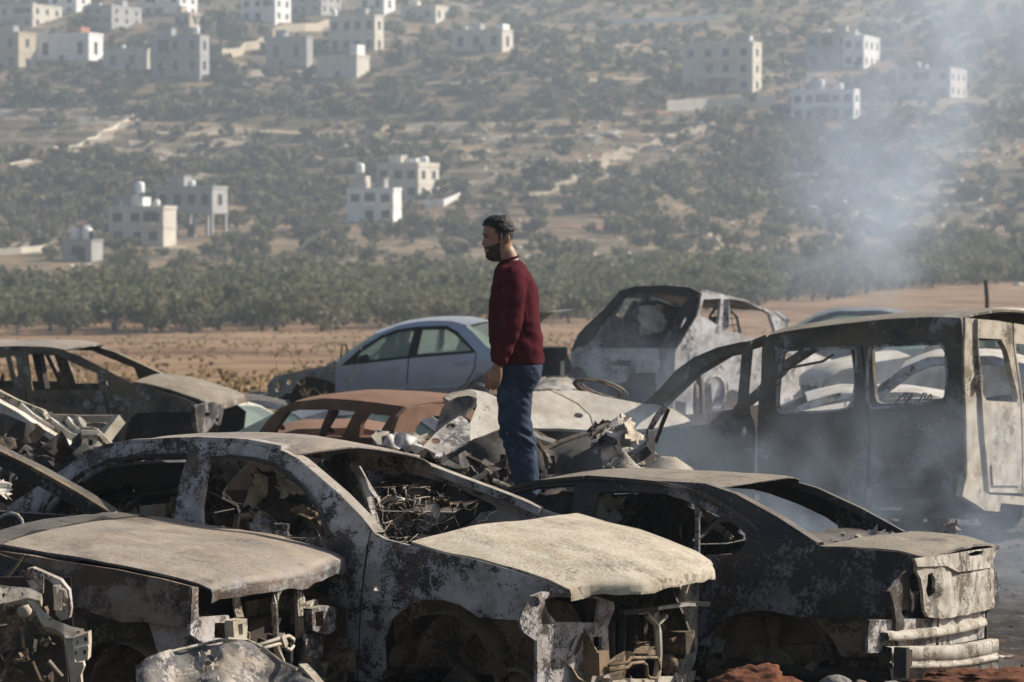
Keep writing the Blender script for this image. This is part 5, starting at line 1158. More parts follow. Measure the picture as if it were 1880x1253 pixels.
I_.plate('bulkhead', 2.6, [(-.7, 0), (.7, 0), (.7, .65), (-.7, .65)], [], M_rustd, px=False, step=.12)
I_.top('bonnet', [(455, 815), (430, 822), (380, 835)], M_rustd, .04, edge=.02)

# ================================================================ K: grey burnt hatchback on the left
K = Car('burnt_car', 'grey burnt hatchback facing right with a pale bonnet at the left edge', 330, 31.6, R(-9), -1, 1.62, belt=.80, roof=1.27, tumble=.16, xr=(-3.2, .6), taper=.08)
k_out = [(-300, 690), (-230, 645), (-100, 634), (0, 637), (36, 636), (90, 638), (120, 645), (144, 653), (180, 671), (215, 690), (239, 703), (263, 706), (287, 716), (330, 729), (359, 741), (368, 752), (357, 757), (330, 757), (262, 758), (251, 759), (240, 768), (232, 785), (228, 812), (-300, 812)]
K.panel('body_side', k_out, [[(50, 649), (103, 651), (134, 666), (177, 685), (183, 716), (60, 717)], [(-110, 652), (0, 656), (10, 654), (25, 713), (-110, 711)], [(18, 652), (28, 653), (33, 690), (28, 695)]], M_vans, far=True, th=.04, step=.09)
K.top('roof', [(-220, 645), (-100, 634), (0, 636), (36, 635), (90, 637), (120, 643)], M_hood2, .05, edge=0, bow=(-.1, .18), dent=(.01, 1.4))
K.top('bonnet', [(243, 701), (263, 704), (311, 715), (365, 733), (388, 744)], M_vans, .06, edge=.03, bow=(.1, .12), dent=(.01, 1.5), lip=(.02, -.06))
K.beams('door_pillar', [[(58, 650), (72, 716)], [(68, 650), (80, 716)]], M_blackin, .03, .02, both=False, inset=.12)
K.plate('front_panel', .52, [(358, 745), (395, 738), (412, 750), (410, 770), (404, 782), (392, 776), (385, 790), (366, 800)], [ell(398, 772, 4, 5), ell(380, 762, 6, 5)], M_black, step=.06, dent=(.03, 6), th=.05)
K.panel('wheel_well', [(232, 800), (240, 770), (262, 757), (368, 752), (395, 770), (392, 812), (232, 812)], [], M_blackin, inset=.12, far=True, step=.1)
K.beams('door_seam', [[(48, 718), (50, 780), (50, 812)], [(190, 720), (200, 760), (215, 812)]], M_blackin, .008, .008, both=False, inset=0)
K.beams('door_handle', [[(66, 733), (84, 737)]], M_black, .03, .02, both=False, inset=-.02)
K.panel('mirror_stub', [(187, 701), (198, 698), (200, 708), (190, 712)], [ell(193, 706, 2.4, 2.6, 6)], M_greyp, inset=-.06, th=.05, step=.06)
K.plate('firewall', -.5, [(-.7, .1), (.7, .1), (.7, .72), (-.7, .72)], [], M_blackin, px=False, step=.15)
K.floor(M_blackin, -3, -.4)
MB().tube([K.at(3, 713, -.2), K.at(4, 700, -.2), K.at(5, 686, -.2)], [.05, .03, .01], 6).build('gear_lever', M_dkwire, K.root)

# ================================================================ smaller wrecks seen between the others
def wreck(label, px, d, yaw, s, L, Hh, mat, zoff=-.5, name='burnt_car', matr=None, glass=None, group='burnt cars in the yard', cat='burnt car', Wd=1.6):
    c = Car(name, label, px, d, yaw, s, Wd, cat=cat, group=group, belt=.62 * Hh, roof=Hh, tumble=.16, xr=(-L / 2, L / 2), taper=.10, kind_z=zoff)
    h = L / 2; q = lambda a, b: (a * h, b * Hh)
    o = [q(-1, .3), q(-.98, .62), q(-.78, .66), q(-.48, .95), q(-.3, 1), q(.05, .99), q(.18, .93), q(.5, .66), q(.9, .56), q(1, .45), q(1, .25), q(.8, .18), q(.76, .34), q(.62, .42), q(.48, .34), q(.44, .18), q(-.42, .18), q(-.46, .34), q(-.6, .42), q(-.74, .34), q(-.78, .18), q(-.95, .2)]
    w1 = [q(-.42, .70), q(-.62, .68), q(-.42, .92), q(-.28, .95), q(-.2, .95), q(-.2, .70)]; w2 = [q(-.14, .70), q(-.14, .95), q(.03, .94), q(.15, .88), q(.38, .68)]
    c.panel('body_side', o, [w1[1:], w2], mat, px=False, far=True, th=.04, step=.14)
    c.top('roof', [q(-.5, .94), q(-.3, 1), q(.05, .99), q(.2, .92)], matr or mat, .05, px=False, m=8, n=10)
    c.top('bonnet', [q(.5, .66), q(.7, .62), q(.9, .56), q(1, .47)], matr or mat, .05, px=False, m=8, n=10, lip=(.02, -.12))
    c.top('boot_lid', [q(-.78, .66), q(-.98, .62)], matr or mat, .04, px=False, m=5, n=10, lip=(-.02, -.2))
    if glass:
        c.top('windscreen', [q(.2, .92), q(.5, .66)], glass, .05, px=False, m=5, n=8, edge=.05, th=.006); c.top('rear_screen', [q(-.5, .94), q(-.78, .66)], glass, .05, px=False, m=5, n=8, edge=.05, th=.006)
        for w in (w1[1:], w2): c.panel('side_window', w, [], glass, px=False, far=True, inset=.02, th=.006, step=.2)
    c.plate('end_panel', h * .96, [(-.65, .25 * Hh), (.65, .25 * Hh), (.65, .48 * Hh), (-.65, .48 * Hh)], [], M_blackin, px=False, step=.2)
    c.plate('end_panel', -h * .96, [(-.65, .25 * Hh), (.65, .25 * Hh), (.65, .6 * Hh), (-.65, .6 * Hh)], [], mat, px=False, sgn=-1, step=.2)
    c.floor(M_blackin, -h * .9, h * .9, .25 * Hh)
    for x in (-.6, .62):
        for sy in (-1, 1): wheel(c.root, M_blackin, (x * h, sy * .66, .2 * Hh), .2, .15)
    return c
wreck('small rust brown car seen through the windows of the rust estate', 560, 27.2, R(182), 1, 3.4, 1.08, M_rust, -.43, Wd=1.5)
wreck('grey car with dusty glass behind the small rust brown car', 625, 30.2, R(196), 1, 4.0, 1.22, M_bluegrey, -.57, name='parked_car', glass=M_glassc, cat='car', group='cars in the yard')
wreck('white car half hidden under the nose of the grey hatchback', 330, 34.0, R(-20), -1, 4.0, 1.2, M_whitep, -.72, name='parked_car', glass=M_glassc, cat='car', group='cars in the yard')
wreck('dark navy car low behind the rust brown bonnet', 470, 35.5, R(10), -1, 4.2, 1.12, M_bluegrey, -.68, name='parked_car', matr=M_black, cat='car', group='cars in the yard')
wreck('dim teal grey car beyond the smoke left of the van roof', 1545, 46.0, R(172), 1, 4.3, 1.38, M_bluegrey, -.1, name='parked_car', cat='car', group='cars in the yard', glass=M_glassc)
wreck('pale blue white car roof showing above the right end of the van', 1830, 36.0, R(186), 1, 4.4, 1.62, M_whitep, -.1, name='parked_car', cat='car', group='cars in the yard', glass=M_glassc, Wd=1.7)
wreck('whitish burnt car seen through the window openings of the van', 1560, 29.5, R(176), 1, 4.3, 1.22, M_whiteb, -.35, Wd=1.66)
wreck('pale burnt wagon seen through the rear windows of the van', 1720, 27.9, R(168), 1, 3.6, 1.62, M_whiteb, -.3, Wd=1.66)
# ================================================================ J: crushed white car behind the man
J = empty('crushed_car', P(950, 760, 24.5), 0, 'crushed white burnt car tipped on its side behind the man', 'burnt car', 'burnt cars in the yard')
jd = lambda px, py: 23.6 + (790 - py) / 210 * 1.15 + (px - 900) / 210 * .35
pxs('door_skin', J, M_whitep, [(905, 740), (917, 732), (940, 724), (972, 719), (1010, 717), (1030, 726), (1060, 742), (1082, 762), (1090, 790), (1040, 788), (971, 785), (920, 789), (905, 770)], [ell(1062, 763, 9, 5)], jd, th=.03)
pxs('rear_quarter', J, M_whitep, [(1013, 717), (1045, 716), (1077, 718), (1109, 728), (1152, 737), (1179, 742), (1205, 743), (1237, 752), (1260, 766), (1271, 775), (1218, 785), (1150, 790), (1093, 790), (1085, 762), (1062, 740), (1034, 725)], [], jd, th=.03)
pxs('wing', J, M_whitep, [(865, 715), (893, 721), (918, 733), (925, 760), (918, 787), (890, 799), (863, 809), (853, 795), (866, 770), (876, 745), (874, 728), (862, 718)], [], lambda x, y: jd(x, y) - .25, th=.02)
pxs('curled_metal', J, M_blackin, [(816, 730), (829, 722), (865, 715), (874, 728), (876, 742), (866, 756), (848, 763), (826, 776), (800, 795), (790, 800), (797, 790), (806, 765), (818, 742)], [], lambda x, y: jd(x, y) - .2 - .2 * math.sin((x + y) / 18), th=.02, dent=(.04, 3))
pxs('curl_rim', J, M_greyp, [(816, 731), (829, 721), (866, 714), (876, 722), (872, 730), (860, 726), (840, 729), (824, 736)], [], lambda x, y: jd(x, y) - .45, th=.02, step=.05)
pxs('torn_wing_strip', J, M_spk, [(776, 820), (800, 795), (826, 776), (845, 764), (857, 770), (864, 784), (862, 800), (863, 810), (835, 826), (791, 843), (782, 837), (772, 830)], [ell(827, 784, 9, 6), ell(801, 808, 9, 5)], lambda x, y: jd(x, y) - .5, th=.015, dent=(.03, 3))
pxs('crumpled_edge', J, M_spk, [(682, 797), (690, 794), (712, 792), (716, 796), (740, 795), (760, 806), (772, 816), (780, 836), (760, 832), (730, 826), (706, 818), (698, 818), (690, 806)], [], lambda x, y: jd(x, y) - .6 + .10 * math.sin(x / 5.) * math.sin(y / 9.), th=.012, dent=(.05, 5), step=.06)
pxs('crumpled_edge', J, M_pale, [(682, 798), (690, 793), (716, 791), (710, 798), (700, 800), (702, 815), (694, 812)], [], lambda x, y: jd(x, y) - .75, th=.012, step=.05, dent=(.03, 6))
pxs('crumpled_edge', J, M_pale, [(745, 798), (755, 792), (772, 800), (786, 796), (778, 812), (768, 815)], [], lambda x, y: jd(x, y) - .55, th=.012, step=.05, dent=(.04, 6))
pxs('underside', J, M_blackin, [(780, 836), (862, 806), (920, 788), (971, 784), (1090, 790), (1218, 786), (1240, 900), (760, 930)], [], lambda x, y: 24.3 + (y - 790) / 210 * .5, dent=(.08, 2), step=.14, th=.03)
for k, (pts, m_, r_) in enumerate((([(1448 / 1.5, 789), (990, 805), (1019, 815)], M_pale, .035), ([(975, 789), (996, 800), (1014, 812)], M_tan, .018), ([(905, 800), (893, 835), (880, 875)], M_tan, .02), ([(926, 808), (905, 850), (888, 876)], M_tan, .018), ([(880, 830), (884, 860), (880, 885)], M_tan, .015))):
    MB().tube([P(x, y, 23.4) - Vector(J.location) for x, y in pts], r_, 6).build('bent_rod', m_, J)

# ================================================================ loose wreckage
def debris(name, label, px, py, d, cat, group='loose wreckage among the cars'):
    return empty(name, P(px, py, d), 0, label, cat, group)
def PL(o, px, py, d): return P(px, py, d) - Vector(o.location)
q = debris('burnt_wing', 'dark burnt wing panel sloping up behind the black saloon roof', 1040, 830, 20.5, 'car panel')
pxs('outer_skin', q, M_black, [(985, 850), (992, 829), (1030, 812), (1062, 801), (1090, 793), (1115, 800), (1110, 880), (985, 880)], [], lambda x, y: 20.6 + (840 - y) / 240, dent=(.02, 2))
MB().tube([PL(q, x, y, 20.5 + (840 - y) / 240) for x, y in ((990, 830), (1030, 812), (1062, 801), (1090, 793))], .02, 6).build('rolled_edge', M_tan, q)
pxs('dark_liner', q, M_blackin, [(1052, 838), (1085, 822), (1105, 830), (1108, 870), (1056, 862)], [], lambda x, y: 20.0)
q = debris('crumpled_sheet', 'crumpled pale metal sheet peaking above the black saloon roof', 1130, 830, 19.3, 'car panel')
for m_, quad, sd, am in ((M_greyp, ((1088, 812), (1142, 757), (1150, 835), (1105, 862)), 3.3, .05), (M_whitep, ((1124, 790), (1143, 760), (1176, 800), (1140, 840)), 4.4, .05), (M_pale, ((1148, 765), (1160, 770), (1176, 812), (1158, 812)), 5.5, .03)):
    crumple('folded_face', q, m_, [PL(q, *quad[0], 19.2), PL(q, *quad[1], 19.7), PL(q, *quad[2], 19.3), PL(q, *quad[3], 19.0)], 14, am, sd, fold=2)
crumple('black_fold', q, M_blackin, [PL(q, 1084, 785, 19.6), PL(q, 1118, 775, 19.8), PL(q, 1110, 800, 19.6), PL(q, 1090, 808, 19.5)], 10, .05, 6.6)
q = debris('bent_window_frame', 'bent grey window frame sticking up beside the crumpled sheet', 1195, 820, 19.0, 'car panel')
MB().tube([PL(q, x, y, 19) for x, y in ((1191, 860), (1190, 830), (1191, 792), (1205, 768), (1222, 744))], .022, h=.02).build('frame_bar', M_greyp, q)
MB().tube([PL(q, x, y, 18.9) for x, y in ((1196, 860), (1197, 815), (1195, 790))], .012, h=.02).build('frame_bar', M_pale, q)
MB().tube([PL(q, x, y, 19.05) for x, y in ((1203, 812), (1215, 780), (1227, 750))], .05, h=.012).build('frame_flange', M_black, q)
MB().tube([PL(q, x, y, 18.9) for x, y in ((1150, 838), (1172, 826), (1192, 812))], .03, h=.02).build('cross_bar', M_greyp, q)
MB().tube([PL(q, x, y, 18.8) for x, y in ((1152, 850), (1176, 838), (1192, 824))], .06, h=.03).build('cross_bar', M_black, q)
MB().tube([PL(q, x, y, 19.2) for x, y in ((1198, 828), (1214, 844))], .01, 5).build('thin_rod', M_pale, q)
q = debris('torn_panel', 'torn grey sheet with a burst hole resting behind the saloon roof', 1225, 850, 18.7, 'car panel')
MB().lathe(PL(q, 1226, 856, 18.7), [(.17, -.02), (.11, .02), (.06, .055), (.045, .062), (.03, .05), (.028, .02)], 16).build('burst_cone', M_greyp, q, True)
MB().lathe(PL(q, 1146, 858, 18.7), [(.13, -.02), (.08, .02), (.03, .075), (.012, .10), (0, .1)], 14).build('pulled_peak', M_greyp, q, True)
crumple('torn_skin', q, M_greyp, [PL(q, 1110, 862, 18.6), PL(q, 1250, 862, 18.6), PL(q, 1240, 850, 19.2), PL(q, 1120, 850, 19.2)], 14, .02, 8.8)
# pile at the left: upturned bonnet showing its ribbed inner face
q = debris('upturned_bonnet', 'upturned scorched bonnet showing its ribbed inner face at the left', 100, 790, 24.0, 'car panel')
ud = lambda x, y: 24.0 + (800 - y) / 215 * .7
pxs('inner_skin', q, M_greyp, [(-60, 690), (0, 722), (31, 739), (79, 758), (88, 765), (150, 768), (203, 768), (222, 768), (205, 790), (180, 826), (150, 838), (96, 800), (36, 765), (0, 748), (-60, 720)], [], ud, dent=(.03, 2))
MB().tube([PL(q, x, y, ud(x, y) - .12) for x, y in ((-60, 715), (0, 748), (36, 768), (60, 785), (96, 806), (125, 822), (143, 842))], .045, h=.05).build('rim_flange', M_whitep, q)
MB().tube([PL(q, x, y, ud(x, y) - .12) for x, y in ((220, 769), (203, 790), (190, 808), (172, 828))], .035, h=.05).build('rim_flange', M_pale, q)
MB().tube([PL(q, x, y, ud(x, y) - .05) for x, y in ((-60, 690), (0, 724), (31, 740), (79, 759), (90, 767), (150, 769), (220, 769))], .02, h=.03).build('rim_flange', M_pale, q)
for pts in (((126, 770), (136, 784), (146, 794), (158, 790), (180, 794)), ((146, 770), (152, 780), (150, 790)), ((88, 768), (110, 785), (130, 800), (165, 812)), ((40, 745), (62, 766), (100, 790))):
    MB().tube([PL(q, x, y, ud(x, y) - .05) for x, y in pts], .03, h=.03).build('stiffening_rib', M_whitep, q)
crumple('torn_corner', q, M_pale, [PL(q, 78, 752, 23.9), PL(q, 95, 756, 23.9), PL(q, 92, 775, 23.8), PL(q, 80, 768, 23.8)], 8, .04, 12.2)
q = debris('dark_wreck_heap', 'black heap of wreckage under the upturned bonnet', 60, 860, 22.5, 'wreckage')
pxs('soot_mass', q, M_blackin, [(-80, 740), (0, 765), (60, 790), (140, 845), (170, 870), (200, 990), (-80, 990)], [], lambda x, y: 22.9 + (860 - y) / 215 * .6, dent=(.12, 2), step=.12)
scraps('metal_scraps', q, M_blackin, PL(q, 60, 850, 22.3), (1.2, .5, .5), 60, 71, .12)
scraps('pale_scraps', q, M_tan, PL(q, 40, 830, 22.1), (.6, .3, .3), 12, 72, .07)
q = debris('white_bag', 'crumpled white lump lying at the left edge above the bonnet', 5, 895, 19.0, 'scrap')
MB().lathe(PL(q, 2, 900, 19), [(0, -.02)], 3).v and None; crumple('crumpled_plastic', q, M_whitep, [PL(q, -30, 915, 19), PL(q, 18, 912, 19), PL(q, 16, 880, 19.1), PL(q, -20, 872, 19.1)], 10, .04, 17.2)
q = debris('pale_scrap_pile', 'pale burnt car parts heaped behind the hatchback side window', 205, 880, 21.0, 'wreckage')
scraps('pale_scraps', q, M_pale, PL(q, 200, 880, 21), (.5, .5, .35), 50, 73, .1)
scraps('grey_scraps', q, M_greyp, PL(q, 265, 870, 21), (.6, .5, .3), 50, 74, .11)
MB().lathe(PL(q, 196, 898, 20.6), [(.12, -.03), (.15, 0), (.12, .04), (.09, .03)], 18, 'Y').build('bent_ring', M_whitep, q, True)
for pts in (((150, 790), (180, 790), (205, 815)), ((214, 850), (220, 880), (214, 905)), ((206, 905), (180, 890), (172, 880))): MB().tube([PL(q, x, y + 8, 20.8) for x, y in pts], .035, 6).build('bent_tube', M_pale, q)
q = debris('rusted_panel', 'rust orange panel seen through the empty side windows of the hatchback', 290, 905, 19.6, 'car panel')
crumple('outer_skin', q, M_rust, [PL(q, 200, 912, 19.2), PL(q, 405, 905, 19.2), PL(q, 400, 865, 20.4), PL(q, 290, 885, 20.4)], 14, .02, 14.4)
# things right of the man's back
q = debris('burnt_box', 'blackened open box on a ledge just right of the man', 1018, 668, 37.0, 'box')
bxp = PL(q, 1018, 690, 37); mb = MB()
mb.box(bxp + Vector((0, .2, .17)), (.32, .03, .36)).box(bxp + Vector((-.15, 0, .17)), (.03, .4, .36)).box(bxp + Vector((.15, 0, .17)), (.03, .4, .36)).box(bxp + Vector((0, 0, .36)), (.33, .42, .03)); mb.build('box_shell', M_blackin, q)
MB().box(bxp + Vector((0, -.05, -.02)), (.36, .5, .05)).build('ledge', M_tan, q)
MB().box(bxp + Vector((.10, -.2, .1)), (.05, .03, .2)).build('pale_strip', M_pale, q)
q = debris('foil_sheet', 'crinkled bright white sheet lying right of the man\'s hip', 1020, 708, 33.0, 'sheet')
crumple('crinkled_skin', q, M_whitep, [PL(q, 978, 722, 33), PL(q, 1056, 722, 33), PL(q, 1054, 696, 33.3), PL(q, 985, 695, 33.3)], 24, .03, 15.5, fold=9)
q = debris('burnt_tyre_wire', 'hoop of bare wire from a burnt tyre leaning behind the white car', 1110, 714, 29.0, 'tyre wire')
for k in range(9):
    a = k * .7; MB().tube([PL(q, 1110 + 42 * math.cos(t) - (2 * k if k > 4 else 0), 714 + 13 * math.sin(t) + 11 * math.cos(t) + 1.0 * math.sin(a + t), 29 + .2 * math.sin(t)) for t in [i * math.pi / 14 for i in range(29)]], .008, 4).build('bead_wire', M_rust if k % 2 else M_wire, q, True)
q = debris('burnt_roadwheel', 'burnt wheel lying in the smoke behind the van door', 1290, 745, 31.0, 'wheel')
wheel(q, M_tan, PL(q, 1290, 740, 31), .22, .18, axis='X')
for nm, a, b_, r_, s_ in (('hoop', 0, 0, .30, .03),): MB().lathe(PL(q, 1285, 738, 30.8), [(r_, -s_), (r_ + s_, 0), (r_, s_), (r_ - s_, 0), (r_, -s_)], 28, 'X').build('tyre_cord_ring', M_rustd, q, True)

# heap the man stands on, between the saloon and the crushed car
MAN_D = 18.35
FOOT_Z = CZ - (938 - HY) * MAN_D / F
q = debris('crushed_bonnet', 'sooty crushed bonnet the man is standing on', 965, 940, MAN_D, 'car panel')
crumple('outer_skin', q, M_black, [Vector((-.75, -.22, -.02)), Vector((.6, -.22, -.02)), Vector((.7, .75, .02)), Vector((-.7, .75, .0))], 18, .012, 33.3)
MB().box((-.02, .25, -.16), (1.2, .8, .2)).build('crushed_frame', M_blackin, q)
MB().box((-.02, .25, -.60), (.9, .6, .72)).build('crushed_core', M_blackin, q)
q = debris('black_wreck', 'black gutted wreck filling the gap behind the grey hatchback roof', 850, 880, 19.8, 'burnt car')
pxs('soot_wall', q, M_blackin, [(560, 880), (640, 850), (700, 842), (790, 850), (870, 812), (905, 800), (1000, 812), (1090, 850), (1100, 1010), (560, 1010)], [], lambda x, y: 20.0 + (880 - y) / 260 * .8, dent=(.14, 1.8), step=.12, ragged=.02)
scraps('black_scraps', q, M_blackin, PL(q, 800, 900, 19.3), (1.6, .5, .45), 160, 81, .12)
scraps('tan_scraps', q, M_tan, PL(q, 780, 915, 19.0), (1.2, .4, .35), 26, 82, .06)
wires('burnt_wires', q, M_wire, PL(q, 715, 930, 19.0), (.45, .3, .22), 50, 83, .004)
for pts, m_, r_ in (([(860, 885), (888, 872), (895, 862)], M_pale, .02), ([(905, 882), (935, 894)], M_pale, .015), ([(935, 870), (938, 850), (940, 830)], M_tan, .02), ([(1000, 828), (1010, 850), (998, 862)], M_greyp, .02), ([(985, 810), (1000, 830), (1006, 860)], M_tan, .02), ([(840, 880), (852, 868)], M_tan, .014)):
    MB().tube([PL(q, x, y, 18.9) for x, y in pts], r_, 6).build('bent_rod', m_, q)

# ================================================================ C: burnt front corner at the lower left edge
q = debris('burnt_front_end', 'pale skeletal front corner of a burnt car in the bottom left corner', 80, 1170, 12.6, 'burnt car', 'burnt cars in the yard')
c_ = lambda pts, d: [PL(q, x, y, d) for x, y in pts]
def pl(name, mat, o, holes=(), d=12.6, slope=.0, **kw): kw.setdefault('step', .05); return pxs(name, q, mat, o, list(holes), lambda x, y: d + (y - 1160) / 410 * slope, **kw)
pl('upper_beam', M_pale, [(-40, 1066), (0, 1071), (53, 1080), (76, 1090), (74, 1103), (52, 1099), (0, 1110), (-40, 1118)], [ell(41, 1091, 2, 3, 6), ell(6, 1092, 3, 5, 6)], 12.5, -.8, th=.05, dent=(.02, 5))
pl('lamp_cup', M_greyp, [(43, 1056), (50, 1045), (60, 1043), (75, 1050), (111, 1066), (118, 1075), (126, 1085), (128, 1100), (131, 1118), (128, 1135), (112, 1140), (102, 1128), (104, 1098), (96, 1072), (76, 1058), (76, 1092), (58, 1086)], [], 12.75, 0, th=.06, dent=(.02, 6))
pl('lamp_cup_back', M_blackin, [(40, 1048), (112, 1062), (126, 1130), (90, 1135), (60, 1100)], [], 13.0)
MB().tube(c_([(104, 1075), (106, 1100), (106, 1120)], 12.6), .018, 6).build('bracket_post', M_pale, q)
MB().tube(c_([(110, 1082), (118, 1085), (121, 1098), (117, 1110), (110, 1110)], 12.6), .010, 6).build('bracket_loop', M_pale, q)
pl('diagonal_beam', M_pale, [(50, 1104), (64, 1104), (78, 1120), (96, 1135), (112, 1142), (132, 1150), (153, 1153), (157, 1164), (140, 1172), (120, 1172), (116, 1164), (98, 1152), (80, 1148), (74, 1140), (66, 1124)], [ell(92, 1136, 3, 2, 6), ell(143, 1160, 4, 2, 6)], 12.45, -.5, th=.07, dent=(.018, 7))
pl('rail_end_box', M_pale, [(133, 1172), (162, 1162), (163, 1180), (161, 1212), (140, 1216), (134, 1200)], [ell(142, 1180, 1.6, 5, 6), ell(157, 1174, 3, 5, 6), ell(155, 1198, 3, 5, 6), ell(139, 1200, 2, 4, 6)], 12.35, 0, th=.09)
MB().tube(c_([(137, 1192), (162, 1186)], 12.3), .008, 6).build('weld_rib', M_whitep, q)
pl('lower_leg', M_pale, [(118, 1170), (134, 1172), (138, 1216), (152, 1216), (154, 1225), (148, 1240), (150, 1275), (132, 1275), (126, 1225)], [ell(144, 1250, 3, 8, 8)], 12.45, 0, th=.05, dent=(.02, 7))
pl('inner_panel', M_tan, [(-40, 1100), (50, 1102), (80, 1150), (118, 1165), (128, 1275), (-40, 1275)], [ell(20, 1122, 10, 8), ell(45, 1122, 12, 9), [(60, 1165), (112, 1172), (116, 1205), (60, 1202)]], 13.0, -.4, dent=(.03, 4))
pl('back_panel', M_blackin, [(-40, 1060), (130, 1060), (140, 1275), (-40, 1275)], [], 13.4)
MB().lathe(PL(q, 45, 1122, 12.9), [(.02, -.03), (.03, -.03), (.03, .02), (.015, .03), (0, .03)], 12, 'Y').build('bush', M_pale, q, True)
for pts, m_ in (([(14, 1140), (40, 1155), (43, 1190)], M_tan), ([(90, 1213), (100, 1225), (115, 1242)], M_pale), ([(0, 1250), (30, 1180)], M_black), ([(60, 1215), (75, 1250)], M_tan), ([(48, 1190), (52, 1210), (30, 1214)], M_tan)): MB().tube(c_(pts, 12.7), .009, 5).build('bent_rod', m_, q)
scraps('bay_debris', q, M_tan, PL(q, 40, 1190, 12.9), (.35, .3, .35), 40, 91, .05)

# ================================================================ D: loose bonnet in front
q = debris('loose_bonnet', 'loose crumpled blue black bonnet with pale scorched folds at bottom left', 400, 1225, 12.7, 'car panel')
dd = lambda x, y: 12.5 + (1240 - y) / 410 * 1.1 + .05 * math.sin(x / 24.) + (x - 400) / 410 * .25
M_dbl = burnt('blue_black_bonnet', (.030, .034, .05), (.46, .42, .38), (.12, .09, .07), .42, 1.0, .35, (.5, .44, .36), brownamt=.2)
pxs('outer_skin', q, M_dbl, [(245, 1290), (249, 1222), (275, 1210), (300, 1201), (340, 1192), (364, 1186), (419, 1173), (453, 1175), (481, 1188), (500, 1202), (513, 1214), (545, 1228), (556, 1240), (580, 1262), (590, 1300)], [], dd, dent=(.045, 4.5), step=.06)
MB().tube([PL(q, x, y, dd(x, y) + .01) for x, y in ((300, 1200), (364, 1185), (419, 1173), (453, 1175), (481, 1188), (513, 1214), (545, 1229))], .008, 5).build('folded_edge', M_pale, q)
scraps('flaked_scraps', q, M_pale, PL(q, 375, 1225, 12.35), (.12, .06, .14), 40, 95, .018)
q = debris('metal_strip', 'short pale metal strip leaning beside the loose bonnet', 580, 1240, 12.7, 'scrap')
MB().tube([PL(q, 556, 1222, 12.8), PL(q, 570, 1236, 12.7), PL(q, 592, 1262, 12.6)], .02, h=.008).build('bent_strip', M_pale, q)

# ================================================================ ground litter, red earth, post
M_red = plain('red_earth', (.13, .045, .02), .95, .5, 30, bump=.03); M_ashr = plain('ash_lump', (.20, .185, .17), .95, .4, 14, bump=.02); M_char = plain('charcoal_litter', (.035, .032, .03), .95, .4, 12, bump=.01)
def lump(name, label, px, py, d, rx, ry, rz, mat, seed, amp=.25, cat='earth heap'):
    c = P(px, py, d); V_, F_ = [], []; n, m = 22, 32
    for i in range(n):
        for j in range(m):
            th = math.pi * .5 * i / (n - 1); ph = 2 * math.pi * j / m
            v = Vector((rx * math.sin(th) * math.cos(ph), ry * math.sin(th) * math.sin(ph), rz * math.cos(th)))
            v *= 1 + amp * (nz(v, 9, seed) + .8 * nz(v, 24, seed)); V_.append(v)
    F_ = [(i * m + j, (i + 1) * m + j, (i + 1) * m + (j + 1) % m, i * m + (j + 1) % m) for i in range(n - 1) for j in range(m)]
    o = mesh(name, V_, F_, mat, None, True); o.location = (c.x, c.y, c.z); return tag(o, label, cat, 'heaps on the ground')
lump('earth_heap', 'heap of red brown earth in front of the black saloon wheel arch', 1385, 1275, 13.9, .26, .2, .125, M_red, 3)
lump('ash_lump', 'grey ash covered lump right of the red earth heap', 1535, 1268, 14.0, .085, .08, .075, M_ashr, 5, cat='lump')
lump('ash_lump', 'small brown ash lump by the grey lump', 1580, 1266, 14.0, .045, .05, .045, M_tan, 6, cat='lump')
lump('ash_lump', 'flat grey ash lump beneath the saloon bumper bracket', 1640, 1275, 14.0, .10, .08, .06, M_ashr, 7, cat='lump')
lump('earth_heap', 'low red earth mound at the lower right corner', 1830, 1262, 15.2, .45, .35, .09, M_red, 9)
lit = MB(); g_ = random.Random(4)
for k in range(2600):
    y = 12.5 + g_.random() ** 1.5 * 26; x = g_.uniform(-.22, .26) * y; s = g_.uniform(.008, .05)
    lit.box((x, y, hz(x, y) + s * .2), (s * g_.uniform(.6, 2.2), s, s * .5), g_.uniform(0, 3), g_.uniform(-.5, .5), g_.uniform(-.5, .5))
lit.build('ground_litter', M_char)['kind'] = 'stuff'
lit = MB()
for k in range(700):
    y = 13 + g_.random() ** 1.3 * 20; x = g_.uniform(-.20, .26) * y; s = g_.uniform(.006, .035)
    lit.box((x, y, hz(x, y) + s * .3), (s * g_.uniform(.6, 3.2), s, s * .4), g_.uniform(0, 3), g_.uniform(-.5, .5), g_.uniform(-.5, .5))
lit.build('pale_ground_litter', M_ashr)['kind'] = 'stuff'
pb = P(1812, 572, 60); post = MB().tube([(0, 0, -1.2), (0, 0, .25), (-.03, 0, .66)], .045, 6).build('fence_post', M_black); post.location = pb; tag(post, 'thin dark post leaning in the field behind the van', 'post')
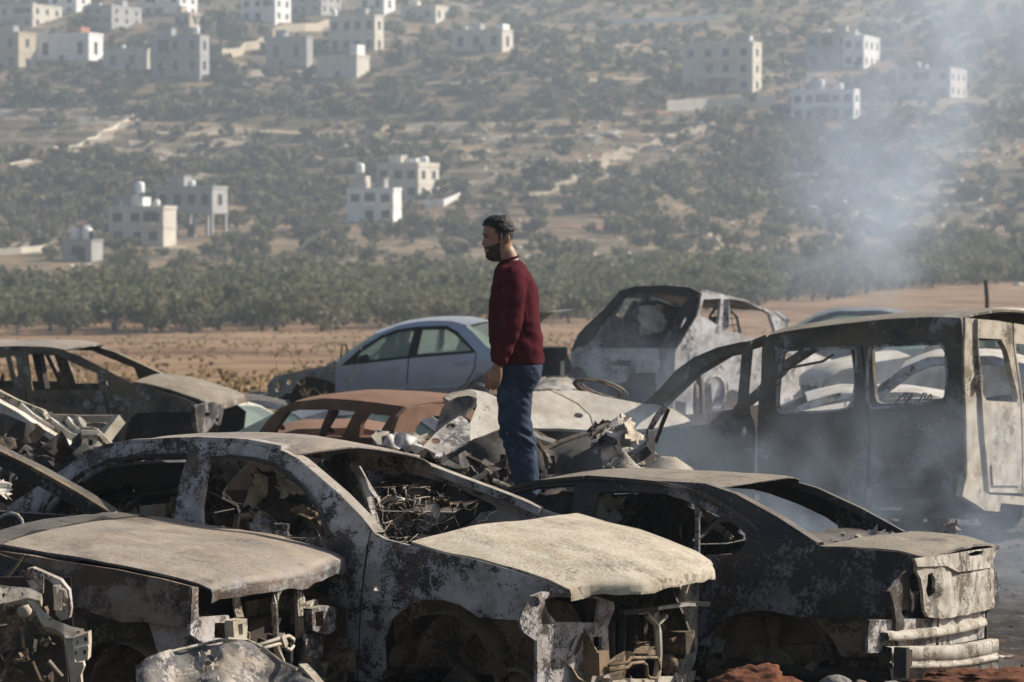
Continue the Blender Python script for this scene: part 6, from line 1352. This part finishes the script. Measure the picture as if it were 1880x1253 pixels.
# dry weeds in front of the silver blue saloon and grass tufts of the field
M_dry = plain('dry_weed', (.20, .145, .08), .9, .3, 8, bump=0); M_tuft = leaf_mat('dry_grass', (.33, .24, .14), (.46, .36, .22), (.38, .25, .15))
for lab, px, d, hgt in (('tall dry weed stalks in front of the stripped saloon wing', 575, 36.0, 1.15),):
    base = P(px, 760, d); m = MB(); z0 = hz(base.x, base.y)
    for k in range(7):
        a = g_.uniform(-.35, .35); b_ = g_.uniform(-.3, .3); h = hgt * g_.uniform(.4, 1) + (-z0); p0 = Vector((g_.uniform(-.4, .4), g_.uniform(-.3, .3), 0))
        pts = [p0 + Vector((a * t * t * h * .6, b_ * t * h * .4, h * t)) for t in (0, .4, .7, 1)]; m.tube(pts, [.006, .005, .004, .003], 3)
        for t in (2, 3):
            for _ in range(3): w = Vector((g_.uniform(-.1, .1), g_.uniform(-.1, .1), g_.uniform(0, .12))); m.tube([pts[t], pts[t] + w], .006, 3)
    o = m.build('dry_weed', M_dry); o.location = (base.x, base.y, z0); tag(o, lab, 'weed', 'dry weeds')
tv, tf = [], []; n = 0; ng = np.random.default_rng(3)
for k in range(9000):
    y = 44 + 190 * ng.random() ** 1.6; x = ng.uniform(-.24, .24) * y; s = .05 + .09 * ng.random()
    if fbm(np.array([x / 5]), np.array([y / 9]), 77, 3)[0] < -.05: continue
    z = hz(x, y); 
    for j in range(4):
        a = ng.uniform(0, 6.28); dx, dy = math.cos(a) * s, math.sin(a) * s; lx, ly = ng.uniform(-.6, .6, 2) * s
        tv += [(x - dx * .5, y - dy * .5, z - .02), (x + dx * .5, y + dy * .5, z - .02), (x + lx + dx * .8, y + ly + dy * .8, z + s * 1.3), (x + lx - dx * .8, y + ly - dy * .8, z + s * 1.3)]; tf.append((n, n + 1, n + 2, n + 3)); n += 4
o = bpy.data.objects.new('dry_grass', np_mesh('dry_grass', np.array(tv), np.array(tf), M_tuft)); COL.objects.link(o); o['kind'] = 'stuff'
# ================================================================ the man
MS = F / MAN_D
def mx(px): return (px - CX) / MS
def mz(py): return CZ - (py - HY) / MS
MAN = empty('person', (0, MAN_D, 0), 0, 'man in a dark red sweater and blue jeans standing among the wrecks', 'person')
b = NB('skin'); n_ = b.noise(30, 4)
at = b.n('ShaderNodeAttribute'); at.attribute_name = 'stubble'
sk = b.mix(b.ramp(n_, .3, .7), (.25, .135, .088), (.32, .18, .12))
sk = b.mix(b.ramp(b.math('ADD', at.outputs['Fac'], b.math('MULTIPLY', b.math('SUBTRACT', b.noise(330, 3, .7), .5), .9)), .30, .70), sk, (.020, .014, .011))   # short beard and cropped sides: hair on skin
M_skin = b.done(sk, .5, b.bump(b.noise(220, 3), .001, .4), spec=.4, Subsurface_Weight=.12, Subsurface_Scale=.01)
M_hair = plain('black_hair', (.014, .011, .010), .65, .4, 90, bump=.004)
b = NB('dark_red_knit'); w_ = b.noise(260, 2, vec=b.scale(b.tc(), (1, 1, .25)))
M_shirt = b.done(b.mix(b.ramp(b.noise(9, 4), .35, .7), (.054, .007, .012), (.072, .010, .016)), .9, b.bump(b.math('ADD', w_, b.math('MULTIPLY', b.noise(26, 3), .8)), .0025, .5), spec=.06)
b = NB('blue_denim'); fd = b.ramp(b.noise(7, 5, .6), .52, .74)
M_jean = b.done(b.mix(b.math('MULTIPLY', fd, .55), (.023, .036, .066), (.13, .18, .25)), .85, b.bump(b.math('ADD', b.noise(320, 2), b.math('MULTIPLY', b.noise(34, 3), .6)), .002, .6), spec=.2)
M_shoe = plain('dark_shoe', (.02, .02, .022), .6, .2, 20, bump=0)

def loft(rows, n=28, pw=2.3, cap=True):
    "rings given as (x centre, y centre, z, half length x, half width y)"
    m = MB(); V_ = []
    for (x, y, z, a, c) in rows:
        for j in range(n):
            t = 2 * math.pi * j / n; ct, st = math.cos(t), math.sin(t)
            V_.append(Vector((x + a * math.copysign(abs(ct) ** (2 / pw), ct), y + c * math.copysign(abs(st) ** (2 / pw), st), z)))
    k = len(rows); F_ = [(i * n + j, i * n + (j + 1) % n, (i + 1) * n + (j + 1) % n, (i + 1) * n + j) for i in range(k - 1) for j in range(n)]
    if rows[0][2] > rows[-1][2]: F_ = [f[::-1] for f in F_]; F_ += [tuple(range(n)), tuple((k - 1) * n + j for j in range(n))[::-1]]
    else: F_ += [tuple(range(n))[::-1], tuple((k - 1) * n + j for j in range(n))]
    return m.add(V_, F_)
def rows_px(tab, yc, wid, shrink=0.0, sub=5):
    "tab: (py, px front, px back); wid: list of (py, half width in y)"
    ys = [t[0] for t in tab]; out = []
    n = max(2, int((ys[-1] - ys[0]) / sub))
    for i in range(n + 1):
        py = ys[0] + (ys[-1] - ys[0]) * i / n
        f = np.interp(py, ys, [t[1] for t in tab]); k = np.interp(py, ys, [t[2] for t in tab]); w = np.interp(py, [q[0] for q in wid], [q[1] for q in wid])
        yy = np.interp(py, [q[0] for q in yc], [q[1] for q in yc]) if isinstance(yc, list) else yc
        out.append((mx((f + k) / 2), yy, mz(py), (k - f) / 2 / MS - shrink, w - shrink))
    return out
def limb(pts, n=18):
    "tapered limb through (x, y, z, r)"
    m = MB(); P_ = [Vector(p[:3]) for p in pts]; Rr = [p[3] for p in pts]
    # subdivide with a smooth curve
    Q, S_ = [], []
    for i in range(len(P_) - 1):
        p0, p1, p2, p3 = P_[max(i - 1, 0)], P_[i], P_[i + 1], P_[min(i + 2, len(P_) - 1)]
        for k in range(5):
            t = k / 5; Q.append(.5 * ((2 * p1) + (-p0 + p2) * t + (2 * p0 - 5 * p1 + 4 * p2 - p3) * t * t + (-p0 + 3 * p1 - 3 * p2 + p3) * t ** 3)); S_.append(Rr[i] * (1 - t) + Rr[i + 1] * t)
    Q.append(P_[-1]); S_.append(Rr[-1])
    m.tube(Q, S_, n, up=Vector((.97, .2, 0))); return m
def fuse(name, parts, mat, vox, wr=None, smooth_it=6, label=None):
    "union of overlapping shapes remeshed into one continuous surface"
    m = MB()
    for p in parts: m.add(p.v, p.f)
    o = m.build(name, mat, MAN, True)
    r_ = o.modifiers.new('remesh', 'REMESH'); r_.mode = 'VOXEL'; r_.voxel_size = vox; r_.use_smooth_shade = True
    s_ = o.modifiers.new('smooth', 'SMOOTH'); s_.factor = .5; s_.iterations = smooth_it
    bpy.context.view_layer.update()
    ev = o.evaluated_get(bpy.context.evaluated_depsgraph_get()); me = bpy.data.meshes.new_from_object(ev); me.name = name
    o.modifiers.clear(); o.data = me
    if wr:
        co = np.empty(len(me.vertices) * 3); me.vertices.foreach_get('co', co); co = co.reshape(-1, 3); no = np.empty_like(co).ravel(); me.vertices.foreach_get('normal', no); no = no.reshape(-1, 3)
        d = np.array([wr(Vector(p)) for p in co]); co = co + no * d[:, None]; me.vertices.foreach_set('co', co.ravel()); me.update()
    me.polygons.foreach_set('use_smooth', [True] * len(me.polygons))
    if label: o['label'] = label
    return o

# head: horizontal slices from the photographed profile (py, front without nose, front with nose, back, half width)
hd = [(399, 906, 906, 926, .018), (401, 900, 900, 931, .042), (405, 894, 894, 935.5, .060), (410, 890, 890, 939, .070), (416, 888, 888, 941, .0755), (422, 887, 887, 942.5, .078), (428, 886.6, 886.4, 943, .079), (431, 886.4, 885.4, 943, .079), (434, 888.8, 887.2, 942.5, .0785), (437, 889.8, 887, 942, .078), (441, 889.2, 886, 941, .077), (445, 888.9, 884.8, 940, .0755), (448, 889, 883.8, 939.5, .074), (450, 889.2, 884.4, 939, .073), (452, 889.4, 887.6, 939, .072), (455, 889, 888.4, 939, .070), (457, 888.2, 888, 939, .069), (459.5, 890.4, 890.2, 939, .068), (462, 889.6, 889.6, 939, .067), (465, 891.2, 891.2, 939, .065), (468, 891.4, 891.4, 939.5, .062), (472, 891.2, 891.2, 940, .058), (475, 893, 893, 940, .054), (478, 897, 897, 941, .050), (481, 904, 904, 943, .047)]
NA = 56
def head_ring(py, f, fn, bk, w, off=0.0):
    xc = mx((f * .45 + bk * .55)); out = []
    af = xc - mx(f); ab = mx(bk) - xc
    for j in range(NA):
        t = 2 * math.pi * j / NA; ct, st = math.cos(t), math.sin(t)
        a = ab if ct > 0 else af; pw = 2.0 if ct > 0 else 2.35
        x = xc + a * math.copysign(abs(ct) ** (2 / pw), ct); y = w * math.copysign(abs(st) ** (2 / pw), st)
        if ct < 0:
            nw = .010 + .007 * max(0, min(1, (py - 436) / 12)); x += (mx(fn) - mx(f)) * math.exp(-(y / nw) ** 2)
            e = math.exp(-((py - 436) / 3.5) ** 2) * math.exp(-((abs(y) - .034) / .017) ** 2); x += .0065 * e          # eye sockets
            e = math.exp(-((py - 430.5) / 2.2) ** 2) * math.exp(-((abs(y) - .03) / .024) ** 2); x -= .004 * e           # brow ridge
            e = math.exp(-((py - 447) / 5) ** 2) * math.exp(-((abs(y) - .05) / .018) ** 2); x -= .004 * e                # cheek bones
        v = Vector((x, y, mz(py)))
        if off:
            d = Vector((x - xc, y, 0)); v += d.normalized() * off
        out.append(v)
    return out
hh = []
for i in range(len(hd) - 1):
    for k in range(3): hh.append([a + (b_ - a) * k / 3 for a, b_ in zip(hd[i], hd[i + 1])])
hh.append(list(hd[-1]))
rings = [head_ring(*r_) for r_ in hh]
def ring_mesh(rs, flip=False):
    n = len(rs[0]); V_ = [q for r_ in rs for q in r_]; k = len(rs)
    F_ = [(i * n + j, (i + 1) * n + j, (i + 1) * n + (j + 1) % n, i * n + (j + 1) % n) for i in range(k - 1) for j in range(n)]
    F_ += [tuple(range(n)), tuple((k - 1) * n + j for j in range(n))[::-1]]
    m = MB(); m.add(V_, F_); return m
HEAD_TURN = Matrix.Translation((mx(918), 0, 0)) @ Matrix.Rotation(R(6), 4, 'Z') @ Matrix.Translation((-mx(918), 0, 0))
def turn(m):
    m.v = [HEAD_TURN @ q for q in m.v]; return m
head = turn(ring_mesh(rings))
neck = limb([(mx(924.5), 0, mz(446), .053), (mx(926.5), 0, mz(458), .056), (mx(931.5), 0, mz(469), .059), (mx(936), .0, mz(484), .064), (mx(940), 0, mz(500), .075)])
ears = []
for s in (-1, 1):
    m = MB(); c0 = Vector((mx(928.5), s * .0825, mz(440)))
    for k, (r1, r2, dy) in enumerate(((.018, .031, .004),)):
        m.add(*(lambda V_, F_: (V_, F_))([c0 + Vector((r1 * math.cos(t) * math.cos(p) + .25 * r2 * math.sin(t) * .5, s * (.011 * math.sin(p) + .005 + .006 * math.cos(t)), r2 * math.sin(t) * math.cos(p))) for p in [-.5 * math.pi + math.pi * i / 8 for i in range(9)] for t in [2 * math.pi * j / 16 for j in range(16)]], [(i * 16 + j, i * 16 + (j + 1) % 16, (i + 1) * 16 + (j + 1) % 16, (i + 1) * 16 + j) for i in range(8) for j in range(16)]))
    ears.append(turn(m))
# lips
# hands with five fingers, hanging and slightly curled; near hand in front of the thigh
def hand(wx, wz, y, s, tilt):
    "wrist position; fingers point down, thumb towards the front (-x); s = which side the palm faces (+1 = +y)"
    parts = []; M_ = Matrix.Translation((wx, y, wz)) @ Matrix.Rotation(tilt, 4, 'Y')
    T = lambda x, yy, z: M_ @ Vector((x, yy, z))
    parts.append(limb([(*T(0, 0, .05), .030), (*T(0, 0, .01), .029), (*T(.0, .0, -.02), .030)]))
    pm = MB()
    rws = []
    for z, a, c in ((.012, .028, .022), (-.015, .036, .022), (-.045, .044, .021), (-.075, .046, .019), (-.095, .044, .016), (-.104, .036, .011)):
        rws.append([T(a * math.cos(t), c * math.sin(t), z) for t in [2 * math.pi * j / 18 for j in range(18)]])
    n = 18; V_ = [q for r_ in rws for q in r_]; pm.add(V_, [(i * n + j, (i + 1) * n + j, (i + 1) * n + (j + 1) % n, i * n + (j + 1) % n) for i in range(len(rws) - 1) for j in range(n)] + [tuple(range(n)), tuple((len(rws) - 1) * n + j for j in range(n))[::-1]])
    parts.append(pm)
    for x, l, cu in ((-.034, .072, .30), (-.0115, .082, .36), (.0115, .076, .42), (.033, .060, .5)):     # index .. little finger
        p = Vector((x, 0, -.09)); a = 0.05; pts = [(*T(*p), .0105)]
        for seg, r_ in ((.45, .0105), (.32, .0095), (.23, .0080)):
            a += cu * .75; p = p + Vector((-.10 * l * seg, s * math.sin(a) * l * seg, -math.cos(a) * l * seg)); pts.append((*T(*p), r_))
        parts.append(limb(pts, 10))
    th = [(-.026, s * .006, -.022, .0145), (-.046, s * .014, -.048, .0135), (-.054, s * .020, -.076, .0120), (-.053, s * .027, -.102, .0098)]
    parts.append(limb([(*T(*q[:3]), q[3]) for q in th], 10))
    return parts
SH_Y = .205
wr = (mx(913.5), mz(667))
hand_n = hand(wr[0], wr[1] - .012, -.245, 1, R(14))
hand_f = hand(mx(925), mz(672) - .012, .25, -1, R(6))
arm_n = [(mx(945), -.165, mz(508)), (mx(944), -.222, mz(545)), (mx(939), -.245, mz(598)), (mx(926), -.25, mz(636)), (wr[0], -.245, wr[1])]
arm_f = [(mx(946), .165, mz(508)), (mx(950), .222, mz(545)), (mx(949), .245, mz(598)), (mx(938), .25, mz(636)), (mx(925), .25, mz(670))]
torso = [(478, 919, 951), (486, 913, 961), (494, 909, 968), (504, 906, 974.5), (516, 904, 981), (530, 901.5, 985), (545, 899.5, 987), (565, 897, 989), (585, 896, 990.5), (605, 896, 993), (620, 897, 995), (640, 900, 997), (655, 903, 998.5), (668, 907, 999.5)]
t_w = [(478, .062), (484, .085), (490, .135), (497, .180), (506, .205), (520, .212), (545, .205), (580, .192), (620, .180), (668, .178)]
legs_n = [(668, 916, 994), (680, 916, 994), (695, 915.5, 992), (705, 915, 985), (719, 915, 975), (745, 915, 972), (770, 915, 971), (790, 917, 974), (802, 920, 977), (815, 925, 980), (840, 933, 982.5), (860, 937.5, 984), (880, 943, 985), (905, 951, 988), (925, 957, 989)]
legs_f = [(a, f + (3 if a < 700 else 7), k + (1 if a < 700 else min(4, (a - 700) / 10))) for a, f, k in legs_n]
l_w = [(668, .085), (700, .088), (745, .080), (800, .070), (830, .066), (880, .060), (925, .056)]
yn = [(668, -.088), (800, -.105), (925, -.12)]; yf = [(668, .088), (800, .11), (925, .13)]
body = [head, neck] + ears + hand_n + hand_f
body += [loft(rows_px(torso[1:], 0, t_w[1:], .016)), loft(rows_px(legs_n, yn, l_w, .014)), loft(rows_px(legs_f, yf, l_w, .014))]
for a_ in (arm_n, arm_f): body.append(limb([(*q, r_) for q, r_ in zip(a_, (.058, .050, .043, .038, .029))]))
BODY = fuse('body', body, M_skin, .0036, smooth_it=1)
def sst(v, a, b_): q = np.clip((v - a) / (b_ - a), 0, 1); return q * q * (3 - 2 * q)
co = np.empty(len(BODY.data.vertices) * 3); BODY.data.vertices.foreach_get('co', co); co = co.reshape(-1, 3)
hi = np.array(HEAD_TURN.inverted()); lc_ = co @ hi[:3, :3].T + hi[:3, 3]
pyv = HY + (CZ - lc_[:, 2]) * MS; hdA = np.array(hd)
xcv = np.interp(pyv, hdA[:, 0], mx(hdA[:, 1]) * .45 + mx(hdA[:, 3]) * .55); wv = np.interp(pyv, hdA[:, 0], hdA[:, 4])
lf = np.interp(pyv, hdA[:, 0], mx(hdA[:, 1])); lb = np.interp(pyv, hdA[:, 0], mx(hdA[:, 3]))
ctv = np.where(lc_[:, 0] < xcv, (lc_[:, 0] - xcv) / np.maximum(xcv - lf, .01), (lc_[:, 0] - xcv) / np.maximum(lb - xcv, .01))
cheek = np.interp(ctv, [-1, -.86, -.7, -.4, -.16], [463.5, 453, 452, 449.5, 445.5])
beard = sst(pyv, cheek - 2.5, cheek + 2.5) * sst(ctv, .06, -.10) * sst(pyv, 483, 476)
beard *= 1 - np.exp(-((pyv - 460.4) / 2.6) ** 2) * sst(ctv, -.70, -.86)                    # lips
beard = np.maximum(beard, np.exp(-((pyv - 454.8) / 1.8) ** 2) * sst(ctv, -.62, -.78) * .9)   # moustache
side = sst(pyv, 448, 440) * sst(pyv, 426, 430) * np.exp(-((ctv + .12) / .10) ** 2)           # sideburn
sides = sst(pyv, 449, 432) * sst(ctv, .05, .16)                                              # cropped sides and nape
sides = np.maximum(sides, sst(pyv, 432, 426) * sst(ctv, -.42, -.28))
val = np.where(pyv < 492, np.maximum(np.maximum(beard * .95, side * .9), sides * .95), 0).astype(np.float32)
ear_ = (np.abs(lc_[:, 0] - mx(928.5)) < .024) & (np.abs(lc_[:, 1]) > .0785) & (pyv > 430) & (pyv < 451); val[ear_] = 0
BODY.data.attributes.new('stubble', 'FLOAT', 'POINT').data.foreach_set('value', val)
# hair and beard: tufted shells over the scalp and jaw
g2 = random.Random(8)
def shell(name, test, off, mat, rough):
    V_, F_, idx = [], [], {}
    def vid(i, j):
        k = (i, j % NA)
        if k not in idx:
            r_ = hh[i]; p = head_ring(*r_, off=0)[j % NA]; xc = mx(r_[1] * .45 + r_[3] * .55); d = Vector((p.x - xc, p.y, (mz(r_[0]) - mz(438)) * .8)).normalized()
            o_ = off(i, j % NA) if callable(off) else off
            idx[k] = len(V_); V_.append(HEAD_TURN @ (p + d * (o_ + rough * (nz(p, 70, 3) + .6 * nz(p, 150, 1)))))
        return idx[k]
    for i in range(len(hh) - 1):
        for j in range(NA):
            if test(hh[i][0], 2 * math.pi * (j + .5) / NA): F_.append((vid(i, j), vid(i + 1, j), vid(i + 1, j + 1), vid(i, j + 1)))
    if min(hh[k[0]][0] for k in idx) < 400:
        F_.append(tuple(vid(0, j) for j in range(NA)))
    o = mesh(name, V_, F_, mat, MAN, True)
    s_ = o.modifiers.new('thickness', 'SOLIDIFY'); s_.thickness = .012; s_.offset = -1
    u_ = o.modifiers.new('fine', 'SUBSURF'); u_.levels = 1; u_.render_levels = 1
    return o
def hair_t(py, t):
    ct = math.cos(t)                          # +1 back, -1 face
    lim = 415.5 if ct < -.62 else (415.5 + (ct + .62) / .5 * 9 if ct < -.12 else 424.5)
    return py < lim
shell('hair', hair_t, lambda i, j: .013 if hh[i][0] < 420 else max(.002, .013 - (hh[i][0] - 420) * .0006), M_hair, .006)
for s in (-1, 1):
    c0 = HEAD_TURN @ Vector((mx(892.6), s * .031, mz(435.4)))
    MB().lathe(c0, [(0, -.009), (.006, -.007), (.009, 0), (.006, .007), (0, .009)], 12).build('eye', M_trim, MAN, True)
    MB().tube([HEAD_TURN @ Vector((mx(x), s * y, mz(z))) for x, y, z in ((887.0, .012, 431.4), (887.6, .026, 430.2), (890, .042, 430.4), (894, .055, 432.2))], [.0035, .0045, .004, .002], 6).build('eyebrow', M_hair, MAN, True)
M_lip = plain('lip', (.30, .13, .10), .5, .1, 40, bump=0)
MB().tube([HEAD_TURN @ Vector((mx(x), y, mz(461))) for x, y in ((893.4, -.022), (891.0, -.012), (890.2, 0), (891.0, .012), (893.4, .022))], [.002, .004, .0046, .004, .002], 6).build('lips', M_lip, MAN, True)
# clothes
def fold_shirt(p):
    z = p.z; a = .0045 * math.sin(z * 62 + p.x * 35 + 5 * nz(p, 6, 1)) * max(0, min(1, (mz(560) - z) / .2)) * (.35 + .65 * max(0, nz(p, 5, 4) + .3))
    a += .010 * nz(p, 8, 2) + .005 * nz(p, 20, 7)
    return a
arm_r = (.084, .076, .066, .057, .050)
parts = [loft(rows_px(torso, 0, t_w, -.002))]
for a_ in (arm_n, arm_f):
    parts.append(limb([(*q, r_) for q, r_ in zip(a_, arm_r)]))
parts.append(limb([(mx(944), -.12, mz(500), .066), (mx(945), -.185, mz(513), .078), (mx(944), -.215, mz(535), .074)])); parts.append(limb([(mx(945), .12, mz(500), .066), (mx(946), .185, mz(513), .078), (mx(949), .215, mz(535), .074)]))
fuse('sweater', parts, M_shirt, .0075, fold_shirt, 5)
M_col = M_shirt
MB().tube([(mx(919) + (mx(951) - mx(919)) * (.5 - .5 * math.cos(t)), .066 * math.sin(t), mz(480) + (mz(470) - mz(480)) * (.5 - .5 * math.cos(t)) - .004) for t in [2 * math.pi * i / 28 for i in range(29)]], .0075, 8).build('collar', M_shirt, MAN, True)
def fold_jean(p):
    z = p.z; k = math.exp(-((z - mz(802)) / .07) ** 2) + .5 * math.exp(-((z - mz(722)) / .05) ** 2) + .8 * math.exp(-((z - mz(915)) / .06) ** 2)
    q = Vector((p.x * 9, p.y * 7, p.z * 26 + p.x * 16)); return .019 * (noise.noise(q) + .5 * noise.noise(q * 2.1)) * (k + .25) + .006 * nz(p, 8, 5)
fuse('jeans', [loft(rows_px(legs_n, yn, l_w, -.004)), loft(rows_px(legs_f, yf, l_w, -.004)), loft([(mx(955), 0, mz(660), .115, .155), (mx(955), 0, mz(690), .120, .165), (mx(953), 0, mz(712), .10, .15)])], M_jean, .0075, fold_jean, 4)
pk = [Vector((mx(x), -.185 if x > 950 else -.182, mz(y))) for x, y in ((953, 676), (954, 704), (964, 709), (975, 706), (977, 678))]
MB().tube(pk, .004, 5).build('pocket_seam', M_jean, MAN, True)
for s, ys in ((-1, -.12), (1, .13)):
    rws = [(mx(958), ys, FOOT_Z + .012, .130, .045), (mx(957), ys, FOOT_Z + .04, .132, .048), (mx(962), ys, FOOT_Z + .065, .105, .045), (mx(968), ys, FOOT_Z + .10, .065, .042)]
    loft(rws).build('shoe', M_shoe, MAN, True)
# ================================================================ smoke
def smoke(name, c, size, dens, scale, build_fade, col=(.70, .82, 1.0)):
    b = NB(name + '_volume'); tc = b.tc('Object')
    s = b.n('ShaderNodeSeparateXYZ'); b.put(s.inputs[0], tc)
    d = build_fade(b, s.outputs[0], s.outputs[1], s.outputs[2])
    n1 = b.noise(scale, 5, .62, dist=.8)
    d = b.math('MULTIPLY', d, b.ramp(n1, .40, .68))
    v = b.n('ShaderNodeVolumePrincipled'); v.inputs['Color'].default_value = (*col, 1); v.inputs['Anisotropy'].default_value = .3
    b.put(v.inputs['Density'], b.math('MULTIPLY', d, dens)); b.t.links.new(v.outputs[0], b.out.inputs['Volume'])
    o = MB().box((0, 0, 0), size).build(name, b.m); o.location = c; o['kind'] = 'stuff'
    return o
def plume_fade(b, x, y, z):
    # column that leans to the right and widens as it rises
    t = b.math('DIVIDE', b.math('ADD', z, 3.2), 6.4)                      # 0 bottom .. 1 top
    cx = b.math('ADD', b.math('MULTIPLY', t, 2.6), -1.5); w = b.math('ADD', b.math('MULTIPLY', t, 1.0), 1.3)
    r = b.math('DIVIDE', b.math('SQRT', b.math('ADD', b.math('POWER', b.math('SUBTRACT', x, cx), 2.0), b.math('POWER', y, 2.0))), w)
    f = b.ramp(r, 1.35, .1)
    return b.math('MULTIPLY', f, b.math('MULTIPLY', b.ramp(t, 0.0, .2), b.ramp(t, 1.0, .9)))
smoke('smoke_plume', P(1700, 190, 40.0), (9.0, 5.4, 6.4), .55, .60, plume_fade)
def low_fade(b, x, y, z):
    e = b.math('MULTIPLY', b.ramp(b.math('ABSOLUTE', x), 2.3, 1.2), b.ramp(b.math('ABSOLUTE', y), 1.1, .5))
    return b.math('MULTIPLY', e, b.math('MULTIPLY', b.ramp(z, -1.1, -.7), b.ramp(z, 1.1, -.4)))
smoke('low_smoke', P(1560, 880, 20.2), (4.6, 2.2, 2.2), .44, 1.5, low_fade)
def back_fade(b, x, y, z):
    e = b.math('MULTIPLY', b.ramp(b.math('ABSOLUTE', x), 2.6, 1.2), b.ramp(b.math('ABSOLUTE', y), 1.4, .6))
    return b.math('MULTIPLY', e, b.math('MULTIPLY', b.ramp(z, -1.2, -.8), b.ramp(z, 1.2, -.5)))
smoke('drifting_smoke', P(1400, 690, 30.6), (5.2, 2.8, 2.4), .15, 1.2, back_fade)
